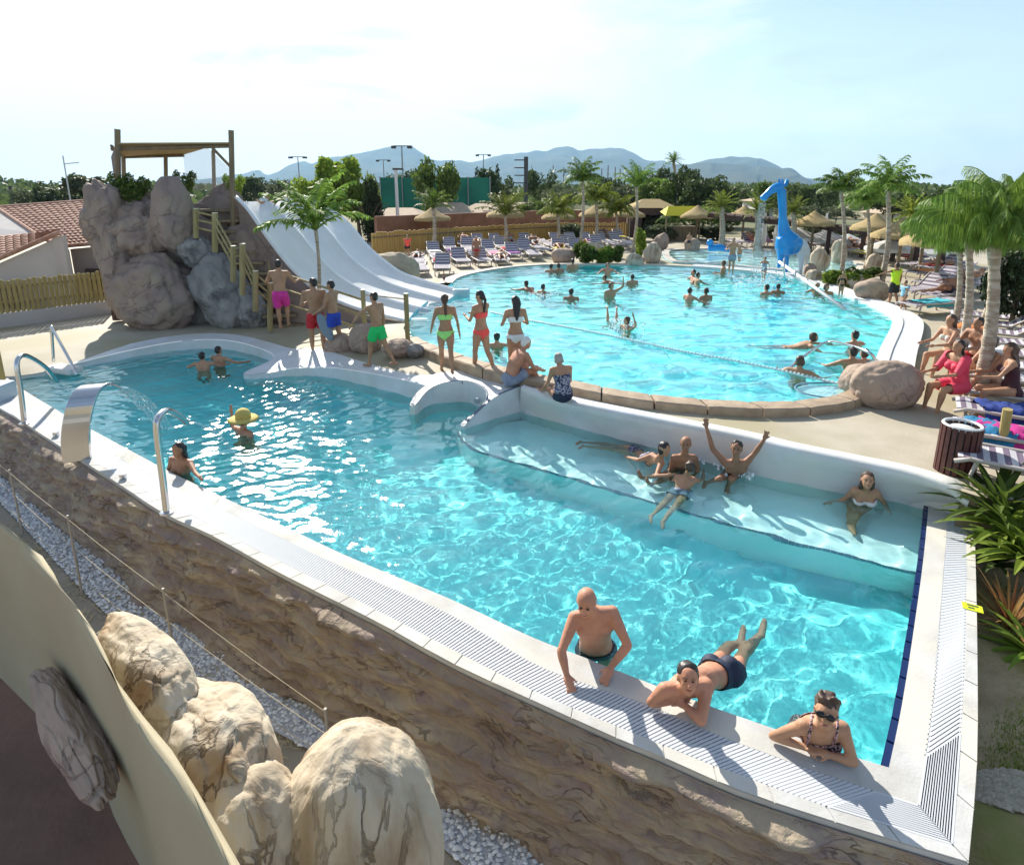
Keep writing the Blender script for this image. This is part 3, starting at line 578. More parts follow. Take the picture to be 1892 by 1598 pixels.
# camera terrace: floor, rendered parapet, boulders set along it
TZ = 1.5; PZ = 2.55
M_parapet = mat('rendered_parapet', (.44, .38, .25), .8, (.38, .32, .20), 1.2, bump=.1, bscale=20)
M_terr = mat('terrace_tiles', (.26, .14, .10), .75, (.16, .09, .065), 1.8, bump=.35, bscale=14)
fl = [P(a, b, TZ) for a, b in [(-400, 800), (0, 1222), (110, 1332), (215, 1480), (330, 1640), (460, 1800)]]
tl = [P(a, b, PZ) for a, b in [(-400, 700), (0, 968), (100, 1075), (172, 1165), (220, 1275), (290, 1385), (365, 1480), (425, 1600), (520, 1800)]]
FL = resample(crom(fl, 4), 40); TL = resample(crom(tl, 4), 40); V = []; prof_n = 9
for a, t in zip(FL, TL):
    d = (t - a).xy.to_3d().normalized()
    for (u, z) in ((0, TZ - .1), (.25, TZ + .25 * (PZ - TZ)), (.6, TZ + .6 * (PZ - TZ)), (.9, TZ + .93 * (PZ - TZ)), (1.0, PZ)):
        V.append(a.xy.to_3d().lerp(t.xy.to_3d(), u * .8) + Vector((0, 0, z)))
    e = a.xy.to_3d().lerp(t.xy.to_3d(), 1.0)
    for (u, z) in ((.0, PZ + .01), (.1, PZ - .03), (.16, PZ - .15), (.2, -1.15)): V.append(e + d * u + Vector((0, 0, z)))
F = [(i * 9 + j, (i + 1) * 9 + j, (i + 1) * 9 + j + 1, i * 9 + j + 1) for i in range(39) for j in range(8)]
b = MB(); b.add(V, F); tag(b.build('parapet', M_parapet, smooth_=True), 'smooth beige rendered parapet at the edge of the terrace, lower left', 'wall')
b = MB(); b.add([p for p in FL] + [Vector((-2.2, -3, TZ)), Vector((-8, -3, TZ))], [tuple(range(42))]); struct(b.build('terrace', M_terr))
def rk(pxc, pyc, z, r, seed, m, label, rot=(0, 0, 0), **k): return rock('boulder', P(pxc, pyc, z), r, seed, m, label, rot, **k)
def along(p0, p1, z): a, c = P(*p0, z), P(*p1, z); return math.atan2(c.y - a.y, c.x - a.x) - R(90)
rock('boulder', P(668, 1560, 1.78), (.285, .27, .46), 3, M_rockl, 'big smooth cream boulder with a brown streaked flank, nearest the camera', (R(-6), R(4), R(25)), amp=.085, sub=6, crease=.12)
rock('boulder', P(470, 1590, 1.82), (.20, .24, .33), 8, M_rockl, 'broad cream boulder wedged left of the big smooth cream one', (0, 0, R(30)), amp=.10, sub=6, crease=.15)
rock('boulder', P(376, 1398, 2.02), (.17, .42, .25), 12, M_rockl, 'rugged brown and cream boulder lying on the parapet, middle of the row', (R(6), R(-10), along((180, 1170), (420, 1460), 2.2)), amp=.14, sub=6, crease=.3)
rock('boulder', P(262, 1238, 2.22), (.12, .36, .16), 15, M_rockl, 'low rough boulder at the upper end of the parapet row, topped with dry grass', (0, 0, along((180, 1170), (420, 1460), 2.2)), amp=.14, sub=6, crease=.3)
rock('boulder', P(128, 1345, 2.0), (.075, .40, .10), 21, M_rockp, 'long grey brown log shaped boulder on the terrace side of the parapet', (R(0), R(0), along((50, 1190), (232, 1500), 2.0)), amp=.15, sub=6)
# ---------------------------------------------------------------- hills
def ridge(pts, D, name, base=345):
    P_ = crom([Vector((a, b, 0)) for a, b in pts], 8); b = MB(); V = []; n = len(P_); rows = 14
    m_ = mat('far_hill_scrub', (.045, .06, .04), .95, (.10, .10, .07), .004, bump=0, spec=0)
    for k, q in enumerate(P_):
        t = PD(q.x, q.y + 3 * noise.noise(Vector((q.x * .05, 0, D))) , D)
        for j in range(rows):
            v = j / (rows - 1); y = D - v * D * .35; zz = (t.z) * (1 - v) ** 1.2 * (1 + .25 * noise.noise(Vector((q.x * .02, v * 4, D))) * (v > 0)) + .4 * v
            V.append((t.x * (1 - .35 * v) + 60 * noise.noise(Vector((q.x * .05, v * 5, 1))) * (v > 0), y, zz - 1.5))
    F = [(i * rows + j, i * rows + j + 1, (i + 1) * rows + j + 1, (i + 1) * rows + j) for i in range(n - 1) for j in range(rows - 1)]
    b.add(V, F); return struct(b.build(name, m_, smooth_=True))
ridge([(-500, 330), (-100, 340), (0, 338), (20, 334), (45, 345), (90, 352), (170, 350), (300, 340), (440, 322), (468, 316), (500, 322), (540, 303), (560, 298), (580, 302), (610, 292), (660, 284), (700, 276), (745, 270), (768, 278), (795, 294), (840, 297), (880, 298), (920, 288), (960, 282), (1000, 279), (1045, 271), (1075, 277), (1110, 274), (1150, 275), (1180, 288), (1205, 298), (1260, 303), (1330, 306), (1500, 330), (1700, 345), (2200, 345)], 7000, 'hills')
ridge([(1180, 320), (1240, 307), (1300, 301), (1350, 303), (1400, 306), (1440, 311), (1462, 311), (1478, 322), (1500, 334), (1540, 344), (1580, 347), (1640, 344), (1700, 348), (1740, 360), (1800, 352), (1950, 350), (2400, 345)], 4800, 'hills')
ridge([(1250, 312), (1300, 297), (1340, 291), (1380, 290), (1405, 295), (1430, 306), (1470, 322), (1500, 338)], 6200, 'hills')
# ---------------------------------------------------------------- foliage helpers
def foliage_mat(name, c1, c2, trans=.35):
    m = mat(name, c1, .55, c2, 3, trans=trans, spec=.25); nt = m.node_tree; N = nt.nodes; L = nt.links
    g = N.new('ShaderNodeNewGeometry'); cr = N.new('ShaderNodeValToRGB'); cr.color_ramp.elements[0].color = (*c1, 1); cr.color_ramp.elements[1].color = (*c2, 1); L.new(g.outputs['Random Per Island'], cr.inputs[0])
    oi = N.new('ShaderNodeObjectInfo'); hs = N.new('ShaderNodeHueSaturation'); mr = N.new('ShaderNodeMapRange'); mr.inputs[3].default_value = .75; mr.inputs[4].default_value = 1.25; L.new(oi.outputs['Random'], mr.inputs[0]); L.new(mr.outputs[0], hs.inputs['Value']); L.new(cr.outputs[0], hs.inputs['Color'])
    L.new(hs.outputs[0], N['Principled BSDF'].inputs['Base Color'])
    for n in N:
        if n.type == 'BSDF_TRANSLUCENT': L.new(hs.outputs[0], n.inputs[0])
    return m
M_leafd = foliage_mat('dark_leaves', (.045, .075, .025), (.115, .155, .05)); M_leafm = foliage_mat('mid_leaves', (.06, .11, .02), (.15, .21, .04)); M_leafb = foliage_mat('bright_leaves', (.12, .20, .02), (.28, .36, .05))  # dark leaves lightened: distance haze is put into their colour
M_olive = foliage_mat('olive_leaves', (.08, .11, .05), (.17, .19, .10)); M_palm = foliage_mat('palm_leaves', (.09, .17, .025), (.26, .38, .07)); M_palmy = foliage_mat('yellow_palm_leaves', (.14, .20, .025), (.32, .36, .06))
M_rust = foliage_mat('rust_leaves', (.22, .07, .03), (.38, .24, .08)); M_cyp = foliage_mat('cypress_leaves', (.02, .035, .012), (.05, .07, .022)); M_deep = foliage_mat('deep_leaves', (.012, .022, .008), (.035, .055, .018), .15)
M_trunk = mat('tree_bark', (.16, .12, .08), .9, (.10, .07, .045), 12, bump=.6, bscale=20); M_ptrunk = mat('palm_trunk', (.40, .33, .25), .85, (.25, .19, .13), 5, bump=.8, bscale=12, stretch=(1, 1, 3), col3=(.48, .42, .34), scale3=6)
def quads(c, u, v):                        # c,u,v: (n,3) arrays -> quads
    n = len(c); V = np.stack([c - u - v, c + u - v, c + u + v, c - u + v], 1).reshape(-1, 3); return V, np.arange(n * 4).reshape(n, 4)
def np_mesh(name, V, F):
    me = bpy.data.meshes.new(name); F = np.asarray(F, np.int32); me.vertices.add(len(V)); me.vertices.foreach_set('co', np.asarray(V, float).ravel()); me.loops.add(F.size); me.loops.foreach_set('vertex_index', F.ravel())
    me.polygons.add(len(F)); me.polygons.foreach_set('loop_start', (np.arange(len(F)) * F.shape[1]).astype(np.int32)); me.update(calc_edges=True); return me
def crown_mesh(name, lobes, n, s, seed, shell=.55, flat=1.0):
    r = np.random.default_rng(seed); L = np.array(lobes); wt = L[:, 3] ** 2; k = r.choice(len(L), n, p=wt / wt.sum()); d = r.normal(size=(n, 3)); d /= np.linalg.norm(d, axis=1)[:, None]
    rad = L[k, 3] * (shell + (1 - shell) * r.uniform(0, 1, n) ** .5) * (1 + .25 * np.sin(d[:, 0] * 7 + k) * np.cos(d[:, 2] * 6 + 2 * k)); c = L[k, :3] + d * rad[:, None] * np.array([1, 1, flat])
    a = r.normal(size=(n, 3)) + d * .3; a /= np.linalg.norm(a, axis=1)[:, None]; b = np.cross(a, r.normal(size=(n, 3))); b /= np.linalg.norm(b, axis=1)[:, None]; ss = s * r.uniform(.55, 1.3, n)[:, None]
    V, F = quads(c, a * ss, b * ss * .5); return np_mesh(name, V, F)
def lobes(kind, seed):
    r = random.Random(seed); o = []
    if kind == 'round':
        for i in range(13): a = r.uniform(0, 6.28); h = r.uniform(.35, .92); w_ = .42 * math.sin(math.pi * (h - .15) / .95) ** .6; o.append((w_ * math.cos(a), w_ * math.sin(a), h, r.uniform(.13, .22)))
        o.append((0, 0, .6, .33))
    elif kind == 'wide':
        for i in range(16): a = r.uniform(0, 6.28); q = r.uniform(.1, .75); o.append((q * math.cos(a), q * math.sin(a), .62 + .22 * (1 - q) + r.uniform(-.12, .1), r.uniform(.14, .24)))
    elif kind == 'tall':
        for i in range(18): h = .2 + .78 * i / 17; w_ = .09 * math.sin(math.pi * min(1, h * 1.05) ** .8) + .015; a = i * 2.4; o.append((w_ * .5 * math.cos(a), w_ * .5 * math.sin(a), h - .05, w_ + .035))
    elif kind == 'loose':
        for i in range(22): a = r.uniform(0, 6.28); h = r.uniform(.25, 1.0); w_ = .36 * (1 - abs(h - .6)) ; o.append((w_ * math.cos(a) * r.uniform(.3, 1), w_ * math.sin(a) * r.uniform(.3, 1), h, r.uniform(.06, .14)))
    elif kind == 'hedge':
        for i in range(20): o.append((r.uniform(-.5, .5), r.uniform(-.2, .2), r.uniform(.15, .8), r.uniform(.13, .2)))
    return o
_cm = {}
def tree(px_, py_top, py_base, d, width_px, kind, m, label, z0=None, name='tree', group=None, n=2600, seed=1, cat='tree'):
    """tree with base on the ground at distance d; its top and width are read off in the photo"""
    base = PD(px_, py_base, d); zb = .4 if z0 is None else z0; top = PD(px_, py_top, d); h = top.z - zb; wd = width_px / FOC * d
    key = (kind, seed % 4, n); kw = {'round': .60, 'wide': .88, 'tall': .145, 'loose': .42, 'hedge': .6}[kind]
    if key not in _cm: _cm[key] = crown_mesh('crown', lobes(kind, seed % 4), n, {'tall': .022, 'hedge': .035}.get(kind, .033), seed % 4 + 5)
    e = empty(name, (base.x, d, zb), random.uniform(0, 6.28), label, cat, group); me = _cm[key].copy() if _cm[key].materials and _cm[key].materials[0] != m else _cm[key]
    if me is not _cm[key]: me.materials.clear()
    c = link('crown', me, m, e); s = (wd / 2) / kw; c.scale = (s, s, h)
    if kind != 'hedge':
        b = MB(); b.tube([(0, 0, 0), (.02 * h, 0, h * .3), (0, .03 * h, h * .62)], [h * .035, h * .026, h * .012], 7)
        for k in range(4): a = k * 1.6; b.tube([(.01 * h, 0, h * .28), (math.cos(a) * s * .3, math.sin(a) * s * .3, h * .6)], [h * .014, h * .005], 5)
        b.build('trunk', M_trunk, e)
    return e
# ---------------------------------------------------------------- palms
def frond(r, L, el, az, droop, leaf, nl, hang, wd=.014, curl=.5):
    """one feather frond as quads: returns verts, faces"""
    V = []; F = []; pts = []; p = np.zeros(3); e = el; ds = L / 12
    for i in range(13):
        pts.append(p.copy()); p = p + ds * np.array([math.cos(e) * math.cos(az), math.cos(e) * math.sin(az), math.sin(e)]); e -= droop / 12 * (.4 + 1.2 * i / 12)
    side = np.array([-math.sin(az), math.cos(az), 0])
    for i in range(12):
        a, b = pts[i], pts[i + 1]; w_ = .018 * (1 - i / 13) + .004; n = len(V); V += [a - side * w_, a + side * w_, b + side * w_ * .9, b - side * w_ * .9]; F.append((n, n + 1, n + 2, n + 3))
        n = len(V); up = np.array([0, 0, w_]); V += [a - up, a + up, b + up * .9, b - up * .9]; F.append((n, n + 1, n + 2, n + 3))
    for k in range(nl):
        t = .14 + .86 * k / nl; i = min(11, int(t * 12)); f = t * 12 - i; c = pts[i] * (1 - f) + pts[i + 1] * f; tg = pts[i + 1] - pts[i]; tg /= np.linalg.norm(tg)
        ll = leaf * (math.sin(math.pi * (.12 + .86 * t)) ** .6) * r.uniform(.8, 1.15)
        for sg in (-1, 1):
            d = sg * side * r.uniform(.6, 1.0) + tg * r.uniform(.35, .8) + np.array([0, 0, r.uniform(-.1, .5) - hang]); d /= np.linalg.norm(d)
            m_ = c + d * ll * .5; d2 = d + np.array([0, 0, -hang * 1.3 - .2]) ; d2 /= np.linalg.norm(d2); q = m_ + d2 * ll * .5; w_ = np.cross(d, [0, 0, 1]); w_ = w_ / (np.linalg.norm(w_) + 1e-6) * wd * .5 + tg * wd * .35
            n = len(V); V += [c - w_ * .6, c + w_ * .6, m_ + w_, m_ - w_]; F.append((n, n + 1, n + 2, n + 3)); n = len(V); V += [m_ - w_, m_ + w_, q + w_ * .1, q - w_ * .1]; F.append((n, n + 1, n + 2, n + 3))
    return V, F
def palm_crown(nf, L, el0, el1, droop, leaf, nl, hang, seed, wd=.02):
    r = np.random.default_rng(seed); V = []; F = []
    for k in range(nf):
        t = k / max(1, nf - 1); v, f = frond(r, L * r.uniform(.8, 1.1), el1 + (el0 - el1) * t + r.uniform(-.12, .12), k * 2.399 + r.uniform(-.2, .2), droop * r.uniform(.8, 1.25), leaf, nl, hang, wd)
        n = len(V); V += v; F += [tuple(i + n for i in q) for q in f]
    return np_mesh('crown', np.array(V), F)
_pc = {}
PALMK = {'queen': dict(nf=22, L=1.15, el0=R(88), el1=R(22), droop=R(95), leaf=.34, nl=30, hang=.5, wd=.034),
         'upright': dict(nf=16, L=1.12, el0=R(88), el1=R(30), droop=R(70), leaf=.26, nl=26, hang=.35, wd=.034),
         'date': dict(nf=26, L=1.0, el0=R(85), el1=R(-18), droop=R(45), leaf=.22, nl=20, hang=.1, wd=.035),
         'weeping': dict(nf=52, L=1.5, el0=R(92), el1=R(40), droop=R(118), leaf=.50, nl=84, hang=1.8, wd=.0125)}
def palm(base, crown_pt, rad, kind, m, tr, label, seed=0, group='palms round the pools', tw=None, squash=1.0):
    base = Vector(base); cpt = Vector(crown_pt) - base; e = empty('palm_tree', base, 0, label, 'palm', group)
    key = (kind, seed % 3)
    if key not in _pc: _pc[key] = palm_crown(seed=seed % 3 + 3, **PALMK[kind])
    me = _pc[key].copy(); me.materials.clear(); c = link('crown', me, m, e); c.location = cpt; c.scale = (rad, rad, rad * squash); c.rotation_euler = (0, 0, seed * 1.7)
    b = MB(); n = 14; H = cpt.length; pts = []; rr = []
    for i in range(n * 2):
        t = i / (n * 2 - 1); q = cpt * t + Vector((.04 * H * math.sin(t * 3.1), 0, 0)); pts.append(q); rr.append(tr * (1.25 - .5 * t) * (1.06 if i % 2 else .94) * (1.25 if t > .86 else 1))
    b.tube(pts, rr, 10); b.build('trunk', M_ptrunk, e, smooth_=True)
    return e
def palmpx(bx, by, cx, cy, rpx, kind, m, label, seed=0, tw=.09, depth=None, squash=1.0):
    b = PDK(bx, by); 
    if depth: b = PD(bx, by, depth); b.z = .4
    tw *= .72; c = PD(cx, cy, b.y); return palm((b.x, b.y, b.z), c, rpx / FOC * b.y / .97, kind, m, tw, label, seed, squash=squash)
palmpx(583, 600, 583, 425, 112, 'upright', M_palm, 'tall feathery young palm in front of the white slides', 1, .07)
for (bx, by, cx, cy, r, k, m, l, s, tw) in [
    (933, 462, 933, 398, 50, 'upright', M_palmy, 'yellow green palm over the straw parasol next to the wooden fence', 2, .13),
    (1030, 462, 1030, 395, 40, 'queen', M_palmy, 'short bushy palm behind the second straw parasol from the left', 3, .12),
    (1068, 470, 1076, 335, 42, 'queen', M_palm, 'tall slim palm left of the rocky planting at the far pool edge', 4, .10),
    (1100, 452, 1100, 370, 42, 'queen', M_palmy, 'yellowish palm between two straw parasols left of the brown stage', 5, .12),
    (1138, 450, 1138, 392, 36, 'queen', M_palmy, 'low palm just left of the brown stage', 6, .11),
    (1168, 466, 1176, 345, 48, 'upright', M_palm, 'tall palm with windblown crown beside the brown stage', 7, .10),
    (1332, 462, 1332, 382, 36, 'date', M_palmy, 'stout palm with yellow green crown left of the blue giraffe', 8, .22),
    (1398, 464, 1398, 388, 32, 'date', M_palmy, 'palm seen just behind the head of the blue giraffe', 9, .25),
    (1462, 470, 1466, 392, 34, 'date', M_palmy, 'palm rising behind the neck of the blue giraffe', 10, .2),
    (1555, 508, 1553, 352, 48, 'queen', M_palm, 'tall palm behind the rocks right of the blue giraffe', 11, .10),
    (1600, 500, 1602, 375, 52, 'queen', M_palm, 'airy palm between the two tall palms right of the giraffe', 12, .09),
    (1628, 530, 1640, 352, 58, 'queen', M_palm, 'tall full palm right of the rocks and the giraffe', 13, .11),
    (1682, 480, 1682, 395, 42, 'date', M_palmy, 'palm with bright crown behind the group of straw parasols', 14, .16),
    (1245, 440, 1245, 410, 30, 'queen', M_palm, 'small palm right behind the brown stage', 0, .10),
    (800, 470, 800, 385, 42, 'upright', M_leafm, 'leafy palm behind the leftmost straw parasol', 15, .14)]:
    palmpx(bx, by, cx, cy, r, k, m, l, s, tw)
palmpx(1245, 440, 1244, 298, 20, 'date', M_palm, 'very tall distant date palm standing above the pine trees', 2, .25, depth=75)
# the cluster of weeping palms on the right bank
palmpx(1802, 752, 1836, 440, 104, 'weeping', M_palm, 'nearest weeping palm of the right bank with a thick fibrous trunk', 16, .125, squash=1.0)
palmpx(1775, 668, 1788, 432, 80, 'weeping', M_palm, 'second weeping palm of the right bank just behind the nearest one', 17, .10, squash=.9)
palmpx(1762, 615, 1772, 455, 64, 'weeping', M_palm, 'third weeping palm of the right bank with a slim trunk', 18, .09)
palmpx(1812, 610, 1865, 410, 86, 'weeping', M_palm, 'weeping palm leaning right beside the white screen wall', 19, .11)
palm((6.9, 5.3, -.3), (7.4, 6.6, 5.55), 1.5, 'date', M_palm, .13, 'palm mostly beyond the right edge with frond tips hanging into view', 4)
# ---------------------------------------------------------------- trees behind
TL_ = [(60, 352, 365, 70, 90, 'round', M_olive, 'olive green tree at the far left behind the tiled roofs'), (105, 340, 365, 72, 80, 'round', M_leafd, 'dark round tree left of the tall street light behind the roofs'), (160, 330, 365, 66, 110, 'loose', M_olive, 'ragged olive tree behind the roof ridge left of the slide tower'), (200, 336, 365, 68, 90, 'round', M_leafd, 'dark tree touching the left post of the slide tower'),
       (270, 340, 365, 60, 60, 'loose', M_leafd, 'small dark tree seen under the slide tower canopy'), (300, 352, 365, 60, 60, 'round', M_olive, 'low grey green tree seen under the slide tower canopy'),
       (455, 330, 360, 90, 90, 'round', M_leafd, 'distant dark tree left of the slide tops'), (520, 336, 360, 90, 100, 'wide', M_olive, 'distant wide tree behind the top of the slides'),
       (625, 300, 430, 45, 110, 'loose', M_leafb, 'bright green leafy tree behind the slide palm'), (590, 330, 430, 44, 90, 'round', M_leafb, 'short bright green tree behind the upper slides'), (665, 325, 430, 44, 80, 'round', M_leafb, 'bright bushy tree left of the clipped cypress hedge'),
       (812, 302, 400, 52, 90, 'round', M_leafm, 'round green tree on a pale trunk behind the leftmost straw parasol'), (905, 316, 390, 80, 50, 'loose', M_leafd, 'small dark pine by the floodlight mast'), (925, 330, 390, 80, 60, 'round', M_leafd, 'dark tree behind the green sports netting'),
       (1000, 318, 390, 80, 70, 'round', M_leafd, 'dark tree right of the tall dark pole'), (1040, 345, 390, 70, 90, 'wide', M_olive, 'wide olive tree behind the palms in the middle'), (1115, 330, 390, 75, 80, 'wide', M_leafd, 'flat topped dark tree below the mountain ridge'), (1150, 345, 390, 66, 90, 'round', M_olive, 'olive tree behind the brown stage roof'),
       (1245, 312, 400, 62, 120, 'wide', M_leafd, 'big umbrella pine right of the brown stage'), (1300, 328, 400, 58, 110, 'round', M_leafd, 'dense dark pine between the stage and the giraffe'), (1210, 340, 400, 60, 80, 'round', M_leafm, 'mid green tree close behind the brown stage'),
       (1365, 348, 390, 80, 60, 'round', M_leafd, 'small dark pine left of the giraffe head'), (1420, 338, 390, 70, 70, 'round', M_leafm, 'green tree behind the giraffe head'), (1455, 340, 390, 78, 60, 'round', M_leafd, 'dark pine right of the giraffe head'), (1508, 345, 390, 74, 76, 'round', M_leafd, 'isolated round dark pine right of the giraffe'),
       (1480, 380, 400, 60, 100, 'wide', M_olive, 'low olive tree behind the pergola'), (1545, 385, 400, 60, 90, 'wide', M_olive, 'low spreading olive tree behind the tall palms'), (1345, 388, 410, 55, 90, 'round', M_leafm, 'green bushy tree above the left end of the pergola'), (1290, 385, 415, 52, 90, 'round', M_leafm, 'green bushy tree right of the stage'),
       (1700, 352, 400, 60, 90, 'round', M_leafd, 'dark tree behind the right hand palms'), (1650, 360, 400, 65, 90, 'round', M_leafd, 'dark tree behind the full palm on the right'), (1745, 370, 400, 60, 70, 'round', M_olive, 'olive tree left of the weeping palms'),
       (1000, 372, 425, 50, 90, 'wide', M_leafm, 'green bush tree behind the bungalow wall'), (1215, 400, 440, 45, 60, 'round', M_olive, 'olive bush beside the stage'), (880, 350, 385, 100, 80, 'round', M_leafd, 'distant dark tree above the bungalow roofs'), (760, 318, 345, 110, 90, 'wide', M_leafd, 'distant tree line crown behind the green netting')]
for i, (x, yt, yb, d, wp, k, m, l) in enumerate(TL_): tree(x, yt, yb, d, wp, k, m, l, seed=i, n=3400 if d < 66 else 2200)
for i, (x, yt, d, wp) in enumerate([(682, 328, 41, 22), (690, 326, 41.5, 22), (698, 330, 42, 20)]):
    tree(x, yt, 430, d, wp, 'tall', M_cyp, '%s clipped dark cypress of the three beside the green netting' % ('left', 'middle', 'right')[i], seed=2, n=2400, group='cypresses by the netting')
for x, yt, d, l in ((881, 305, 95, 'slim distant cypress left of the floodlight mast'), (919, 300, 95, 'slim distant cypress right of the floodlight mast')): tree(x, yt, 345, d, 14, 'tall', M_cyp, l, seed=1, n=1200)
# far woodland that reads as one mass
r = np.random.default_rng(4); n = 60000; X = r.uniform(-260, 330, n); Y = r.uniform(95, 230, n); hh = (2.0 + 2.6 * np.array([noise.noise(Vector((x * .05, y * .05, 0))) for x, y in zip(X, Y)])) * (Y / 130) ; Z = .4 + np.maximum(.3, hh) * r.uniform(.2, 1, n) ** .5
c = np.stack([X, Y, Z], 1); a = r.normal(size=(n, 3)); a /= np.linalg.norm(a, axis=1)[:, None]; b_ = np.cross(a, r.normal(size=(n, 3))); b_ /= np.linalg.norm(b_, axis=1)[:, None]; V, F = quads(c, a * .65, b_ * .4)
o = link('woodland', np_mesh('woodland', V, F), M_leafd); tag(o, 'far belt of woodland in front of the mountains', 'woodland', kind='stuff')
# ---------------------------------------------------------------- garden plants on the right
def agave(name, p, n, L, w_, m, label, el=(20, 80), seed=0, droop=.9, cat='plant', group=None):
    r = random.Random(seed); V = []; F = []
    for k in range(n):
        az = k * 2.399 + r.uniform(-.2, .2); e = R(el[1] + (el[0] - el[1]) * k / n) + r.uniform(-.1, .1); q = Vector((0, 0, .02)); l = L * r.uniform(.75, 1.1); dr = droop * r.uniform(.7, 1.3); m0 = len(V)
        for i in range(8):
            t = i / 7; ww = w_ * (math.sin(math.pi * (.18 + .80 * t)) ** .8) ; s_ = Vector((-math.sin(az), math.cos(az), 0)); up = Vector((0, 0, ww * .35)); V += [q - s_ * ww + up, q, q + s_ * ww + up]
            q = q + Vector((math.cos(e) * math.cos(az), math.cos(e) * math.sin(az), math.sin(e))) * l / 7; e -= dr / 7
        for i in range(7):
            for j in range(2): F.append((m0 + i * 3 + j, m0 + i * 3 + j + 1, m0 + i * 3 + j + 4, m0 + i * 3 + j + 3))
    b = MB(); b.add(V, F); o = b.build(name, m, fix=False); o.location = p; return tag(o, label, cat, group)
gpz = lambda x, y, z=GZ: P(x, y, z)
mb = bmesh.new(); bmesh.ops.create_icosphere(mb, subdivisions=4, radius=1); mc = P(1868, 1000, -.2)
for v in mb.verts: q_ = v.co * (1 + .15 * noise.noise(v.co * 3)); v.co = Vector((q_.x * .9, q_.y * .55, q_.z * .42))
mm_ = bpy.data.meshes.new('mound'); mb.to_mesh(mm_); mb.free(); mm_.shade_smooth(); o = link('garden_mound', mm_, M_garden); o.location = (mc.x + .25, mc.y + .1, -.34); struct(o)
agave('garden_plant', gpz(1862, 990, .12), 60, .72, .045, M_leafb, 'glossy bright green strap leaved plant beside the litter bin', seed=1)
agave('garden_plant', gpz(1838, 955, .22), 50, .8, .046, M_leafm, 'mid green strap leaved plant behind the bright green one', seed=2)
agave('garden_plant', gpz(1895, 1040, .05), 60, .68, .045, M_leafb, 'dense green plant at the right edge below the glossy one', seed=3)
agave('garden_plant', gpz(1842, 1050, -.15), 34, .5, .034, M_leafd, 'small dark plant in the upper part of the garden bed', seed=4)
agave('garden_plant', gpz(1862, 1165), 60, .62, .012, M_rust, 'rust red and green spiky flax plant in the garden bed', seed=5, el=(25, 85), droop=.5)
agave('garden_plant', gpz(1905, 1215), 30, .55, .03, M_leafb, 'bright green leaf tuft entering at the right edge below the flax', seed=6, el=(5, 60))
agave('garden_plant', gpz(1845, 1105), 14, .2, .016, M_olive, 'tiny pale tuft above the rust red flax', seed=7)
tuf = MB(); r = random.Random(5)
for _ in range(2600):
    x, y = r.choice([(1860, 1400), (1880, 1330), (1840, 1420), (1870, 1180), (1850, 1040)]); q = P(x + r.gauss(0, 30), y + r.gauss(0, 35), GZ)
    if q.x < P(1815, y, GZ).x: continue
    a = r.uniform(0, 6.28); h = r.uniform(.02, .07); s_ = Vector((math.cos(a), math.sin(a), 0)) * .005; tp = Vector((r.uniform(-.03, .03), r.uniform(-.03, .03), h)); z = q + Vector((0, 0, .0)); tuf.add([z - s_, z + s_, z + tp], [(0, 1, 2)])
tag(tuf.build('grass', M_leafb, fix=False), 'sparse short grass and weeds on the garden soil', 'grass', kind='stuff')
b = MB()
for (x, y, hgt, ww) in [(0, 0, 0, 0)]: pass
# dark trees in the shade beyond the white screen wall
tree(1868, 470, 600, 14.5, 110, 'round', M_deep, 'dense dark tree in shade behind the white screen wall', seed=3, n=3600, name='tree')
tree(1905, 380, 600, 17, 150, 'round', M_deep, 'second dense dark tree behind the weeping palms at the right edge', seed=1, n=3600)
# ---------------------------------------------------------------- slide tower
M_slide = mat('slide_gelcoat', (.80, .78, .75), .4, (.72, .71, .69), 1.2, spec=.5)
M_slidee = mat('slide_edge', (.80, .82, .85), .3); M_slideb = mat('slide_block', (.42, .58, .62), .4)
SE0 = crom([PD(a, b, d) for a, b, d in [(436, 364, 17.2), (460, 390, 17.1), (500, 447, 16.9), (540, 497, 16.7), (585, 536, 16.5), (640, 563, 16.3), (700, 581, 16.1), (764, 596, 15.9)]], 6)
SE3 = crom([PD(a, b, d) for a, b, d in [(562, 364, 21.2), (596, 378, 21.1), (642, 411, 20.9), (684, 460, 20.6), (735, 500, 20.3), (780, 518, 20.1), (815, 528, 19.9), (848, 538, 19.6)]], 6)
NS = 60; A = resample(SE0, NS); B = resample(SE3, NS); slide = empty('water_slide', A[-1], 0, 'wide white three lane water slide running down from the rock tower into the far pool', 'water slide'); io = Vector(A[-1])
V = []; ucs = np.linspace(0, 1, 37)
for a, c in zip(A, B):
    for u in ucs:
        f = (u * 3) % 1 if u < 1 else 0; f = min(f, 1 - f); V.append(a.lerp(c, u) - io + Vector((0, 0, -.13 * smooth(f / .22))))
b = MB(); b.add(V, [(i * 37 + j, (i + 1) * 37 + j, (i + 1) * 37 + j + 1, i * 37 + j + 1) for i in range(NS - 1) for j in range(36)]); b.build('chute', M_slide, slide, smooth_=True)
for u in (0, 1 / 3, 2 / 3, 1):
    b = MB(); pts = [a.lerp(c, u) - io for a, c in zip(A, B)]; b.tube(pts, .05 if u in (0, 1) else .04, 8); b.build('lane_rim', M_slidee, slide, smooth_=True)
for u in (0.02, .98):
    b = MB(); q = A[-1].lerp(B[-1], u) - io; b.box(q + Vector((.1, 0, -.12)), (.55, .22, .42)); b.build('end_block', M_slideb, slide, bevel=.05)
b = MB(); b.strip([A[-1] - io + Vector((.02, 0, -.02)), B[-1] - io + Vector((.02, 0, -.02))], [A[-1] - io + Vector((.05, 0, -.6)), B[-1] - io + Vector((.05, 0, -.6))]); b.build('lip', M_slideb, slide)
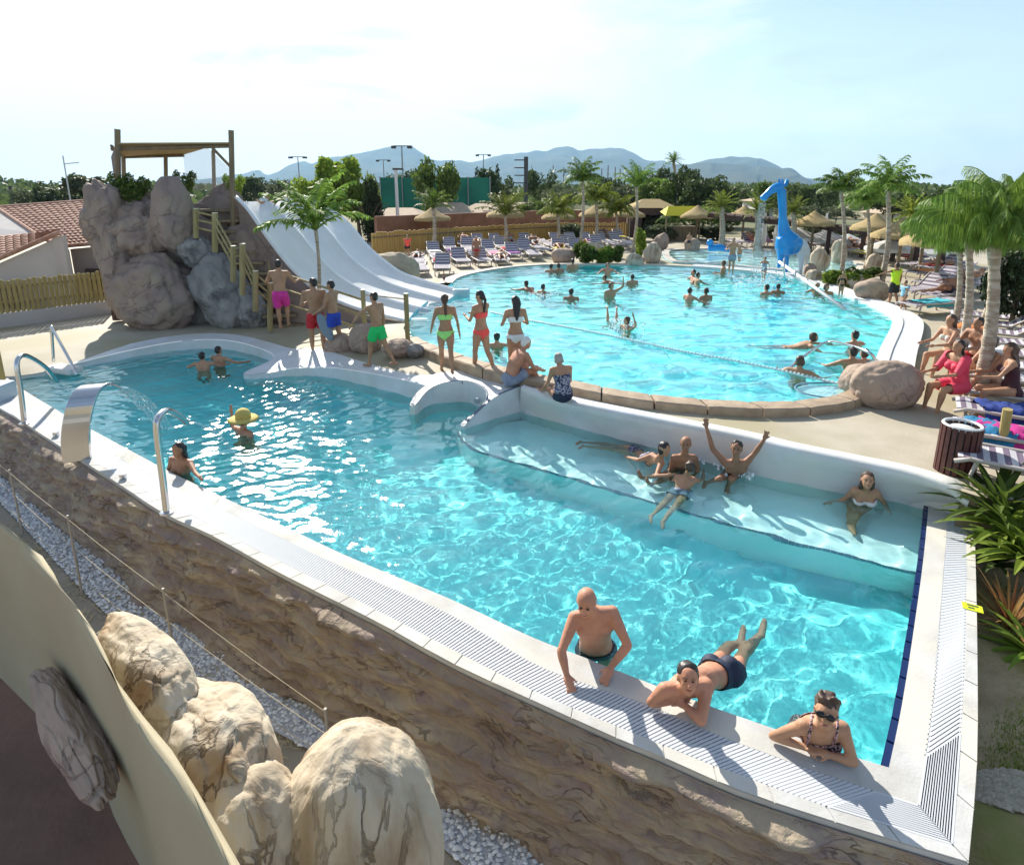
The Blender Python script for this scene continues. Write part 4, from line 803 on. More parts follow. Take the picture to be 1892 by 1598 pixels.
M_tan = mat('tan_render', (.42, .35, .25), .85, (.36, .30, .21), 2, bump=.5, bscale=14)
def skirt(L, name, m, label, out, seed):
    V = []; n = len(L); R_ = 14
    for i, p in enumerate(L):
        for j in range(R_):
            v = j / (R_ - 1); z = (p.z - .07) * (1 - v) + .1 * v; k = noise.noise(Vector((p.x * 1.3, v * 3 + seed, seed))) ; V.append((p.x + out[0] * (v + .5 * k * (v > 0)), p.y + out[1] * (v * .4 + .35 * k * (v > 0)), z))
    b = MB(); b.add(V, [(i * R_ + j, i * R_ + j + 1, (i + 1) * R_ + j + 1, (i + 1) * R_ + j) for i in range(n - 1) for j in range(R_ - 1)]); return tag(b.build(name, m, smooth_=True), label, 'rock work')
skirt(resample(SE0, 50), 'rock_work', M_rock, 'brown artificial rock flank under the near side of the slide', (0, -.55), 2)
skirt(resample(SE3, 50), 'rock_work', M_tan, 'smooth tan render flank under the far right side of the slide', (.45, .6), 6)
def rkd(x, y, d, r, seed, m, label, amp=.16, rot=(0, 0, 0), sub=4): return rock('rock', PD(x, y, d), r, seed, m, label, rot, amp=amp, sub=max(sub, 5), cat='rock', group=None, crag=1.0 if m in (M_rock, M_rockg) else .4)
rkd(196, 402, 16.6, (.60, .55, .98), 31, M_rock, 'bulging grey brown rock at the upper left of the slide tower', .18)
rkd(222, 480, 16.6, (.52, .6, 1.35), 32, M_rock, 'tall rock column at the left side of the slide tower', .18)
rkd(256, 430, 16.7, (.85, .6, .80), 33, M_rock, 'rock with the planting pocket between the dome and the upper left bulge', .2)
rkd(319, 398, 16.4, (.52, .5, .98), 34, M_rock, 'upright domed rock at the top centre of the slide tower', .10)
rkd(290, 540, 16.2, (1.08, .75, 1.08), 35, M_rock, 'huge brown boulder at the foot of the slide tower', .2, sub=5)
rkd(290, 455, 17.3, (1.45, .8, 1.5), 36, M_rock, 'dark rock core filling the middle of the slide tower')
rkd(358, 463, 16.5, (.44, .42, .43), 37, M_rockg, 'small grey boulder perched left of the stairs')
rkd(410, 542, 16.4, (.74, .55, 1.12), 38, M_rockg, 'large grey boulder leaning under the stairs', .14, (0, R(-22), 0), 5)
rkd(464, 575, 16.3, (.42, .35, .66), 39, M_rockg, 'light grey rock beside the bottom step')
rkd(405, 430, 17.9, (1.0, .5, 1.2), 40, M_rock, 'purplish brown rock mass behind the stairs')
rkd(455, 500, 17.4, (.95, .5, 1.2), 41, M_rock, 'brown rock mass behind the lower stair posts')
rkd(520, 560, 17.2, (.95, .45, .8), 42, M_rock, 'low brown rock mass beneath the slide flank')
rkd(345, 560, 17.0, (.9, .5, 1.1), 43, M_rockg, 'shadowed rock between the huge boulder and the grey one')
rkd(722, 500, 21.0, (.95, .5, .6), 44, M_tan, 'tan rounded rock at the right foot of the slide', .12)
for x, y, rx, rz, s, l, m in [(676, 627, .40, .36, 51, 'rounded pinkish boulder between the blue and green shorts boys', M_rockp), (626, 634, .34, .27, 52, 'low pinkish boulder behind the boy in blue shorts', M_rockp), (735, 637, .36, .20, 53, 'flat pinkish rock at the foot of the post in the water', M_rockp), (766, 640, .20, .16, 54, 'small dark rock under the last post', M_rockg)]:
    q = PDK(x, y + 18); rock('boulder', (q.x, q.y + .1, q.z + rz * .55), (rx, rx * .8, rz), s, m, l, amp=.09)
# platform, canopy and posts
D0 = 17.3; M_canvas = mat('tan_canvas', (.34, .26, .12), .85, (.28, .21, .09), 6)
tw = empty('platform_shelter', PD(320, 420, D0), 0, 'wooden platform shelter with a tan canvas roof on top of the slide tower', 'shelter'); iw = tw.location
def wp(name, pts, r, m=M_woodd, par=tw, off=iw): b = MB(); b.tube([Vector(p) - off for p in pts], r, 8); return b.build(name, m, par)
for xa, ya, xb, yb, d in [(217, 239, 219, 400, 17.3), (427, 241, 431, 440, 17.3), (306, 285, 307, 380, 19.6), (228, 288, 230, 370, 19.4), (394, 277, 396, 360, 20.5)]:
    wp('post', [PD(xa, ya, d), PD(xb, yb, d)], .075 if d < 18 else .06)
wp('brace', [PD(391, 272, 17.35), PD(429, 312, 17.35)], .04); wp('beam', [PD(206, 276, 17.4), PD(431, 270, 17.4)], .05); wp('beam', [PD(228, 291, 19.5), PD(340, 288, 19.6)], .04)
wp('beam', [PD(206, 270, 17.3), PD(228, 291, 19.5)], .04)
cv = [PD(214, 267, 17.25), PD(432, 266, 17.25), PD(388, 272, 19.0), PD(337, 287, 19.7), PD(226, 291, 19.6)]
b = MB(); n0 = [p - iw for p in cv]; b.add(n0 + [p + Vector((0, 0, .04)) for p in n0], [(0, 1, 2, 3, 4), (9, 8, 7, 6, 5)] + [(i, (i + 1) % 5, 5 + (i + 1) % 5, 5 + i) for i in range(5)]); b.build('canopy', M_canvas, tw)
b = MB(); q = [PD(205, 290, 17.3), PD(214, 268, 17.3), PD(222, 290, 17.6), PD(222, 345, 17.6), PD(213, 345, 17.3)]; b.add([p - iw for p in q], [(0, 1, 2, 3, 4)]); b.build('side_curtain', mat('grey_canvas', (.26, .22, .20), .9), tw)
M_net = bpy.data.materials.new('sheer_netting'); M_net.use_nodes = True; N = M_net.node_tree.nodes; tr = N.new('ShaderNodeBsdfTransparent'); mx = N.new('ShaderNodeMixShader'); mx.inputs[0].default_value = .35; M_net.node_tree.links.new(tr.outputs[0], mx.inputs[1]); M_net.node_tree.links.new(N['Principled BSDF'].outputs[0], mx.inputs[2]); M_net.node_tree.links.new(mx.outputs[0], N['Material Output'].inputs[0]); N['Principled BSDF'].inputs['Base Color'].default_value = (.6, .6, .6, 1); N['Principled BSDF'].inputs['Roughness'].default_value = .9
b = MB(); q = [PD(338, 286, 19.0), PD(384, 274, 18.6), PD(424, 312, 18.2), PD(424, 352, 18.2), PD(345, 352, 19.0)]; b.add([p - iw for p in q], [(0, 1, 2, 3, 4)]); b.build('wind_net', M_net, tw)
b = MB(); c0 = PD(340, 420, 18.6); b.box(c0 - iw, (3.2, 2.6, .12)); b.build('floor', M_woodd, tw)
# stairs with log posts and rope rails
st = empty('stairs', PD(525, 606, 15.7), 0, 'wooden stairs with log posts and sloping rails climbing from the deck to the slide tower', 'stairs'); is_ = st.location
M_log = mat('log_wood', (.36, .30, .14), .75, (.26, .21, .09), 7, bump=.3, bscale=30, stretch=(1, 1, .2)); M_cap = mat('post_cap', (.8, .76, .62), .7)
FR = [(362, 386, 440, 16.3), (397, 394, 466, 15.7), (431, 455, 520, 15.3), (448, 451, 545, 15.2), (472, 501, 575, 15.2), (499, 523, 612, 15.5)]
BK_ = [(437, 396, 450, 17.9), (459, 411, 460, 17.6), (479, 438, 500, 17.4), (480, 454, 505, 17.1), (500, 468, 530, 16.9)]
for L in (FR, BK_):
    for x, y0, y1, d in L:
        t, bs = PD(x, y0, d), PD(x, y1, d); b = MB(); b.tube([bs - is_, t - is_], .072, 10); o = b.build('post', M_log, st)
        b = MB(); b.tube([t - is_ + Vector((0, 0, -.002)), t - is_ + Vector((0, 0, .012))], .074, 10); b.build('cap', M_cap, o)
    for q in (.12, .42, .72):
        pts = [PD(x, y0 + (y1 - y0) * q * .75 if False else y0 + 48 * q, d) - is_ for x, y0, y1, d in L]; b = MB(); b.tube(pts, .028, 6); b.build('rail', M_log, st)
for k in range(12):                         # treads
    t = k / 11; x = 524 - t * 130; y = 604 - t * 215 ** 1.0; d = 16.0 + t * 1.3; q = PD(x, y, d); b = MB(); b.box(q - is_ + Vector((0, .2, 0)), (.85, .42, .07), R(15)); b.box(q - is_ + Vector((0, .38, -.09)), (.82, .04, .14), R(15)); b.build('tread', M_woodd, st)
def railset(pl, name, label, m, hs, r=.05, rr=.018, cap=True):
    e = empty(name, PDK(pl[0][0], pl[0][2]), 0, label, 'railing'); off = e.location; P3 = []
    for x, y0, y1 in pl:
        g = PDK(x, y1); t = PD(x, y0, g.y); t.x = g.x; P3.append((g, t)); b = MB(); b.tube([g - off, t - off], r, 10); o = b.build('post', m, e)
        if cap: b = MB(); b.tube([t - off, t - off + Vector((0, 0, .012))], r * 1.03, 10); b.build('cap', M_cap, o)
    for h in hs:
        b = MB(); pts = [(g.lerp(t, h) - off) for g, t in P3]; b.tube(pts, rr, 6); b.build('rail', M_rope, e)
railset([(675, 536, 618), (754, 543, 640)], 'post_rail', 'two log posts with thin cords beside the boulders and the slide end', M_log, (.9, .45), .055)
b = MB(); q0 = PD(545, 512, 16.3); 
for k, (a, c) in enumerate((((505, 500, 15.9), (675, 556, 15.0)), ((505, 528, 15.8), (675, 585, 15.0)), ((510, 555, 15.7), (675, 610, 15.0)))):
    b.tube([PD(*a), PD(*c)], .03, 6)
tag(b.build('handrail', M_log, smooth_=True), 'sloping log rails running from the stair foot towards the post by the boulder', 'handrail')
for x, y, l, s_ in ((250, 362, 'planting in the rock pocket left of the domed rock', 1), (345, 345, 'bush behind the right side of the domed rock', 2), (435, 352, 'yellow green bush at the top of the slide', 3), (228, 352, 'bush at the foot of the left shelter post', 4)):
    q = PD(x, y + 22, 16.9 if x < 300 else 18.2); e = empty('shrub', q, 0, l, 'shrub'); c = link('crown', _cm[('loose', 1, 2200)].copy() if ('loose', 1, 2200) in _cm else list(_cm.values())[1].copy(), None, e); c.data.materials.clear(); c.data.materials.append(M_leafb if s_ == 3 else M_leafm); sz = (.75, .75, .8) if x == 250 else (.6, .6, .75); c.scale = sz
# ---------------------------------------------------------------- fence and house on the left
M_fence = mat('yellow_stakes', (.40, .32, .12), .8, (.30, .23, .08), 14, bump=.3, bscale=30, stretch=(1, 1, .2)); M_wallw = mat('house_render', (.50, .46, .43), .85, (.46, .42, .39), 1.5, bump=.1, bscale=30)
fa, fb = P(-260, 640, .3), P(214, 576, .3); fl_ = (fb - fa).length; fdir = (fb - fa).normalized(); rz = math.atan2(fdir.y, fdir.x)
fe = empty('stake_fence', fa, rz, 'yellow wooden stake fence on a low pale wall left of the slide tower', 'fence')
b = MB(); b.box((fl_ / 2, 0, .12), (fl_, .2, .5)); b.build('plinth', M_wallw, fe, bevel=.02)
b = MB(); k = 0; x = .05
while x < fl_:
    h = .86 + random.uniform(-.03, .03); b.tube([(x, 0, .37), (x, random.uniform(-.01, .01), .37 + h), (x, 0, .40 + h)], [.05, .05, .012], 7); x += .118
b.build('stakes', M_fence, fe); b = MB(); b.box((fl_ / 2, .07, .62), (fl_, .04, .07)); b.box((fl_ / 2, .07, 1.05), (fl_, .04, .07)); b.build('rail', M_woodd, fe)
def tilemat():
    m = mat('clay_tiles', (.30, .15, .10), .85, (.42, .24, .17), 5, lo=.4, hi=.6, bump=.3, bscale=30); return m
M_tile = tilemat()
def tiled(name, a, b_, c, d, parent, off, pitch=.24, row=.34):
    """barrel tiled plane: a-b the ridge, d-c the eave"""
    W = ((b_ - a).length + (c - d).length) / 2; H = ((d - a).length + (c - b_).length) / 2; nx = int(W / pitch) * 6; ny = int(H / row); nr = ((b_ - a).cross(d - a)).normalized(); nr = nr if nr.z > 0 else -nr; V = []; F = []
    for j in range(ny + 1):
        for s in (0, 1):
            if j == ny and s: continue
            v = min(1, (j + (1 if s else 0) * .999) / ny)
            for i in range(nx + 1):
                u = i / nx; p = a.lerp(b_, u).lerp(d.lerp(c, u), v); h = .035 * abs(math.sin(math.pi * i / 6)) ** .7 + (.035 if s else 0); V.append(p + nr * h - off)
    rows = 2 * ny + 1; 
    for j in range(rows - 1):
        for i in range(nx): F.append((j * (nx + 1) + i, j * (nx + 1) + i + 1, (j + 1) * (nx + 1) + i + 1, (j + 1) * (nx + 1) + i))
    bb = MB(); bb.add(V, F); return bb.build(name, M_tile, parent, fix=False)
h0 = PD(0, 500, 21); hs = empty('tiled_house', h0, 0, 'low pale house with brown barrel tiled roofs behind the stake fence', 'house'); off = Vector(h0)
rA, rB = PD(-220, 396, 26.5), PD(262, 365, 25.5); eC, eD = PD(262, 443, 21.2), PD(110, 456, 21.2); rL = PD(-6, 384, 25.9)
tiled('roof', rL, rB, eC, eD, hs, off)
v1 = PD(62, 430, 22.6)
b = MB(); b.add([p - off for p in (rA, rL, v1, PD(-220, 470, 22.6))], [(0, 1, 2, 3)]); b.build('gable_wall', M_wallw, hs)
b = MB(); b.tube([rL - off, v1 - off, eD - off], .07, 8); b.tube([eD - off, eC - off], .06, 8); b.tube([rL - off, rB - off], .09, 8); b.build('ridge_tiles', M_tile, hs)
zg = .25
def wallquad(par, off, a, c, m, name='wall', zb=zg, t=.2):
    bb = MB(); n = Vector((-(c - a).y, (c - a).x, 0)).normalized() * t; q = [a, c, c + n, a + n]; lo = [Vector((p.x, p.y, zb)) for p in q]; bb.add([p - off for p in q + lo], [(0, 1, 2, 3), (7, 6, 5, 4), (0, 4, 5, 1), (1, 5, 6, 2), (2, 6, 7, 3), (3, 7, 4, 0)]); return bb.build(name, m, par)
wallquad(hs, off, eD + Vector((.1, .35, -.12)), eC + Vector((0, .35, -.12)), M_wallw)
w0, w1, w2, w3 = PD(-240, 452, 22.0), PD(108, 427, 22.0), PD(110, 431, 19.2), PD(-240, 560, 19.2)
g0 = PD(109, 430, 19.3); g1 = PD(0, 477, 19.0); g2 = PD(-200, 566, 18.6); t0 = PD(108, 427, 21.4); t1 = PD(0, 437, 21.4); t2 = PD(-200, 455, 21.4)
tiled('roof', t2, t0, g0, g2, hs, off, .26, .36); b = MB(); b.tube([g0 - off, g1 - off, g2 - off], .07, 8); b.build('verge_tiles', M_tile, hs)
wallquad(hs, off, g2 + Vector((0, .12, -.1)), g0 + Vector((0, .12, -.1)), M_wallw); wallquad(hs, off, g0 + Vector((-.1, .12, -.12)), eD + Vector((.1, .3, -.15)), M_wallw)
for x, y in ((184, 500), (10, 530)):
    q = PD(x, y, 20.9 if x > 100 else 18.7); b = MB(); b.box(q - off, (.95, .12, .12)); b.build('window_head', mat('dark_wood', (.05, .035, .03), .7), hs); b = MB(); b.box(q - off + Vector((0, .06, -.4)), (.85, .06, .7)); b.build('window', mat('dark_glass', (.03, .03, .035), .15), hs)
b = MB(); q = P(222, 594, .3)
for k in range(18): a = k * math.tau / 18; b.box((q.x + .16 * math.cos(a), q.y + .16 * math.sin(a), q.z + .32), (.05, .03, .52), a + R(90))
b.tube([q + Vector((0, 0, .08)), q + Vector((0, 0, .55))], .15, 12); tag(b.build('litter_bin', mat('brown_slats', (.10, .045, .03), .6)), 'brown slatted litter bin at the left foot of the slide tower', 'litter bin')
# ---------------------------------------------------------------- lamps, masts, far buildings
M_metal = mat('grey_metal', (.30, .31, .33), .5, metal=.4); M_dark = mat('dark_metal', (.05, .05, .055), .6); M_wm = mat('white_metal', (.62, .62, .62), .5)
def mast(x, yt, d, hw, label, m=M_metal, r=.09, name='floodlight_mast', cat='floodlight'):
    t = PD(x, yt, d); e = empty(name, (t.x, d, .4), 0, label, cat); h = t.z - .4; b = MB(); b.tube([(0, 0, 0), (0, 0, h)], [r, r * .6], 8); b.build('pole', m, e)
    b = MB(); b.tube([(-hw, 0, h), (hw, 0, h)], r * .5, 6); b.build('crossbar', m, e)
    for s in (-1, 1): b = MB(); b.box((s * hw, 0, h - r), (hw * .55, r * 4, r * 2.2)); b.build('lamp_head', M_dark, e, bevel=.01)
    return e
mast(742, 270, 60, .75, 'tall double headed floodlight mast, the highest of the four', r=.11); mast(708, 296, 85, .75, 'double headed floodlight mast left of the highest one', r=.1); mast(550, 290, 80, .9, 'double headed floodlight mast behind the slide palm', r=.1); mast(893, 286, 80, .75, 'double headed floodlight mast right of the leafy tree', r=.1)
t = PD(731, 314, 42); e = empty('street_lamp', (t.x, 42, .4), 0, 'pale lamp post standing by the green netting', 'lamp post'); b = MB(); b.tube([(0, 0, 0), (0, 0, t.z - .4)], [.13, .10], 8); b.build('pole', M_wm, e); b = MB(); b.box((.15, 0, t.z - .35), (.7, .25, .14)); b.build('lamp_head', M_dark, e, bevel=.03)
t = PD(116, 288, 60); e = empty('street_lamp', (t.x, 60, .4), 0, 'thin tall street light with one arm above the tiled house', 'lamp post'); b = MB(); b.tube([(0, 0, 0), (0, 0, t.z - .4)], .06, 8); b.build('pole', M_wm, e); b = MB(); h = t.z - .4; b.tube([(0, 0, h - .75), (1.4, 0, h - .62)], .05, 6); b.build('arm', M_wm, e)
for x, yt, yb, d, rr, l in [(972, 290, 400, 60, .2, 'dark telegraph pole behind the palms'), (18, 344, 380, 70, .16, 'short dark pole at the far left edge')]:
    t = PD(x, yt, d); b = MB(); b.tube([(t.x, d, .4), (t.x, d, t.z)], rr, 8)
    if x > 900:
        for k in range(4): b.box((t.x - .5, d, t.z - .3 - k * .7), (1.2, .1, .1))
    tag(b.build('utility_pole', M_dark), l, 'pole')
for i, x in enumerate((1022, 1042, 1112, 1124, 1137, 1146)):
    t = PD(x, 306 + (i % 3) * 3, 110); b = MB(); b.tube([(t.x, 110, .4), (t.x, 110, t.z)], .1, 6); b.box((t.x, 110, t.z - 1.4), (.5, .1, .1)); tag(b.build('antenna_mast', M_metal), 'thin bare mast against the mountains, %s from the left' % ('first', 'second', 'third', 'fourth', 'fifth', 'sixth')[i], 'mast', 'thin masts against the mountains')
M_green = mat('green_netting', (.02, .20, .13), .9, (.015, .14, .10), .6); b = MB(); a0, a1 = PD(698, 328, 58), PD(906, 330, 60); z1 = a0.z
b.box(((a0.x + a1.x) / 2, 59, (.4 + z1) / 2), (a1.x - a0.x, .05, z1 - .4)); e = empty('sports_netting', (0, 0, 0), 0, 'green windbreak netting round the sports court', 'netting'); b.build('net', M_green, e)
for k in range(6): xx = a0.x + (a1.x - a0.x) * k / 5; b = MB(); b.tube([(xx, 58.9, .4), (xx, 58.9, z1 + .1)], .05, 6); b.build('post', M_metal, e)
M_bwall = mat('bungalow_wall', (.62, .60, .57), .85); M_broof = mat('bungalow_roof', (.46, .36, .26), .9, (.38, .29, .2), 3)
def bungalow(x0, x1, ye, yr, d, label, dark=None, m=M_bwall, dd=6):
    A_, B_ = PD(x0, ye, d), PD(x1, ye, d); zr = PD((x0 + x1) / 2, yr, d + dd * .5).z; w_ = B_.x - A_.x; e = empty('bungalow', ((A_.x + B_.x) / 2, d, .4), 0, label, 'bungalow'); ze = A_.z - .4; zr -= .4; ins = min(w_ * .28, 2.5)
    b = MB(); b.box((0, dd / 2, ze / 2), (w_ - .8, dd - .8, ze)); b.build('wall', m, e)
    b = MB(); V = [(-w_ / 2, 0, ze - .05), (w_ / 2, 0, ze - .05), (w_ / 2, dd, ze - .05), (-w_ / 2, dd, ze - .05), (-w_ / 2 + ins, dd / 2, zr), (w_ / 2 - ins, dd / 2, zr)]; b.add(V, [(0, 1, 5, 4), (1, 2, 5), (2, 3, 4, 5), (3, 0, 4), (3, 2, 1, 0)]); b.build('roof', M_broof, e)
    for s, wd, hh in (dark or []): b = MB(); b.box((s * w_, .38, hh / 2 + (.0 if hh > 1.6 else .9)), (wd, .06, hh)); b.build('door' if hh > 1.6 else 'window', MATS['dark_glass'], e)
    return e
bungalow(672, 782, 402, 384, 43, 'dark open sided pavilion with a pale hipped roof behind the slide', m=M_dark)  # solid dark block painted as the shaded inside of the open pavilion
bungalow(770, 880, 402, 374, 48, 'bungalow with tan roof behind the leftmost straw parasol', [(-.2, .9, .8)])
bungalow(842, 958, 392, 376, 50, 'white walled bungalow with one dark window left of the dark pole', [(.0, .7, 1.7), (-.3, .9, .8)])
bungalow(928, 1010, 396, 374, 49, 'bungalow with a tan hipped roof and dark doorway by the dark pole', [(-.1, 1.4, 1.8)])
bungalow(1005, 1072, 410, 392, 50, 'small pale bungalow behind the second straw parasol')
for k, (x0, x1, ye, yr, l) in enumerate([(1640, 1730, 395, 380, 'pale low building behind the right hand palms'), (1400, 1440, 372, 366, 'tiny pale house by the woodland')]): bungalow(x0, x1, ye, yr, 70, l)
# bamboo fence and hedge behind the left bank
fa, fb = P(765, 470, .45), P(1152, 440, .45); fa.y, fb.y = fa.y, fb.y
pts = [P(690, 470, .45), P(770, 463, .45), P(900, 452, .45), P(1030, 443, .45), P(1150, 440, .45)]; pts = [Vector((p.x, min(p.y, 42.5), .45)) for p in pts]
M_bamboo = mat('bamboo', (.52, .36, .12), .75, (.42, .28, .09), 9, stretch=(1, 1, .1)); e = empty('cane_fence', pts[0], 0, 'yellow cane fence running behind the left bank of loungers', 'fence')
Q = resample(pts, int(length(pts) / .16)); b = MB()
for p in Q: h = 1.15 + random.uniform(-.05, .05); b.tube([p - pts[0], p - pts[0] + Vector((0, 0, h))], .078, 5)
b.build('canes', M_bamboo, e, fix=False); b = MB(); b.tube([p - pts[0] + Vector((0, -.1, .9)) for p in Q[::6]], .04, 5); b.build('rail', M_woodd, e)
b = MB(); pts2 = [Vector((p.x * 1.07, p.y + 3.5, .4)) for p in pts]
for a, c in zip(pts2, pts2[1:]): b.box(((a.x + c.x) / 2, (a.y + c.y) / 2, .4 + .95), ((c - a).length + .1, .3, 1.9), math.atan2(c.y - a.y, c.x - a.x))
tag(b.build('boundary_wall', mat('terracotta_wall', (.26, .13, .085), .9, (.20, .10, .06), 2)), 'reddish brown boundary wall behind the yellow cane fence', 'wall')
# stage with straw roof
e = empty('stage', P(1206, 438, .45), 0, 'dark brown open fronted stage with a straw roof at the far end', 'stage'); M_brn = mat('dark_brown_wood', (.055, .03, .028), .8, (.09, .05, .04), 3); W_, H_ = 1206, 0
s = e.location.y / FOC; w_ = 60 * s; h_ = 52 * s
for nm, c, dd in (('side_wall', (-w_ / 2, 1.2, h_ / 2), (.7, 2.4, h_)), ('side_wall', (w_ / 2, 1.2, h_ / 2), (.7, 2.4, h_)), ('back_wall', (0, 2.5, h_ / 2), (w_, .2, h_)), ('header', (0, .1, h_ - .25), (w_ + .7, .5, .5)), ('floor', (0, 1.2, .15), (w_, 2.4, .3))): b = MB(); b.box(c, dd); b.build(nm, M_brn, e)
M_thatch = mat('straw_thatch', (.44, .33, .15), .95, (.30, .21, .09), 26, bump=.9, bscale=30, stretch=(1, 1, .35), lo=.3, hi=.7)
b = MB(); b.add([(-w_ / 2 - .5, -.3, h_), (w_ / 2 + .5, -.3, h_), (w_ / 2 + .5, 2.8, h_), (-w_ / 2 - .5, 2.8, h_), (-w_ / 2 + .6, 1.2, h_ + .6), (w_ / 2 - .6, 1.2, h_ + .6)], [(0, 1, 5, 4), (1, 2, 5), (2, 3, 4, 5), (3, 0, 4), (3, 2, 1, 0)]); b.build('straw_roof', M_thatch, e)
# pergola with white parasols below
pg = [P(1338, 462, .45), P(1500, 468, .45), P(1640, 482, .45), P(1745, 505, .45)]; e = empty('pergola', pg[0], 0, 'long dark timber pergola beyond the kids pool', 'pergola'); off = Vector(pg[0]); tops = [PD(1338, 402, pg[0].y), PD(1500, 417, pg[1].y), PD(1640, 435, pg[2].y), PD(1745, 452, pg[3].y)]
b = MB()
for a, c in zip(tops, tops[1:]):
    d = c - a; b.box((a + c) / 2 - off, (d.length, .18, .28), M=d.to_track_quat('X', 'Z').to_matrix()); b.box((a + c) / 2 - off + Vector((0, 3, 0)), (d.length, .18, .28), M=d.to_track_quat('X', 'Z').to_matrix())
b.build('beam', M_brn, e); b = MB()
for q in resample(tops, 30): b.box(q - off + Vector((0, 1.5, .18)), (.09, 3.6, .1))
b.build('rafters', M_brn, e)
for q, g in zip(resample(tops, 8), resample(pg, 8)):
    b = MB(); b.box((q.x - off.x, q.y - off.y, (q.z + .45) / 2 - off.z), (.16, .16, q.z - .45)); b.build('post', M_brn, e)
M_cloth = mat('white_canvas', (.80, .79, .76), .8, trans=.3)
for x, y, l in ((1476, 430, 'white parasol just right of the giraffe under the pergola'), (1528, 434, 'white parasol second from the giraffe'), (1568, 441, 'white parasol behind the tall palm trunk'), (1652, 448, 'white parasol behind the full right hand palm'), (1712, 455, 'white parasol rightmost behind the straw parasols')):
    g = P(x, 470 if x < 1600 else 490, .45); t = PD(x, y - 9, g.y + 1.2); e = empty('sun_parasol', (t.x, g.y + 1.2, .45), 0, l, 'parasol', 'white parasols under the pergola'); h = t.z - .45; b = MB(); n = 8; V = [(0, 0, h)] + [(1.25 * math.cos(k * math.tau / n), 1.25 * math.sin(k * math.tau / n), h - .5) for k in range(n)] + [(1.25 * math.cos(k * math.tau / n), 1.25 * math.sin(k * math.tau / n), h - .65) for k in range(n)]
    b.add(V, [(0, 1 + k, 1 + (k + 1) % n) for k in range(n)] + [(1 + k, 1 + n + k, 1 + n + (k + 1) % n, 1 + (k + 1) % n) for k in range(n)]); b.build('canopy', M_cloth, e); b = MB(); b.tube([(0, 0, 0), (0, 0, h)], .035, 6); b.build('pole', M_wm, e)
for x, y, wl_ in ((1408, 428, 'left'), (1432, 430, 'middle'), (1520, 440, 'right')):
    g = P(x, 464, .45); b = MB(); b.tube([g + Vector((0, 0, .3)), g + Vector((0, 0, .9)), g + Vector((0, 0, 2.1))], [.14, .2, .04], 8); tag(b.build('closed_parasol', M_cloth), '%s closed cream parasol of the three below the pergola' % wl_, 'parasol', 'closed parasols')
# straw parasols
def straw_parasol():
    e = empty('straw_parasol', (0, 0, 0)); b = MB(); n = 30; V = []; F = []; R_ = 1.12
    prof = [(0.02, 2.42), (.10, 2.36), (.35, 2.16), (.75, 1.93), (1.0, 1.80), (1.12, 1.70), (1.13, 1.60)]
    for i, (rr, z) in enumerate(prof):
        for k in range(n): a = k * math.tau / n; j = random.uniform(-.03, .03) * (i > 3); V.append(((rr + j) * math.cos(a), (rr + j) * math.sin(a), z + j * 1.3))
    for i in range(len(prof) - 1):
        for k in range(n): F.append((i * n + k, i * n + (k + 1) % n, (i + 1) * n + (k + 1) % n, (i + 1) * n + k))
    b.add(V, F); b.build('thatch', M_thatch, e, smooth_=True)
    f = MB()
    for k in range(170): a = random.uniform(0, 6.28); u = random.uniform(.85, 1.14); p = Vector((u * math.cos(a), u * math.sin(a), 1.86 - (u - .8) * .6)); d = Vector((math.cos(a) * .08, math.sin(a) * .08, -.2)) * random.uniform(.6, 1.2); s = Vector((-math.sin(a), math.cos(a), 0)) * .016; f.add([p - s, p + s, p + d], [(0, 1, 2)])
    f.build('fringe', M_thatch, e, fix=False); b = MB(); b.tube([(0, 0, 0), (0, 0, 2.0)], .065, 9); b.build('pole', M_woodd, e)
    b = MB()
    for k in range(6): a = k * math.tau / 6; b.tube([(0, 0, 2.1), (1.02 * math.cos(a), 1.02 * math.sin(a), 1.72)], .02, 5)
    b.build('ribs', M_woodd, e, fix=False); return e
SP = [(800, 455, 'straw parasol leftmost, in front of the leafy palm'), (934, 453, 'straw parasol in front of the yellow green palm'), (1030, 450, 'straw parasol third from the left along the cane fence'), (1100, 447, 'straw parasol fourth from the left along the cane fence'), (1160, 444, 'straw parasol beside the left wall of the stage'), (1285, 448, 'straw parasol right of the stage over the yellow stall'),
      (1370, 453, 'straw parasol at the left end of the pergola'), (1497, 470, 'straw parasol right behind the giraffe back'), (1607, 486, 'straw parasol between the two tall palms'), (1655, 512, 'straw parasol left front of the right hand cluster'), (1697, 505, 'straw parasol middle of the right hand cluster'), (1680, 495, 'straw parasol at the back of the right hand cluster'), (1722, 548, 'straw parasol nearest of the right hand cluster')]
sp0 = straw_parasol()
for i, (x, y, l) in enumerate(SP):
    o = sp0 if i == 0 else copy_tree(sp0); g = P(x, y, .45); o.location = g; o.rotation_euler.z = i * .7; s = random.uniform(.94, 1.05); o.scale = (s, s, s * random.uniform(.97, 1.04)); tag(o, l, 'straw parasol', 'straw parasols')
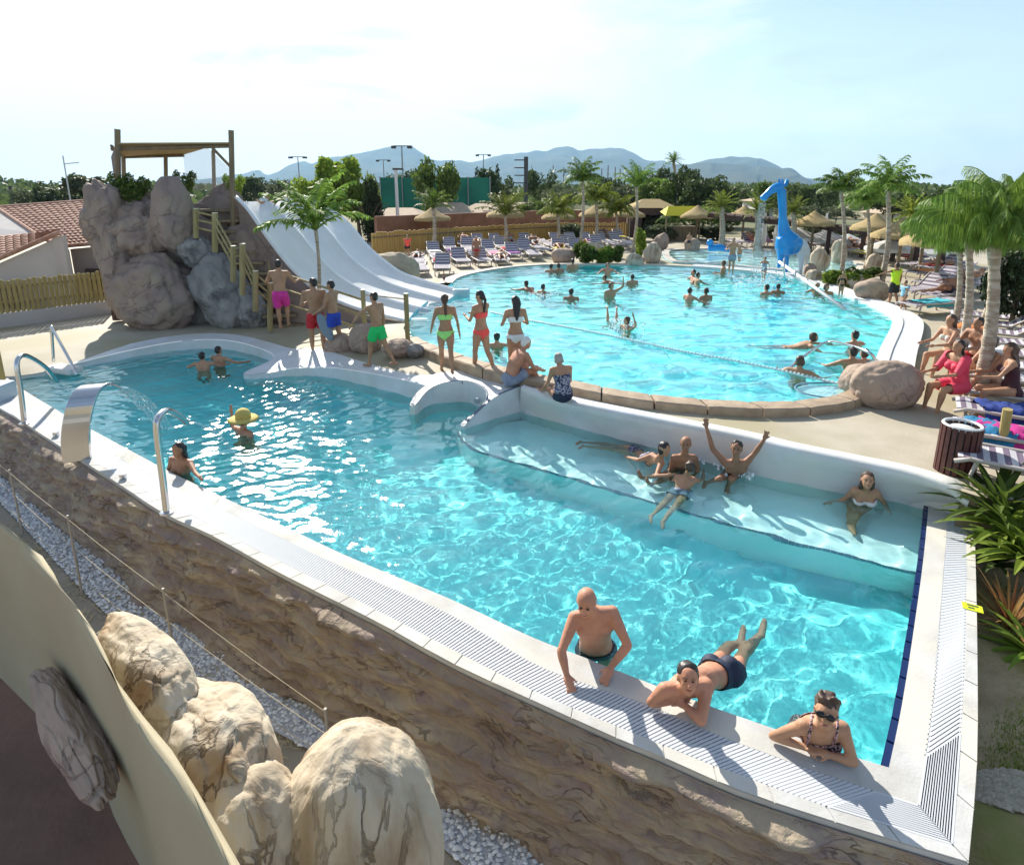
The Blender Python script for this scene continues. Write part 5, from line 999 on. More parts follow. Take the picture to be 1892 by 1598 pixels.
# ---------------------------------------------------------------- sun loungers
M_frame = mat('taupe_plastic', (.42, .37, .34), .5); 
def stripe_mat(name, c1, c2, n=9):
    m = mat(name, c1, .8); nt = m.node_tree; N = nt.nodes; L = nt.links; tc = N.new('ShaderNodeTexCoord'); sx = N.new('ShaderNodeSeparateXYZ'); L.new(tc.outputs['Object'], sx.inputs[0]); mu = N.new('ShaderNodeMath'); mu.operation = 'MULTIPLY'; mu.inputs[1].default_value = n; L.new(sx.outputs[0], mu.inputs[0]); fr = N.new('ShaderNodeMath'); fr.operation = 'FRACT'; L.new(mu.outputs[0], fr.inputs[0])
    gt = N.new('ShaderNodeMath'); gt.operation = 'GREATER_THAN'; gt.inputs[1].default_value = .5; L.new(fr.outputs[0], gt.inputs[0]); mx = N.new('ShaderNodeMix'); mx.data_type = 'RGBA'; mx.inputs[6].default_value = (*c1, 1); mx.inputs[7].default_value = (*c2, 1); L.new(gt.outputs[0], mx.inputs[0]); L.new(mx.outputs[2], N['Principled BSDF'].inputs['Base Color']); return m
M_str = stripe_mat('striped_fabric', (.52, .50, .52), (.15, .11, .16), 7.5)
def lounger(ang):
    e = empty('sun_lounger', (0, 0, 0))
    for s in (-1, 1): b = MB(); b.tube([(-.95, s * .31, .27), (-.8, s * .31, .33), (0, s * .32, .33), (.75, s * .31, .33), (.95, s * .31, .30)], .028, 6); b.build('side_rail', M_frame, e, smooth_=True)
    for x in (-.72, .62):
        for s in (-1, 1): b = MB(); b.tube([(x, s * .29, .33), (x - .05, s * .30, .12), (x, s * .29, 0)], [.03, .02, .03], 6); b.build('leg', M_frame, e)
    b = MB(); V = [];
    for i in range(13): x = -.92 + 1.22 * i / 12; z = .335 + .012 * math.sin(i * 1.7); V += [(x, -.29, z), (x, .29, z)]
    b.add(V, [(2 * i, 2 * i + 2, 2 * i + 3, 2 * i + 1) for i in range(12)]); o = b.build('bed', M_str, e); o.modifiers.new('s', 'SOLIDIFY').thickness = .02; applied(o)
    b = MB(); L_ = .68; c, s = math.cos(ang), math.sin(ang); V = []
    for i in range(8): t = i / 7 * L_; V += [(.30 + t * c, -.29, .34 + t * s), (.30 + t * c, .29, .34 + t * s)]
    b.add(V, [(2 * i, 2 * i + 2, 2 * i + 3, 2 * i + 1) for i in range(7)]); o = b.build('backrest', M_str, e); o.modifiers.new('s', 'SOLIDIFY').thickness = .02; applied(o)
    b = MB(); b.tube([(.30, -.31, .34), (.30 + L_ * c, -.31, .34 + L_ * s), (.30 + L_ * c, .31, .34 + L_ * s), (.30, .31, .34)], .025, 6); b.build('back_frame', M_frame, e, smooth_=True)
    return e
LP0 = [lounger(R(a)) for a in (4, 38)]; used = [False, False]; LN = []
def put_lounger(x, y, rz, v, label, group):
    p = LP0[v]; o = p if not used[v] else copy_tree(p); used[v] = True; o.location = (x, y, zdeck(x, y)); o.rotation_euler = (0, 0, rz); tag(o, label, 'sun lounger', group); LN.append(o); return o
fA, fB = P(1738, 598, .5), P(1735, 868, .5); ux = (fB - fA).normalized(); nx_ = Vector((-ux.y, ux.x, 0)); nx_ = nx_ if nx_.x > 0 else -nx_; rzr = math.atan2(nx_.y, nx_.x) ; nL = 11
ordw = ['farthest', 'second farthest', 'third farthest', 'fourth farthest', 'fifth farthest', 'sixth farthest', 'seventh farthest', 'fourth nearest', 'third nearest', 'second nearest', 'nearest']
for k in range(nL):
    for row in (0, 1, 2):
        q = fA.lerp(fB, k / (nL - 1)) + nx_ * (1.05 + row * 2.15) + Vector((random.uniform(-.06, .06), 0, 0))
        if not inpoly([q.x], [q.y], dk_poly)[0]: continue
        put_lounger(q.x, q.y, rzr + random.uniform(-.05, .05), random.random() < .45 and 1 or 0, '%s striped lounger of the %s row on the right bank' % (ordw[k], ('front', 'second', 'back')[row]), 'striped loungers on the right bank')
def scatter(polypx, n, rz, label, group, dx=.95, dy=2.1, z=.45):
    Pp = [P(a, b, z) for a, b in polypx]; xs = [p.x for p in Pp]; ys = [p.y for p in Pp]; pl = [(p.x, p.y) for p in Pp]; c, s = math.cos(rz), math.sin(rz); k = 0; cx, cy = sum(xs) / len(xs), sum(ys) / len(ys); pts = []
    for i in range(-30, 31):
        for j in range(-12, 13):
            u, v = j * dy + random.uniform(-.1, .1), i * dx; x, y = cx + u * c - v * s, cy + u * s + v * c
            if inpoly([x], [y], pl)[0] and not inpoly([x], [y], POOL2)[0]: pts.append((x, y))
    pts = pts[:n]; sl = lambda p: p[0] / p[1]; rows = {}
    for p in pts: rows.setdefault(round((-(p[0] - cx) * s + (p[1] - cy) * c) * 0 + ((p[0] - cx) * c + (p[1] - cy) * s) / dy), []).append(p)
    for rn, (kk, L_) in enumerate(sorted(rows.items(), key=lambda t: sum(q[1] for q in t[1]) / len(t[1]))):
        L_.sort(key=sl)
        for i, (x, y) in enumerate(L_): put_lounger(x, y, rz + random.uniform(-.1, .1), 1 if random.random() < .5 else 0, label % (ordn(i), ('front', 'second', 'third', 'fourth', 'fifth', 'sixth', 'seventh')[rn]), group)
    return pts
def ordn(i): return ('first second third fourth fifth sixth seventh eighth ninth tenth eleventh twelfth'.split() + ['%dth' % k for k in range(13, 60)])[i]
LB = scatter([(768, 505), (770, 462), (1000, 452), (1165, 448), (1165, 462), (1050, 472), (900, 496), (790, 512)], 72, R(100), 'striped lounger, %s from the left in the %s row of the left bank', 'striped loungers on the left bank')
LR = scatter([(1240, 456), (1330, 452), (1480, 456), (1640, 470), (1700, 490), (1600, 480), (1420, 458), (1300, 458)], 34, R(95), 'striped lounger, %s from the left in the %s row below the pergola', 'striped loungers below the pergola')
LC = scatter([(1690, 500), (1760, 510), (1790, 560), (1730, 590), (1675, 560)], 16, R(20), 'striped lounger, %s from the left in the %s row among the straw parasols', 'striped loungers among the straw parasols')
# towels lying on the far loungers
rt_ = random.Random(12); TWC = [('red', (.5, .03, .04)), ('navy', (.03, .05, .2)), ('turquoise', (.05, .4, .45)), ('white', (.75, .75, .73)), ('orange', (.7, .25, .05)), ('purple', (.2, .06, .25)), ('yellow', (.65, .55, .08)), ('pink', (.7, .2, .3))]; tm_ = []
for nm_, c_ in TWC:
    n = 10; V = [((a / (n - 1) - .5) * 1.1, (q / (n - 1) - .5) * .66, .365 + .05 * abs(noise.noise(Vector((a * .5, q * .5, c_[0] * 9)))) - max(0, abs(q / (n - 1) - .5) - .42) * 1.6) for a in range(n) for q in range(n)]
    me = mesh('towel', V, [(a * n + q, (a + 1) * n + q, (a + 1) * n + q + 1, a * n + q + 1) for a in range(n - 1) for q in range(n - 1)], True); me.materials.append(mat('far_towel_' + nm_, c_, .95)); tm_.append(me)
far_l = [o for o in LN if 'row of the left bank' in o['label'] or 'below the pergola' in o['label'] or 'among the straw' in o['label']]
for o in far_l:
    if rt_.random() < .42: k = rt_.randrange(8); t = link('towel', tm_[k]); t.location = o.location; t.rotation_euler = o.rotation_euler; tag(t, TWC[k][0] + ' towel, ' + o['label'].replace('striped lounger, ', '').replace(' from the left in the ', ' lounger from the left, '), 'towel', 'towels on the far loungers')
# white screen wall on the right
M_screen = mat('white_screen', (.62, .65, .68), .6); a0, a1 = P(1800, 560, .45), P(1990, 760, .45)
a0 = P(1822, 545, .5); b = MB(); far, near = P(1800, 548, .5), Vector((10.4, 8.0, .5)); e = empty('screen_wall', far, 0, 'tall white screen wall closing the right bank behind the loungers', 'wall')
far = Vector((15.6, 18.6, .5)); near = Vector((11.2, 9.3, .5)); e.location = far
for k in range(8):
    a, c = far.lerp(near, k / 8), far.lerp(near, (k + 1) / 8); d = c - a; b = MB(); b.box((a + c) / 2 - far + Vector((0, 0, .9)), (d.length - .02, .05, 1.8), math.atan2(d.y, d.x)); b.build('panel', M_screen, e)
    b = MB(); b.box(a - far + Vector((0, 0, .93)), (.08, .08, 1.86)); b.build('post', M_wm, e)
# ---------------------------------------------------------------- pool fittings
def tubeobj(name, pts, r, m, label, cat, n=10, parent=None):
    b = MB(); b.tube(pts, r, n); o = b.build(name, m, parent, smooth_=True); return tag(o, label, cat)
def cannon(bx, by, tops, r, label):
    g = P(bx, by, RZ); pts = [g] + [PD(x, y, g.y + dy) for x, y, dy in tops]; e = empty('water_spout', g, 0, label, 'water spout'); b = MB(); b.tube([p - g for p in crom(pts, 6)], r, 12); b.build('pipe', M_steel, e, smooth_=True); b = MB(); b.tube([(0, 0, .0), (0, 0, .02), (0, 0, .03)], [r * 2, r * 2, r * 1.2], 14); b.build('flange', M_steel, e); return e
cannon(308, 948, [(300, 880, .02), (290, 800, .05), (292, 772, .12), (308, 759, .35), (330, 768, .7), (345, 781, .95)], .04, 'arched steel water spout standing on the near rim, right of the wide one')
cannon(45, 783, [(38, 720, .02), (31, 675, .05), (38, 658, .2), (55, 660, .5), (85, 680, .9), (105, 705, 1.25)], .04, 'arched steel water spout at the left end of the near rim')
# wide curved cascade
g = P(142, 848, RZ); e = empty('water_cascade', g, 0, 'wide curved sheet steel cascade blade on the near rim pouring into the pool', 'water cascade')
cen = [(144, 850, 0), (140, 810, 0), (145, 765, .05), (158, 728, .2), (178, 712, .45), (203, 720, .75)]; cp = crom([PD(x, y, g.y + d) for x, y, d in cen], 6); V = []; wv = Vector((.17, .06, 0))
for i, p in enumerate(cp):
    t = i / (len(cp) - 1); tg = (cp[min(i + 1, len(cp) - 1)] - cp[max(0, i - 1)]).normalized(); nn = tg.cross(wv.normalized()).normalized() * .055 * (1 - .7 * t); w2 = wv * (1.0 - .05 * t)
    for q in (p - w2 - nn, p + w2 - nn, p + w2 + nn, p - w2 + nn): V.append(q - g)
b = MB(); k = len(cp); b.add(V, [(i * 4 + j, i * 4 + (j + 1) % 4, (i + 1) * 4 + (j + 1) % 4, (i + 1) * 4 + j) for i in range(k - 1) for j in range(4)] + [(0, 1, 2, 3), tuple(range(4 * k - 4, 4 * k))]); o = b.build('blade', M_steel, e, bevel=.008)
M_splash = bpy.data.materials.new('falling_water'); M_splash.use_nodes = True; N = M_splash.node_tree.nodes; L = M_splash.node_tree.links; bs = N['Principled BSDF']; bs.inputs['Roughness'].default_value = .08; bs.inputs['Base Color'].default_value = (.9, .95, 1, 1); tr = N.new('ShaderNodeBsdfTransparent'); mx = N.new('ShaderNodeMixShader'); ns = N.new('ShaderNodeTexNoise'); ns.inputs['Scale'].default_value = 25; tcn = N.new('ShaderNodeTexCoord'); mpn = N.new('ShaderNodeMapping'); mpn.inputs['Scale'].default_value = (3, 3, .3); L.new(tcn.outputs['Object'], mpn.inputs[0]); L.new(mpn.outputs[0], ns.inputs[0]); mr = N.new('ShaderNodeMapRange'); mr.inputs[1].default_value = .42; mr.inputs[2].default_value = .75; mr.inputs[3].default_value = .04; mr.inputs[4].default_value = .7; L.new(ns.outputs[0], mr.inputs[0]); L.new(mr.outputs[0], mx.inputs[0]); L.new(tr.outputs[0], mx.inputs[1]); L.new(bs.outputs[0], mx.inputs[2]); L.new(mx.outputs[0], N['Material Output'].inputs[0])
def fall(a, vel, w_, name, label, n=26, zend=0.0, m=M_splash, cols=14):
    V = []; a = Vector(a); side = Vector(w_); vel = Vector(vel); T = (vel.z + math.sqrt(vel.z ** 2 + 2 * 9.8 * (a.z - zend))) / 9.8
    for i in range(n):
        t = T * i / (n - 1); c = a + vel * t + Vector((0, 0, -4.9 * t * t))
        for j in range(cols): u = j / (cols - 1) - .5; k = noise.noise(Vector((j * .9, i * .25, 2))) * .03 * (i / n); V.append(c + side * u * 2 * (1 - .25 * i / n) + Vector((k, k, k)))
    b = MB(); b.add(V, [(i * cols + j, i * cols + j + 1, (i + 1) * cols + j + 1, (i + 1) * cols + j) for i in range(n - 1) for j in range(cols - 1)]); o = b.build(name, m, fix=False, smooth_=True); return tag(o, label, 'water jet')
tip = cp[-1]; fall(tip, (1.1, 1.3, -.05), wv * .9, 'falling_water', 'thin clear sheet of water falling from the wide steel cascade')
tip = PD(345, 781, P(308, 948, RZ).y + .95); fall(tip, (1.3, 1.0, -.1), (.03, .03, 0), 'falling_water', 'thin water jet dropping from the arched spout right of the wide cascade', cols=5)
tip = PD(105, 705, P(45, 783, RZ).y + 1.25); fall(tip, (.3, 1.0, -.2), (.03, .02, 0), 'falling_water', 'thin water jet dropping from the arched spout at the left end', cols=5)
# handrail at the left steps, platform in the water
g = PDK(99, 668); t = PD(95, 604, g.y); e_ = PD(143, 692, g.y - .9); o = tubeobj('handrail', crom([g, g.lerp(t, .9), t, t.lerp(e_, .12), e_], 5), .03, M_steel, 'slanted steel handrail by the entry steps at the left end of the near pool', 'handrail')
b = MB(); q = P(119, 682, .12); b.box(q, (.75, .35, .14), R(-20)); tag(b.build('step_block', M_white, bevel=.04), 'small white block at the waterline below the slanted handrail', 'step')
for x, y, l in ((104, 806, 'first tiny'), (228, 884, 'second tiny')):
    q = P(x, y, RZ); b = MB(); b.tube([q, q + Vector((0, 0, .08))], [.045, .05], 10); tag(b.build('rim_lamp', M_steel), 'small steel spotlight on the rim %s the wide cascade' % ('left of' if x < 150 else 'right of'), 'spotlight')
q = P(-8, 742, 0); b = MB(); b.box((q.x, q.y, .12), (.55, .5, .5)); tag(b.build('pillar', mat('pale_blue_render', (.45, .55, .6), .7), bevel=.05), 'pale blue render pillar at the left end of the near pool', 'pillar')
q = P(2, 700, .3); b = MB(); b.box((q.x - .1, q.y, .75), (.24, .2, 1.0)); tag(b.build('wooden_post', M_bamboo, bevel=.02), 'thick yellow wooden post at the left edge of the picture', 'post')
# near-pool jacuzzi drain ring, rim sticker
c = PD(881, 728, 0) if False else P(883, 737, .2); b = MB(); 
V = []; n = 20
q = Vector((c.x, c.y, .17)); b.tube([q + Vector((0, -.0, 0)), q + Vector((-.03, -.05, 0))], .055, 16); tag(b.build('jet_nozzle', mat('grey_plastic', (.3, .36, .4), .4)), 'round grey jet nozzle inside the horseshoe niche wall', 'nozzle')
q = P(1797, 1122, RZ + .004); b = MB(); b.box(q, (.11, .16, .006), R(60)); o = b.build('depth_sign', mat('acid_yellow', (.62, .75, .02), .5)); tag(o, 'small yellow green sticker tile on the right hand rim', 'sign')
b = MB(); b.box(q + Vector((.015, .02, .0045)), (.02, .09, .003), R(60)); b.box(q + Vector((-.02, -.01, .0045)), (.02, .05, .003), R(60)); s_ = b.build('mark', M_dark, o)
# big boulder by the far pool and its neighbours
q = P(1640, 752, .5); rock('boulder', (q.x + .02, q.y + .15, .78), (.56, .42, .44), 61, M_rockp, 'large brown boulder at the right end of the stone curb', amp=.10, sub=5)
q = P(1600, 735, .5); rock('boulder', (q.x + .02, q.y + .22, .70), (.32, .34, .33), 62, M_rockp, 'smaller brown boulder fused to the left of the large one', amp=.10)
RB = [(1496, 510, .26, .30, 'M', 'upright sandy rock at the waterline right of the giraffe'), (1512, 502, .40, .60, 'M', 'tall sandy rock slab right of the giraffe legs'), (1502, 522, .30, .30, 'M', 'small sandy rock in front of the tall slab'), (1608, 556, .50, .42, 'M', 'big sandy boulder below the full palm'), (1585, 535, .4, .3, 'M', 'low rock half hidden by the planting'), (1612, 505, .35, .45, 'M', 'rock behind the big sandy boulder'),
      (1040, 486, .55, .42, 'M', 'rounded rock at the left end of the far planting'), (1172, 492, .42, .34, 'M', 'rounded rock at the right end of the far planting'), (1205, 486, .42, .58, 'M', 'tall squared rock left of the kids pool'), (1222, 462, .4, .55, 'M', 'upright rock behind the tall squared one'), (1102, 470, .7, .4, 'M', 'grey rock behind the far planting'), (1130, 478, .6, .35, 'M', 'low rock in the far planting'), (1278, 464, .45, .45, 'M', 'rounded rock at the far side of the kids pool'), (1548, 488, .35, .7, 'M', 'slim rock by the trunk of the tall palm')]
for i, (x, y, rx, rz_, m, l) in enumerate(RB): q = P(x, y, .5); rock('boulder', (q.x, q.y, .5 + rz_ * .7), (rx, rx * .8, rz_), 70 + i, M_rockl if i % 3 else M_rockp, l, amp=.13, sub=4)
def bush(x, y, rx, h, m, l, seed=0, kind='hedge'):
    q = P(x, y, .45); e = empty('shrub', q, random.uniform(0, 3), l, 'shrub'); key = (kind, seed % 2, 2600)
    if key not in _cm: _cm[key] = crown_mesh('crown', lobes(kind, seed % 2), 2600, .05, seed % 2 + 5)
    me = _cm[key].copy(); me.materials.clear(); c = link('crown', me, m, e); c.scale = (rx, rx * .9, h); return e
for i, (x, y, rx, h, m, l) in enumerate([(1082, 490, 1.3, 1.1, M_leafm, 'leafy shrub left part of the planting at the far pool edge'), (1105, 492, 1.2, 1.0, M_leafb, 'bright shrub middle of the planting at the far pool edge'), (1135, 490, 1.2, .9, M_leafm, 'low shrub right part of the planting at the far pool edge'), (1182, 478, .9, 1.6, M_leafb, 'tall yellow green shrub at the palm trunk left of the squared rock'),
      (1560, 535, 1.2, .7, M_leafb, 'bright green shrub in the bed right of the giraffe'), (1585, 530, 1.1, .8, M_leafm, 'spiky green shrub in the bed under the tall palms'), (1540, 525, .8, .5, M_leafb, 'small shrub at the rocks right of the giraffe')]): bush(x, y, rx, h, m, l, i)
for i, (x, y, w_) in enumerate([(1060, 448, 'behind the third straw parasol'), (1420, 448, 'behind the giraffe'), (1530, 452, 'behind the tall palm under the pergola'), (1620, 462, 'left of the parasol cluster'), (1230, 446, 'just right of the stage'), (1300, 444, 'right of the yellow stall')]): bush(x, y, 3.0, 1.2, M_olive, 'grey green hedge shrub ' + w_, i)
# float rope, spa ring, beam, rails
rp = crom(px([(908, 578), (960, 590), (1050, 606), (1150, 626), (1260, 650), (1360, 668), (1440, 685), (1520, 703), (1580, 716)], Z2 + .02), 6); e = empty('float_line', rp[0], 0, 'white and pale blue float line stretched across the far pool', 'float line'); b = MB(); b.tube([p - rp[0] for p in rp], .018, 6); b.build('rope', M_wm, e)
b = MB(); n = int(length(rp) / .075)
for i, p in enumerate(resample(rp, n)): b.ell(p - rp[0] + Vector((0, 0, .012)), (.034, .034, .034), None, 6, 4)
b.build('floats', mat('float_plastic', (.62, .76, .78), .4), e, fix=False)
c = P(1530, 722, Z2 - .02); b = MB(); b.tube([c + Vector((.55 * math.cos(a), .42 * math.sin(a), .0)) for a in np.linspace(0, 6.2832, 40)], .028, 6); b2 = MB(); b2.prism([c + Vector((.53 * math.cos(a), .40 * math.sin(a), 0)) for a in np.linspace(0, 6.2832, 30)[:-1]], Z2 - .5, Z2 - .12); 
o = b2.build('seat_ledge', M_bench); o.cycles.is_caustics_receiver = True; tag(o, 'pale round ledge just under the water beside the large boulder', 'ledge'); b.build('ledge_edge', MATS['grey_blue_tile'], o)
tubeobj('handrail', crom([P(1450, 688, Z2), PD(1490, 655, P(1450, 688, Z2).y + .7), PD(1530, 632, P(1450, 688, Z2).y + 1.6), PD(1575, 640, P(1580, 690, .6).y + .6), PD(1606, 652, P(1612, 690, .6).y), PD(1616, 668, P(1612, 690, .6).y), P(1606, 690, .6)], 6), .03, M_steel, 'bent steel handrail leading into the far pool by the large boulder', 'handrail')
tubeobj('long_pole', [PD(1440, 484, P(1440, 506, .6).y), P(1561, 572, .62)], .06, M_wm, 'long straight white pole slanting from the divider down into the far pool', 'pole', 8)
for x, y0, y1, w_ in ((1449, 478, 520, 'left'), (1470, 500, 528, 'middle'), (1492, 515, 535, 'right')): g = P(x, y1, .58); t = PD(x, y0, g.y); tubeobj('rail_post', [g, t], .03, M_steel, '%s thin steel post of the three propping the long slanting pole' % w_, 'post', 6)['group'] = 'props of the slanting pole'
# giraffe shaped water feature
gz = P(1455, 505, .58); GD = gz.y; M_gir = mat('blue_gloss', (.012, .22, .62), .25, (.01, .30, .70), 1.5); M_girw = mat('pale_blue_gloss', (.55, .65, .72), .3)
ge = empty('giraffe_fountain', (gz.x, GD, .55), 0, 'tall bright blue giraffe shaped water feature with pale hindquarters', 'water feature'); og = Vector((gz.x, GD, .55)); G = lambda x, y, dy=0: PD(x, y, GD + dy) - og; u = GD / FOC
def fuse(parts, name, m, parent, vox=.03, it=6):
    b = MB()
    for f in parts: f(b)
    o = b.build(name, m, parent, fix=True); md = o.modifiers.new('r', 'REMESH'); md.mode = 'VOXEL'; md.voxel_size = vox; s = o.modifiers.new('s', 'SMOOTH'); s.iterations = it; s.factor = .5; applied(o); o.data.shade_smooth()
    if not o.data.materials: o.data.materials.append(m)
    return o
def T(pts, rs, n=14, flat=1.0): return lambda b: b.tube(pts, rs, n, flat=flat)
fuse([T(crom([G(1444, 350), G(1446, 385), G(1447, 410), G(1450, 430), G(1457, 445)], 4), [p * u for p in np.interp(np.linspace(0, 1, 17), [0, .4, .75, 1], [8, 7, 12, 20])]), T([G(1448, 435), G(1455, 455), G(1452, 470)], [14 * u, 22 * u, 15 * u]), T([G(1452, 448), G(1475, 456)], [20 * u, 16 * u]),
      T([G(1444, 462), G(1442, 480, -.2), G(1438, 496, -.2)], [9 * u, 5 * u, 3 * u]), T([G(1452, 465, .3), G(1453, 490, .3), G(1452, 506, .3)], [8 * u, 4 * u, 3 * u])], 'body', M_gir, ge, .04)
fuse([T(crom([G(1445, 348), G(1436, 347), G(1425, 352), G(1412, 365), G(1408, 370)], 4), [p * u for p in np.interp(np.linspace(0, 1, 17), [0, .3, .6, .85, 1], [9, 9, 6, 7, 4])])], 'head', M_gir, ge, .03)
for dx in (0, 4): b = MB(); b.tube([G(1441 + dx, 344, dx * .05), G(1440 + dx * 1.5, 331, dx * .05)], [2.6 * u, 2 * u], 8); b.build('horn', M_gir, ge)
b = MB(); b.tube([G(1449, 345, .2), G(1455, 334, .3), G(1452, 345, .3)], [2 * u, 4 * u, 2 * u], 8, flat=.4); b.build('ear', M_gir, ge, smooth_=True)
fuse([T([G(1468, 452), G(1482, 458), G(1488, 472)], [15 * u, 13 * u, 8 * u]), T([G(1487, 465), G(1488, 490, .25), G(1486, 507, .25)], [8 * u, 4 * u, 3.5 * u]), T([G(1480, 465), G(1480, 490, -.2), G(1479, 508, -.2)], [8 * u, 4 * u, 3.5 * u])], 'hindquarters', M_girw, ge, .04)
b = MB(); b.tube([G(1490, 452), G(1496, 462), G(1494, 475)], [2 * u, 1.5 * u, 2 * u], 8); b.build('tail', M_girw, ge)
fall(G(1409, 374) + og, (-.1, -.2, 0), (.16, 0, 0), 'falling_water', 'ragged stream of water pouring from the mouth of the blue giraffe', zend=.6, cols=6)
# yellow stall, blue toy in the kids pool
g = P(1256, 446, .45); e = empty('stall', g, 0, 'small yellow topped stall right of the stage', 'stall'); b = MB(); b.add([(-1.2, -.6, 1.7), (1.2, -.6, 1.7), (1.2, 1, 1.9), (-1.2, 1, 1.9), (-.9, 0, 2.3), (.9, 0, 2.3)], [(0, 1, 5, 4), (1, 2, 5), (2, 3, 4, 5), (3, 0, 4), (3, 2, 1, 0)]); b.build('awning', mat('yellow_canvas', (.70, .58, .03), .7), e); b = MB(); b.box((0, .2, .5), (2, .9, 1.0)); b.build('counter', M_woodd, e)
for s in (-1, 1): b = MB(); b.box((s * 1.1, -.5, .85), (.08, .08, 1.7)); b.build('post', M_woodd, e)
q = P(1326, 468, Z2); b = MB(); b.tube([q + Vector((-.5, 0, .25)), q + Vector((.1, 0, .3)), q + Vector((.7, 0, .12))], [.16, .2, .1], 10); b.ell(q + Vector((-.45, 0, .55)), (.18, .15, .18)); tag(b.build('pool_toy', M_gir, smooth_=True), 'blue water toy in the kids pool left of the giraffe', 'toy')
# slatted litter bin near the loungers
g = P(1776, 905, .42); g = Vector((5.62, 7.12, .42)); M_bin = mat('red_brown_slats', (.085, .022, .018), .55, (.06, .016, .013), 14); e = empty('litter_bin', g, 0, 'round red brown slatted litter bin at the end of the back wall', 'litter bin')
for k in range(20): a = k * math.tau / 20; b = MB(); b.box((.215 * math.cos(a), .215 * math.sin(a), .36), (.052, .018, .68), a + R(90)); b.build('slat', M_bin, e)
b = MB(); b.tube([(0, 0, .04), (0, 0, .66)], .195, 20); b.build('liner', M_dark, e); b = MB(); b.tube([(.2 * math.cos(a), .2 * math.sin(a), .70) for a in np.linspace(0, 6.2832, 25)], .02, 6); b.build('rim', M_wm, e)
b = MB(); b.ell((0, 0, .63), (.17, .17, .06)); b.build('bag', M_cloth, e)
# yellow post by the garden
g = P(1842, 895, .1); t = PD(1862, 756, g.y - .1); b = MB(); b.tube([(g.x, g.y, -.2), t], .055, 10); tag(b.build('wooden_post', MATS['yellow_stakes']), 'leaning yellow green wooden post between the loungers and the garden', 'post')
b = MB(); g0 = P(1740, 470, .45)
# towels and bags on the loungers
TW = [(0, 9, (.55, .03, .25), 'magenta towel crumpled on a front row lounger'), (0, 9, (.03, .22, .42), 'turquoise blue towel hanging on a front row lounger'), (0, 8, (.02, .05, .25), 'navy and pink towel on a front row lounger'), (1, 8, (.45, .75, .15), 'lime green cloth on a second row lounger'), (1, 3, (.75, .75, .75), 'white towel on a second row lounger'), (0, 4, (.78, .78, .8), 'white towel folded on a front row lounger'), (1, 5, (.55, .02, .05), 'red towel over the backrest of a second row lounger'), (0, 2, (.75, .25, .08), 'orange striped towel on a front row lounger'), (1, 9, (.6, .65, .75), 'pale blue towel on a second row lounger')]
for i, (row, k, c, l) in enumerate(TW):
    q = fA.lerp(fB, k / (nL - 1)) + nx_ * (.55 + row * 2.15 + random.uniform(-.1, .5)); n = 14; V = []
    for a in range(n):
        for c_ in range(n): uu, vv = a / (n - 1) - .5, c_ / (n - 1) - .5; V.append((uu * .62, vv * .72, .37 + .055 * abs(noise.noise(Vector((uu * 6, vv * 6, i * 3)))) * 2 - max(0, abs(vv) - .30) * 1.1))
    b = MB(); b.add(V, [(a * n + c_, (a + 1) * n + c_, (a + 1) * n + c_ + 1, a * n + c_ + 1) for a in range(n - 1) for c_ in range(n - 1)]); o = b.build('towel', mat('towel_%d' % i, c, .95, tuple(x * .7 for x in c), 20), smooth_=True); o.location = (q.x, q.y, zdeck(q.x, q.y)); o.rotation_euler.z = rzr + random.uniform(-.3, .3); tag(o, l, 'towel')
# ---------------------------------------------------------------- people
def skin(name, c): return mat(name, c, .58, tuple(x * .78 for x in c), 7, spec=.4, bump=.2, bscale=60, sss=.06)
SK = {'tan': skin('tan_skin', (.52, .28, .165)), 'red': skin('sunburnt_skin', (.58, .27, .165)), 'pale': skin('fair_skin', (.62, .40, .28)), 'brown': skin('brown_skin', (.38, .19, .11)), 'olive': skin('olive_skin', (.46, .26, .15))}
HR = {'black': mat('black_hair', (.012, .010, .010), .45, (.03, .022, .018), 30, stretch=(1, 1, .2)), 'brown': mat('brown_hair', (.05, .028, .018), .5, (.09, .05, .03), 30), 'white': mat('white_hair', (.72, .70, .66), .7), 'grey': mat('grey_hair', (.30, .27, .24), .7, (.42, .38, .34), 30), 'blond': mat('dark_blond_hair', (.26, .17, .09), .6)}
def cm(name, c, c2=None, sc=20, **k): return mat(name, c, .7, c2, sc, lo=.48, hi=.52, **k)
CL = {'pink': cm('magenta_cloth', (.62, .03, .28)), 'red': cm('red_cloth', (.50, .012, .02)), 'blue': cm('blue_cloth', (.01, .05, .42)), 'green': cm('green_cloth', (.01, .55, .13)), 'lime': cm('lime_cloth', (.35, .80, .22)), 'coral': cm('coral_cloth', (.95, .10, .08)), 'white': cm('white_cloth', (.75, .72, .70)), 'navy': cm('navy_cloth', (.012, .02, .05)),
      'pattern': cm('navy_patterned_cloth', (.02, .02, .07), (.35, .34, .42), 34), 'black': cm('black_cloth', (.012, .012, .014)), 'greyblue': cm('grey_blue_cloth', (.20, .24, .33), (.26, .30, .38), 6), 'yellow': cm('yellow_vest_cloth', (.62, .85, .02)), 'wine': cm('dark_wine_cloth', (.05, .01, .02)), 'floral': cm('dark_floral_cloth', (.02, .015, .025), (.5, .3, .3), 60), 'cyan': cm('light_blue_cloth', (.25, .5, .62)), 'pinkred': cm('pink_red_towel', (.70, .05, .10)), 'mint': cm('mint_cloth', (.5, .7, .6), (.7, .3, .3), 30)}
M_eye = mat('eye_dark', (.02, .015, .012), .2); M_eyew = mat('eye_white', (.7, .68, .65), .3); M_lip = mat('lips', (.30, .09, .075), .5); M_nail = mat('nails', (.55, .33, .28), .35)
SEGS = {}
def vv(a): return Vector(a)
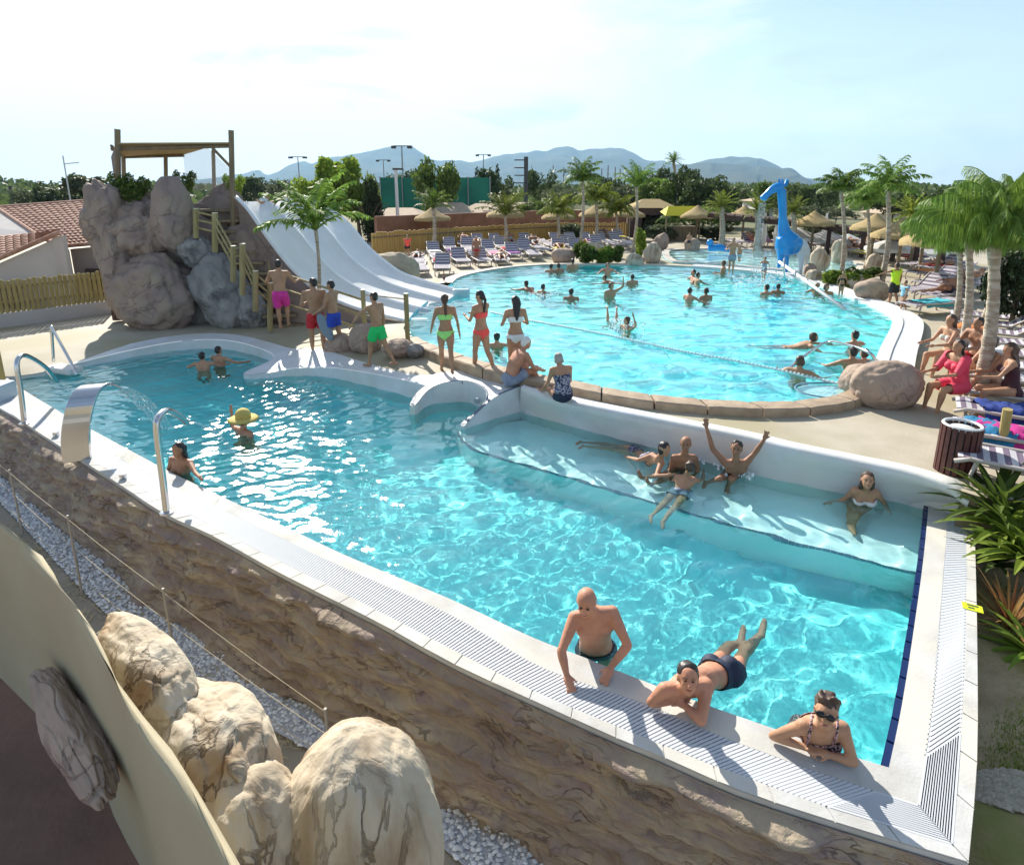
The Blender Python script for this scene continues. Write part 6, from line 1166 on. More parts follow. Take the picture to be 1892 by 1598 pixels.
def unit(v): v = Vector(v); return v.normalized() if v.length > 1e-9 else Vector((0, 0, 1))
def ringloft(b, rings, n=18):
    """rings: (centre, right, front, halfwidth, halfdepth)"""
    V = []; m = len(rings)
    for c, rt, fr, hw, hd in rings:
        for k in range(n): a = 2 * math.pi * k / n; ca, sa = math.cos(a), math.sin(a); V.append(c + rt * (abs(ca) ** .85 * (1 if ca >= 0 else -1)) * hw + fr * (abs(sa) ** .9 * (1 if sa >= 0 else -1)) * hd)
    b.add(V, [(i * n + k, i * n + (k + 1) % n, (i + 1) * n + (k + 1) % n, (i + 1) * n + k) for i in range(m - 1) for k in range(n)] + [tuple(reversed(range(n))), tuple(range((m - 1) * n, m * n))])
def limb(b, pts, rs, n=12):
    P_ = crom([Vector(p) for p in pts], 3); R_ = list(np.interp(np.linspace(0, len(rs) - 1, len(P_)), range(len(rs)), rs)); b.tube(P_, R_, n); b.ell(P_[0], (R_[0],) * 3, None, 10, 6); b.ell(P_[-1], (R_[-1],) * 3, None, 10, 6)
def hand(b, w, d, palm_n, H, side, curl=.3, detail=True, spread=.12):
    """w wrist, d pointing direction, palm_n palm normal, side +1/-1 puts the thumb on that side of (d x palm_n)"""
    d = unit(d); nrm = unit(palm_n - d * Vector(palm_n).dot(d)); s = d.cross(nrm).normalized() * side; L = .108 * H
    pm = w + d * L * .26; M = Matrix((s, d, nrm)).transposed(); b.ell(pm, (L * .235, L * .30, L * .10), M, 12, 8); limb(b, [w, w + d * L * .2], [.0155 * H, .017 * H], 8)
    if not detail: b.ell(w + d * L * .62, (L * .2, L * .26, L * .085), M, 10, 6); return
    for k, (off, ln) in enumerate(((.17, .40), (.06, .46), (-.055, .43), (-.165, .34))):
        base = w + d * L * .50 + s * off * L; dd = unit(d + s * off * spread * 8); c0 = curl * (1 + .12 * k); q1 = base + dd * ln * L * .42; d2 = unit(dd * math.cos(c0) + nrm * math.sin(c0)); q2 = q1 + d2 * ln * L * .33; d3 = unit(dd * math.cos(c0 * 1.8) + nrm * math.sin(c0 * 1.8)); q3 = q2 + d3 * ln * L * .25
        b.tube([base - dd * L * .1, base, q1, q2, q3, q3 + d3 * .003], [L * .052, L * .052, L * .047, L * .043, L * .036, L * .02], 8)
    t0 = w + d * L * .14 + s * L * .16; t1 = t0 + unit(s * .75 + d * .75 + nrm * .25) * L * .22; t2 = t1 + unit(s * .35 + d + nrm * .3) * L * .2; b.tube([t0 - s * L * .08, t0, t1, t2, t2 + d * .003], [L * .07, L * .065, L * .055, L * .042, L * .02], 8)
def body_from_joints(J, H, sex='m', vox=.018, belly=0.0, fingers=False, curl=.3, name='body', hands=None, feetfwd=None, build=1.0):
    """J: pelvis chest head face fwd, sl sr el er wl wr hl hr kl kr al ar (world)"""
    b = MB(); pel, ch = J['pelvis'], J['chest']; up = unit(ch - pel); rt = unit(J['sr'] - J['sl']); hrt = unit(J['hr'] - J['hl']); mid = J.get('mid', pel.lerp(ch, .5)); fem = sex == 'f'; k = build
    prof = [(-.24, .040, .040), (-.10, .082, .060), (.03, .096 if fem else .090, .064), (.18, .094 if fem else .086, .060 + belly * .3), (.36, .072 if fem else .080, .050 + belly), (.50, .070 if fem else .083, .050 + belly), (.66, .082 if fem else .094, .058 + belly * .5), (.82, .090 if fem else .106, .060), (.94, .088 if fem else .100, .050), (1.03, .060, .042), (1.09, .034, .034)]
    rings = []
    for t, hw, hd in prof:
        if t < .5: c = pel.lerp(mid, t * 2)
        else: c = mid.lerp(ch, (t - .5) * 2)
        if 0 < t < 1: q = 1 - abs(t - .5) * 2; c = c.lerp(pel * ((1 - t) ** 2) + mid * (2 * t * (1 - t)) + ch * t * t if False else c, .5)
        r_ = unit(hrt.lerp(rt, max(0, min(1, t)))); ax = unit((mid - pel).lerp(ch - mid, max(0, min(1, t)))); f = unit(ax.cross(r_) * -1) if False else unit(r_.cross(ax) * -1); 
        f = unit(ax.cross(r_)); 
        if f.dot(J['fwd']) < 0: f = -f
        rings.append((c + f * (hd - .055) * H * (.5 if belly else 0), r_, f, hw * H * k, hd * H * k))
    ringloft(b, rings); fch = rings[7][2]
    if fem:
        for s in (-1, 1): b.ell(pel.lerp(ch, .74) + rt * s * .042 * H + fch * .050 * H, (.036 * H, .034 * H, .034 * H), None, 10, 8)
    else:
        for s in (-1, 1): b.ell(pel.lerp(ch, .80) + rt * s * .050 * H + fch * .036 * H, (.048 * H, .026 * H, .034 * H), Matrix((rt, fch, up)).transposed(), 10, 8)
    fp = -rings[1][2]
    for s in (-1, 1): b.ell(pel.lerp(ch, -.02) + hrt * s * .042 * H + fp * .036 * H, (.046 * H,) * 3, None, 10, 8)
    for s, (sh, el, wr) in ((-1, (J['sl'], J['el'], J['wl'])), (1, (J['sr'], J['er'], J['wr']))):
        limb(b, [ch.lerp(sh, .35) + up * .004 * H, sh], [.036 * H * k, .034 * H * k], 10); ar = (.9 if fem else 1.05) * k
        limb(b, [sh, sh.lerp(el, .35), sh.lerp(el, .8), el], [.033 * H * ar, .029 * H * ar, .0225 * H * ar, .0215 * H * ar]); limb(b, [el, el.lerp(wr, .3), wr], [.0215 * H * ar, .0225 * H * ar, .0145 * H])
        key = 'l' if s < 0 else 'r'; hd_ = (hands or {}).get(key); dd = (wr - el).normalized()
        if hd_: hand(b, wr, hd_[0], Vector(hd_[1]), H, hd_[2], hd_[3] if len(hd_) > 3 else curl, fingers, hd_[4] if len(hd_) > 4 else .12)
        else: hand(b, wr, dd, -rt * s, H, 1 if True else -1, curl, fingers)
    for s, (hp, kn, an) in ((-1, (J['hl'], J['kl'], J['al'])), (1, (J['hr'], J['kr'], J['ar']))):
        lr = (1.08 if fem else 1.0) * k; limb(b, [hp, hp.lerp(kn, .3), hp.lerp(kn, .75), kn], [.053 * H * lr, .051 * H * lr, .037 * H, .033 * H]); cb = -J['fwd'] if abs((an - kn).normalized().dot(J['fwd'])) < .8 else Vector((0, 0, 0))
        limb(b, [kn, kn.lerp(an, .3) + cb * .008 * H, kn.lerp(an, .75), an], [.032 * H, .034 * H, .022 * H, .0195 * H])
        tf = (feetfwd or {}).get('l' if s < 0 else 'r', J['fwd']); tf = unit(tf); dn = unit(an - kn); heel = an + dn * .018 * H - tf * .022 * H; ball = an + dn * .030 * H + tf * .078 * H
        limb(b, [heel, an + dn * .022 * H + tf * .03 * H, ball, ball + tf * .03 * H], [.021 * H, .021 * H, .019 * H, .012 * H], 8)
        sd = unit(tf.cross(dn)); b.ell(ball, (.026 * H, .03 * H, .013 * H), Matrix((sd, tf, unit(sd.cross(tf)))).transposed(), 10, 6)
    hc, fd = J['head'], unit(J['face']); hu = unit(J.get('hup', Vector((0, 0, 1))) - fd * unit(J.get('hup', Vector((0, 0, 1)))).dot(fd)); hr_ = unit(fd.cross(hu)); HM = Matrix((hr_, fd, hu)).transposed(); nb = ch + up * .015 * H
    limb(b, [nb, nb.lerp(hc - hu * .03 * H, .6), hc - hu * .032 * H - fd * .008 * H], [.036 * H, .030 * H, .030 * H], 10)
    hp = lambda x, y, z: hc + HM @ Vector((x, y, z)) * H
    b.ell(hp(0, -.006, .014), (.0455 * H, .056 * H, .050 * H), HM, 18, 14); b.ell(hp(0, .012, -.022), (.034 * H, .038 * H, .042 * H), HM, 14, 10); b.ell(hp(0, .034, -.048), (.017 * H, .014 * H, .013 * H), HM, 10, 8)
    if vox < .016:
        b.tube([hp(0, .046, .006), hp(0, .058, -.010), hp(0, .061, -.018), hp(0, .050, -.022)], [.005 * H, .007 * H, .0088 * H, .006 * H], 8)
        for s in (-1, 1): b.ell(hp(s * .0445, -.004, -.004), (.005 * H, .011 * H, .018 * H), HM, 8, 8); b.ell(hp(s * .018, .042, .014), (.013 * H, .007 * H, .005 * H), HM, 8, 6); b.ell(hp(s * .022, .036, -.012), (.012 * H, .011 * H, .011 * H), HM, 8, 6)
        b.ell(hp(0, .046, -.033), (.015 * H, .007 * H, .006 * H), HM, 10, 6)
    else:
        b.ell(hp(0, .054, -.012), (.006 * H, .010 * H, .012 * H), HM, 8, 6)
        for s in (-1, 1): b.ell(hp(s * .044, -.004, -.004), (.006 * H, .011 * H, .017 * H), HM, 8, 6)
    me = mesh('person', b.V, b.F); o = bpy.data.objects.new('tmp', me); C.objects.link(o); md = o.modifiers.new('r', 'REMESH'); md.mode = 'VOXEL'; md.voxel_size = vox; sm = o.modifiers.new('s', 'SMOOTH'); sm.iterations = 3 if vox > .012 else 4; sm.factor = .5; applied(o); o.data.shade_smooth(); me = o.data; bpy.data.objects.remove(o)
    n = len(me.vertices); co = np.empty(n * 3); me.vertices.foreach_get('co', co); co = co.reshape(-1, 3); nb_ = np.empty(n * 3); me.vertices.foreach_get('normal', nb_); nb_ = nb_.reshape(-1, 3)
    sg = [('torso', pel, ch, .075 * H), ('head', nb + up * .03 * H, hc, .05 * H)] + [(a, J[p], J[q], r_) for a, p, q, r_ in (('arm', 'sl', 'el', .026 * H), ('arm', 'sr', 'er', .026 * H), ('fore', 'el', 'wl', .02 * H), ('fore', 'er', 'wr', .02 * H), ('thigh', 'hl', 'kl', .045 * H), ('thigh', 'hr', 'kr', .045 * H), ('shin', 'kl', 'al', .03 * H), ('shin', 'kr', 'ar', .03 * H))]
    best = np.full(n, 1e9); lab = np.zeros(n, int); tt = np.zeros(n)
    for i, (nm, a, c, r_) in enumerate(sg):
        a, c = np.array(a), np.array(c); dv = c - a; l2 = (dv ** 2).sum() + 1e-9; t = ((co - a) @ dv) / l2; tc = np.clip(t, 0, 1); d = np.linalg.norm(co - a - tc[:, None] * dv, axis=1) - r_
        m = d < best; best[m] = d[m]; lab[m] = i; tt[m] = t[m]
    names = np.array([s[0] for s in sg])[lab]; a, dv = np.array(pel), np.array(ch - pel); tor = ((co - a) @ dv) / (dv ** 2).sum()
    lat = (co - a) @ np.array(rt) / H; frw = (co - a) @ np.array(fch) / H
    return me, dict(co=co, nrm=nb_, seg=names, t=tt, tor=tor, lat=lat, frw=frw, H=H, HM=HM, hc=hc, hp=hp, J=J, vox=vox)
def cloth(me, I, name, m, mask, off, parent, flare=None):
    F = [tuple(p.vertices) for p in me.polygons if all(mask[v] for v in p.vertices)]
    if not F: return None
    use = sorted({v for f in F for v in f}); mp = {v: i for i, v in enumerate(use)}; o_ = np.full(len(I['co']), off) if flare is None else off + flare; V = I['co'][use] + I['nrm'][use] * o_[use][:, None] if not np.isscalar(o_) else None
    me2 = mesh(name, V - np.array(parent.location), [tuple(mp[v] for v in f) for f in F], True); o = link(name, me2, m, parent); sm = o.modifiers.new('m', 'SMOOTH'); sm.iterations = 3; s = o.modifiers.new('s', 'SOLIDIFY'); s.thickness = .006; s.offset = 1; applied(o); o.data.shade_smooth(); return o
def hairobj(I, kind, col, parent):
    H, hp, HM = I['H'], I['hp'], I['HM']; b = MB(); vx = max(.009, I['vox'] * .8)
    if kind == 'bald': return
    if kind == 'fringe':
        for s in (-1, 1): b.ell(hp(s * .037, -.018, -.002), (.010 * H, .030 * H, .022 * H), HM, 10, 8)
        b.ell(hp(0, -.052, -.006), (.034 * H, .010 * H, .020 * H), HM, 10, 8)
    else:
        b.ell(hp(0, -.012, .024), (.0475 * H, .053 * H, .048 * H), HM, 16, 12); b.ell(hp(0, -.028, -.002), (.044 * H, .036 * H, .044 * H), HM, 14, 10)
        if kind == 'bob':
            for s in (-1, 1): b.ell(hp(s * .040, -.010, -.018), (.013 * H, .034 * H, .038 * H), HM, 10, 8)
        if kind == 'curly':
            for q in range(26): a = q * 2.4; e = .35 + (q % 7) * .17; b.ell(hp(.042 * math.cos(a) * math.sin(e + .4), -.012 + .046 * math.sin(a) * math.sin(e + .4), .026 + .046 * math.cos(e)), (.013 * H,) * 3, None, 8, 6)
        if kind in ('long', 'pony'):
            d = unit(I['J']['pelvis'] - I['J']['chest']); bk = -unit(I['J']['fwd']); p0 = hp(0, -.050, .0); p1 = hp(0, -.062 if kind == 'pony' else -.05, -.05); p2 = I['J']['chest'] + bk * .058 * H + d * .05 * H; p3 = p2 + d * .06 * H
            w_ = .030 if kind == 'long' else .016; limb(b, [p0, p1, p2, p3], [w_ * 1.2 * H, w_ * 1.1 * H, w_ * H, .006 * H], 10)
            if kind == 'long':
                for s in (-1, 1): limb(b, [hp(s * .036, -.02, .0), hp(s * .042, -.025, -.05), p2 + I['HM'] @ Vector((s * .03, 0, .02)) * H], [.016 * H, .016 * H, .008 * H], 8)
    b = MB().add([Vector(v) - parent.location for v in b.V], b.F); o = b.build('hair', HR[col], parent, fix=False); md = o.modifiers.new('r', 'REMESH'); md.mode = 'VOXEL'; md.voxel_size = vx; s = o.modifiers.new('s', 'SMOOTH'); s.iterations = 2; applied(o)
    for v in o.data.vertices:
        q = v.co * 22; v.co += Vector((noise.noise(q), noise.noise(q + Vector((9, 0, 0))), noise.noise(q + Vector((0, 9, 0))))) * (.009 if I['vox'] < .012 else .012)
    o.data.shade_smooth()
    if not o.data.materials: o.data.materials.append(HR[col])
def face(I, parent, glasses=False):
    H, hp, HM = I['H'], I['hp'], I['HM']; L = Vector(parent.location)
    for s in (-1, 1):
        b = MB(); b.ell(hp(s * .0165, .0475, .004) - L, (.0068 * H, .004 * H, .0034 * H), HM, 10, 8); o = b.build('eye', M_eye if not glasses else M_eye, parent, smooth_=True)
        b = MB(); b.tube([hp(s * .006, .0525, .0135) - L, hp(s * .016, .053, .0165) - L, hp(s * .027, .046, .0135) - L], [.0016 * H, .0024 * H, .0012 * H], 6); b.build('eyebrow', HR['brown'], parent, smooth_=True)
    b = MB(); b.tube([hp(-.014, .0475, -.031) - L, hp(0, .0545, -.0325) - L, hp(.014, .0475, -.031) - L], [.0015 * H, .0038 * H, .0015 * H], 8, flat=.7); b.build('mouth', M_lip, parent, smooth_=True)
    if glasses:
        g = MB()
        for s in (-1, 1): g.ell(hp(s * .019, .056, .004) - L, (.019 * H, .006 * H, .013 * H), HM, 14, 8); g.tube([hp(s * .036, .050, .007) - L, hp(s * .047, .02, .006) - L, hp(s * .047, -.01, .002) - L], .002 * H, 6)
        g.tube([hp(-.006, .06, .007) - L, hp(.006, .06, .007) - L], .0025 * H, 6); g.build('sunglasses', mat('black_lens', (.008, .008, .01), .12), parent, smooth_=True)
def person(J, H, label, skin_='tan', sex='m', hair=('short', 'brown'), wear=(), vox=.018, belly=0, fingers=False, curl=.3, hands=None, feetfwd=None, facef=False, glasses=False, group=None, build=1.0):
    me, I = body_from_joints(J, H, sex, vox, belly, fingers, curl, hands=hands, feetfwd=feetfwd, build=build)
    base = Vector((J['pelvis'].x, J['pelvis'].y, min(J['al'].z, J['ar'].z, J['pelvis'].z))); V = I['co'] - np.array(base); me.vertices.foreach_set('co', V.ravel()); me.update(); me.name = 'person'; me.materials.clear(); me.materials.append(SK[skin_])
    o = bpy.data.objects.new('person', me); C.objects.link(o); o.location = base; tag(o, label, 'person', group); o.cycles.is_caustics_receiver = True
    S_, T_, tor, fr, la = I['seg'], I['t'], I['tor'], I['frw'], I['lat']; tr = S_ == 'torso'; th = S_ == 'thigh'
    for w_ in wear:
        k, c = w_[0], CL[w_[1]]
        if k == 'shorts': ln = w_[2] if len(w_) > 2 else .55; cloth(me, I, 'swim_shorts', c, (tr & (tor < .17)) | (th & (T_ < ln)), .010, o, flare=np.where(th, .018 * np.clip(T_, 0, 1) * 1.6, 0))
        elif k == 'trunks': cloth(me, I, 'swim_trunks', c, (tr & (tor < .17)) | (th & (T_ < .12)), .006, o)
        elif k == 'bottom': cloth(me, I, 'bikini_bottom', c, (tr & (tor < .14 - .9 * np.abs(la) * 0)) & (tor < .14) | (th & (T_ < .04)), .005, o)
        elif k == 'top': cloth(me, I, 'bikini_top', c, tr & (tor > .58) & (tor < .84), .010, o)
        elif k == 'suit': cloth(me, I, 'swimsuit', c, (tr & (tor < .88)) | (th & (T_ < .03)), .006, o); 
        elif k == 'tank': cloth(me, I, 'tankini_top', c, tr & (tor < .86) & (tor > .05), .009, o)
        elif k == 'shirt': cloth(me, I, 'shirt', c, (tr & (tor > -.05) & (tor < 1.06)) | ((S_ == 'arm') & (T_ < w_[2] if len(w_) > 2 else .4)), .014, o)
        elif k == 'wrap': cloth(me, I, 'towel_wrap', c, (tr & (tor < .95)) | (th & (T_ < .7)) | ((S_ == 'arm')), .022, o)
        elif k == 'straps':
            Lc = Vector(o.location); Jp = J; up = unit(Jp['chest'] - Jp['pelvis']); rt = unit(Jp['sr'] - Jp['sl'])
            f = unit(Vector(Jp['fwd']) - up * Vector(Jp['fwd']).dot(up))
            for s in (-1, 1):
                b = MB(); b.tube([Jp['pelvis'].lerp(Jp['chest'], .80) + rt * s * .05 * H + f * .066 * H - Lc, Jp['chest'] + rt * s * .056 * H + f * .045 * H + up * .02 * H - Lc, Jp['chest'] + rt * s * .056 * H + up * .042 * H - Lc, Jp['chest'] + rt * s * .052 * H - f * .045 * H + up * .01 * H - Lc, Jp['pelvis'].lerp(Jp['chest'], .80) + rt * s * .045 * H - f * .062 * H - Lc], .008 * H / 1.7 * 1.3, 8); b.build('strap', c, o, smooth_=True)
    hairobj(I, hair[0], hair[1], o)
    if facef: face(I, o, glasses)
    for ch in o.children: ch.cycles.is_caustics_receiver = True
    return o
Rz = lambda a: Matrix.Rotation(a, 3, 'Z')
def joints(pel, yaw, H, p, sex='m'):
    """p: local directions (x right, y forward, z up)"""
    M = Rz(yaw); D = lambda k, d: M @ unit(p.get(k, d)); J = {}; J['pelvis'] = Vector(pel); up = D('torso', (0, 0, 1)); up2 = D('torso2', p.get('torso', (0, 0, 1))); J['fwd'] = M @ Vector((0, 1, 0)); x = M @ Vector((1, 0, 0))
    J['mid'] = J['pelvis'] + up * .155 * H; J['chest'] = J['mid'] + up2 * .15 * H; sx = (M @ unit(p.get('sh', (1, 0, 0)))); w_ = (.104 if sex == 'f' else .118) * H; hw = .052 * H
    J['sl'], J['sr'] = J['chest'] - sx * w_ , J['chest'] + sx * w_; J['hl'], J['hr'] = J['pelvis'] - x * hw, J['pelvis'] + x * hw
    for s in 'lr':
        sg = -1 if s == 'l' else 1; J['e' + s] = J['s' + s] + D('ua' + s, (sg * .12, 0, -1)) * .172 * H; J['w' + s] = J['e' + s] + D('fa' + s, (sg * .03, .15, -1)) * .148 * H
        J['k' + s] = J['h' + s] + D('th' + s, (0, 0, -1)) * .245 * H; J['a' + s] = J['k' + s] + D('sh' + s, (0, 0, -1)) * .24 * H
    J['head'] = J['chest'] + D('neck', (0, .12, 1)) * .118 * H; J['face'] = D('face', (0, 1, 0)); return J
def stand(x, yf, yt, yaw, p, label, sex='m', dz=0, z=None, Hs=1.0, **k):
    g = PDK(x, yf, dz) if z is None else P(x, yf, z); t = PD(x, yt, g.y); H = (t.z - g.z) * 1.0 * Hs; J = joints((0, 0, 0), yaw, H, p, sex); low = min(J['al'].z, J['ar'].z) - .034 * H
    mx = (J['al'] + J['ar']) / 2 if 'plant' not in p else J['a' + p['plant']]; sft = Vector((g.x - mx.x, g.y - mx.y, g.z - low)); hh = J['head'].z + .064 * H + sft.z - g.z
    s = (t.z - g.z) / hh; J = joints((0, 0, 0), yaw, H * s, p, sex); low = min(J['al'].z, J['ar'].z) - .034 * H * s; mx = (J['al'] + J['ar']) / 2; sft = Vector((g.x - mx.x, g.y - mx.y, g.z - low))
    for q in J:
        if q not in ('fwd', 'face', 'hup'): J[q] = J[q] + sft
    return person(J, H * s, label, sex=sex, **k)
D_ = R
# --- the three bathers at the near rim
def px_person(d, H, label, **k):
    J = {}
    for q, v in d.items():
        if q in ('fwd', 'face', 'hup'): J[q] = Vector(v)
        elif isinstance(v, Vector): J[q] = v
        else: J[q] = P(*v)
    if 'chest' not in J: J['chest'] = (J['sl'] + J['sr']) / 2
    return person(J, H, label, **k)
toC = lambda p: unit(Vector((0, 0, CZ)) - p)
sl, sr = P(1131, 1131, .46), P(1062, 1141, .42); chst = (sl + sr) / 2; pel = Vector((chst.x + .06, chst.y + .16, -.06)); rt = unit(sr - sl); fwd = unit(Vector((-.25, -1, 0)))
def legs_down(pel, rt, H, zf=-.98): hl, hr = pel - rt * .052 * H, pel + rt * .052 * H; return dict(hl=hl, hr=hr, kl=hl + Vector((0, .02, -.245 * H)), kr=hr + Vector((0, .04, -.245 * H)), al=hl + Vector((0, .12, -.44 * H)), ar=hr + Vector((0, .14, -.44 * H)))
d = dict(sl=sl, sr=sr, chest=chst, pelvis=pel, mid=pel.lerp(chst, .5) + Vector((0, .02, 0)), el=(1160, 1192, .27), er=(1037, 1203, .24), wl=(1129, 1232, .13), wr=(1047, 1246, .12), head=P(1083, 1112, .68), face=(-.30, -1, -.18), fwd=fwd, **legs_down(pel, rt, 1.74))
hd = lambda a, b_: unit(P(*a) - P(*b_))
px_person(d, 1.74, 'bald sunburnt elderly man leaning both hands on the near rim of the pool', skin_='red', hair=('fringe', 'grey'), wear=(('trunks', 'navy'),), vox=.0105, belly=.014, fingers=True, facef=True, build=1.0,
          hands={'l': (hd((1116, 1258, .08), (1129, 1232, .13)), (0, 0, -1), -1, .15), 'r': (hd((1056, 1274, .07), (1047, 1246, .12)), (0, 0, -1), 1, .5)})
sl, sr = P(1305, 1266, .24), P(1228, 1274, .24); chst = (sl + sr) / 2; pel = P(1330, 1246, .03); hrt = unit(P(1297, 1245, .03) - P(1345, 1250, .03)) ; hl, hr = pel - hrt * .09, pel + hrt * .09
d = dict(sl=sl, sr=sr, chest=chst, pelvis=pel, mid=pel.lerp(chst, .5) + Vector((0, 0, .03)), el=(1296, 1332, .13), er=(1203, 1297, .13), wl=(1262, 1300, .15), wr=(1240, 1296, .13), head=P(1271, 1253, .42), face=toC(P(1273, 1253, .4)) + Vector((.12, 0, -.35)), fwd=Vector((-.2, -.4, -1)), hl=hl, hr=hr, kl=(1372, 1216, -.10), kr=(1340, 1206, -.10), al=(1404, 1178, -.06), ar=(1364, 1192, -.08))
px_person(d, 1.70, 'dark haired man lying on folded arms over the rim, body floating in black trunks', skin_='red', hair=('short', 'black'), wear=(('shorts', 'navy', .25),), vox=.0105, fingers=True, facef=True, hands={'l': (hd((1243, 1288, .17), (1262, 1300, .15)), (0, 0, -1), 1, .3), 'r': (hd((1268, 1290, .12), (1240, 1296, .13)), (0, 0, -1), -1, .3)}, feetfwd={'l': (.5, 1, .1), 'r': (.4, 1, .1)})
sl, sr = P(1556, 1346, .27), P(1484, 1342, .27); chst = (sl + sr) / 2; pel = Vector((chst.x + .12, chst.y + .32, -.18)); rt = unit(sr - sl)
d = dict(sl=sl, sr=sr, chest=chst, pelvis=pel, el=(1578, 1408, .11), er=(1428, 1359, .11), wl=(1535, 1395, .12), wr=(1487, 1380, .11), head=P(1526, 1316, .50), face=toC(P(1529, 1311, .5)) + Vector((0, 0, -.35)), fwd=unit(Vector((-.5, -1, 0))), **legs_down(pel, rt, 1.62))
px_person(d, 1.62, 'woman with short curly hair, black sunglasses and dark floral swimsuit at the rim', sex='f', skin_='tan', hair=('curly', 'brown'), wear=(('suit', 'floral'), ('straps', 'floral')), vox=.0105, fingers=True, facef=True, glasses=True, build=1.05, hands={'l': (hd((1508, 1386, .13), (1535, 1395, .12)), (0, 0, -1), 1, .3), 'r': (hd((1518, 1388, .11), (1487, 1380, .11)), (0, 0, -1), -1, .25)})
# --- bench group
def seat(head, chest_, sl_, sr_, pel_, kl, kr, al, ar, el, er, wl, wr, H, fwd, face_, label, **k):
    J = dict(head=head, sl=sl_, sr=sr_, pelvis=pel_, kl=kl, kr=kr, al=al, ar=ar, el=el, er=er, wl=wl, wr=wr); J = {a: P(*b_) for a, b_ in J.items()}; J['chest'] = (J['sl'] + J['sr']) / 2; rt_ = unit(J['sr'] - J['sl']); J['hl'], J['hr'] = J['pelvis'] - rt_ * .052 * H, J['pelvis'] + rt_ * .052 * H; J['fwd'] = unit(Vector(fwd)); J['face'] = unit(Vector(face_)); return person(J, H, label, **k)
seat((1361, 829, .50), None, (1377, 856, .24), (1341, 856, .24), (1362, 880, -.16), (1352, 885, .0), (1330, 885, .0), (1345, 910, -.18), (1305, 903, -.18), (1394, 838, .38), (1317, 830, .38), (1412, 812, .62), (1305, 789, .66), 1.66, (-.4, -1, .1), (-.5, -1, .2), 'laughing man on the bench with both arms raised and fingers spread', skin_='brown', hair=('short', 'black'), vox=.0125, fingers=True, wear=(('trunks', 'red'),), curl=.1,
     hands={'l': (unit(Vector((.25, 0, 1))), (0, -1, 0), 1, .08, .3), 'r': (unit(Vector((-.1, 0, 1))), (0, -1, 0), -1, .08, .3)}, facef=True)
seat((1267, 820, .48), None, (1282, 846, .24), (1246, 846, .24), (1255, 872, -.2), (1222, 880, -.02), (1232, 888, -.05), (1190, 886, -.05), (1205, 900, -.1), (1290, 868, 0), (1240, 868, 0), (1280, 885, -.1), (1225, 880, -.1), 1.66, (-.5, -1, 0), (-.4, -1, .1), 'bald man sitting at the wall beside the man with raised arms', skin_='brown', hair=('bald', 'grey'), vox=.014, wear=(('trunks', 'navy'),), facef=True, feetfwd={'l': (-.3, -.2, 1), 'r': (-.3, -.2, 1)})
seat((1228, 830, .36), None, (1222, 855, .12), (1205, 842, .14), (1172, 838, -.08), (1128, 835, -.08), (1132, 828, -.08), (1080, 828, -.06), (1075, 820, -.06), (1212, 880, .02), (1180, 850, .1), (1232, 878, .06), (1160, 845, 0), 1.58, (-.4, -1, .3), (.5, -.7, -.2), 'black haired woman in a patterned bikini stretched out along the bench', sex='f', skin_='tan', hair=('bob', 'black'), vox=.014, wear=(('top', 'pattern'), ('bottom', 'pattern')))
seat((1275, 862, .30), None, (1251, 882, .06), (1283, 886, .06), (1259, 913, -.1), (1225, 940, -.15), (1247, 945, -.15), (1203, 965, -.18), (1224, 975, -.18), (1240, 895, -.1), (1298, 893, -.1), (1262, 880, -.15), (1300, 880, -.15), 1.36, (.2, 1, -.4), (.2, 1, .1), 'boy seen from behind, floating in pale shorts before the bench group', skin_='tan', hair=('short', 'brown'), vox=.014, wear=(('shorts', 'greyblue', .4),), feetfwd={'l': (-.2, -1, 0), 'r': (-.2, -1, 0)})
seat((1603, 888, .42), None, (1619, 911, .19), (1579, 906, .19), (1590, 938, -.14), (1582, 958, -.10), (1572, 955, -.10), (1572, 990, -.25), (1566, 985, -.25), (1634, 930, .0), (1560, 922, .0), (1639, 950, -.12), (1537, 934, -.10), 1.60, (-.3, -1, .2), (-.5, -1, .3), 'long haired woman reclining alone at the right end of the bench', sex='f', skin_='tan', hair=('long', 'brown'), vox=.0125, wear=(('top', 'white'), ('bottom', 'white')), facef=True, fingers=True)
# --- queue on the deck
walk = lambda a, b_=0: dict(thl=(0, a, -1), shl=(0, a * .4 - b_, -1), thr=(0, -a, -1), shr=(0, -a - .35, -1))
stand(526, 606, 480, R(8), dict(walk(.25), thr=(0, .7, -1), shr=(0, -.1, -1), ual=(-.5, .5, -1), fal=(-.2, .8, .1), uar=(.5, .5, -1), far=(.1, .9, 0), torso=(0, .15, 1)), 'boy in long magenta shorts climbing the wooden stairs with his back turned', skin_='olive', hair=('short', 'black'), wear=(('shorts', 'pink', .8),), dz=.25)
stand(589, 656, 514, R(25), dict(ual=(-.25, .2, -1), fal=(.6, .8, .15), uar=(.25, .2, -1), far=(-.6, .8, .2), thl=(-.05, .1, -1), thr=(.08, -.05, -1), face=(-.6, 1, 0)), 'boy in red shorts standing with folded arms behind the stairs queue', skin_='olive', hair=('short', 'black'), wear=(('shorts', 'red', .62),))
stand(626, 650, 519, R(75), dict(walk(.15), ual=(-.1, .3, -1), fal=(0, .8, -.5), uar=(.1, .4, -1), far=(-.2, .7, -.4)), 'boy in bright blue shorts carrying a grey board under his arm', skin_='olive', hair=('short', 'black'), wear=(('shorts', 'blue', .62),))
q = PDK(612, 650); b = MB(); M_ = Matrix.Rotation(R(-22), 3, 'Y'); b.ell((q.x - .04, q.y - .18, q.z + .62), (.13, .05, .34), M_, 14, 12); tag(b.build('swim_board', mat('grey_foam', (.20, .25, .30), .7), smooth_=True), 'grey blue board held by the boy in blue shorts', 'board')
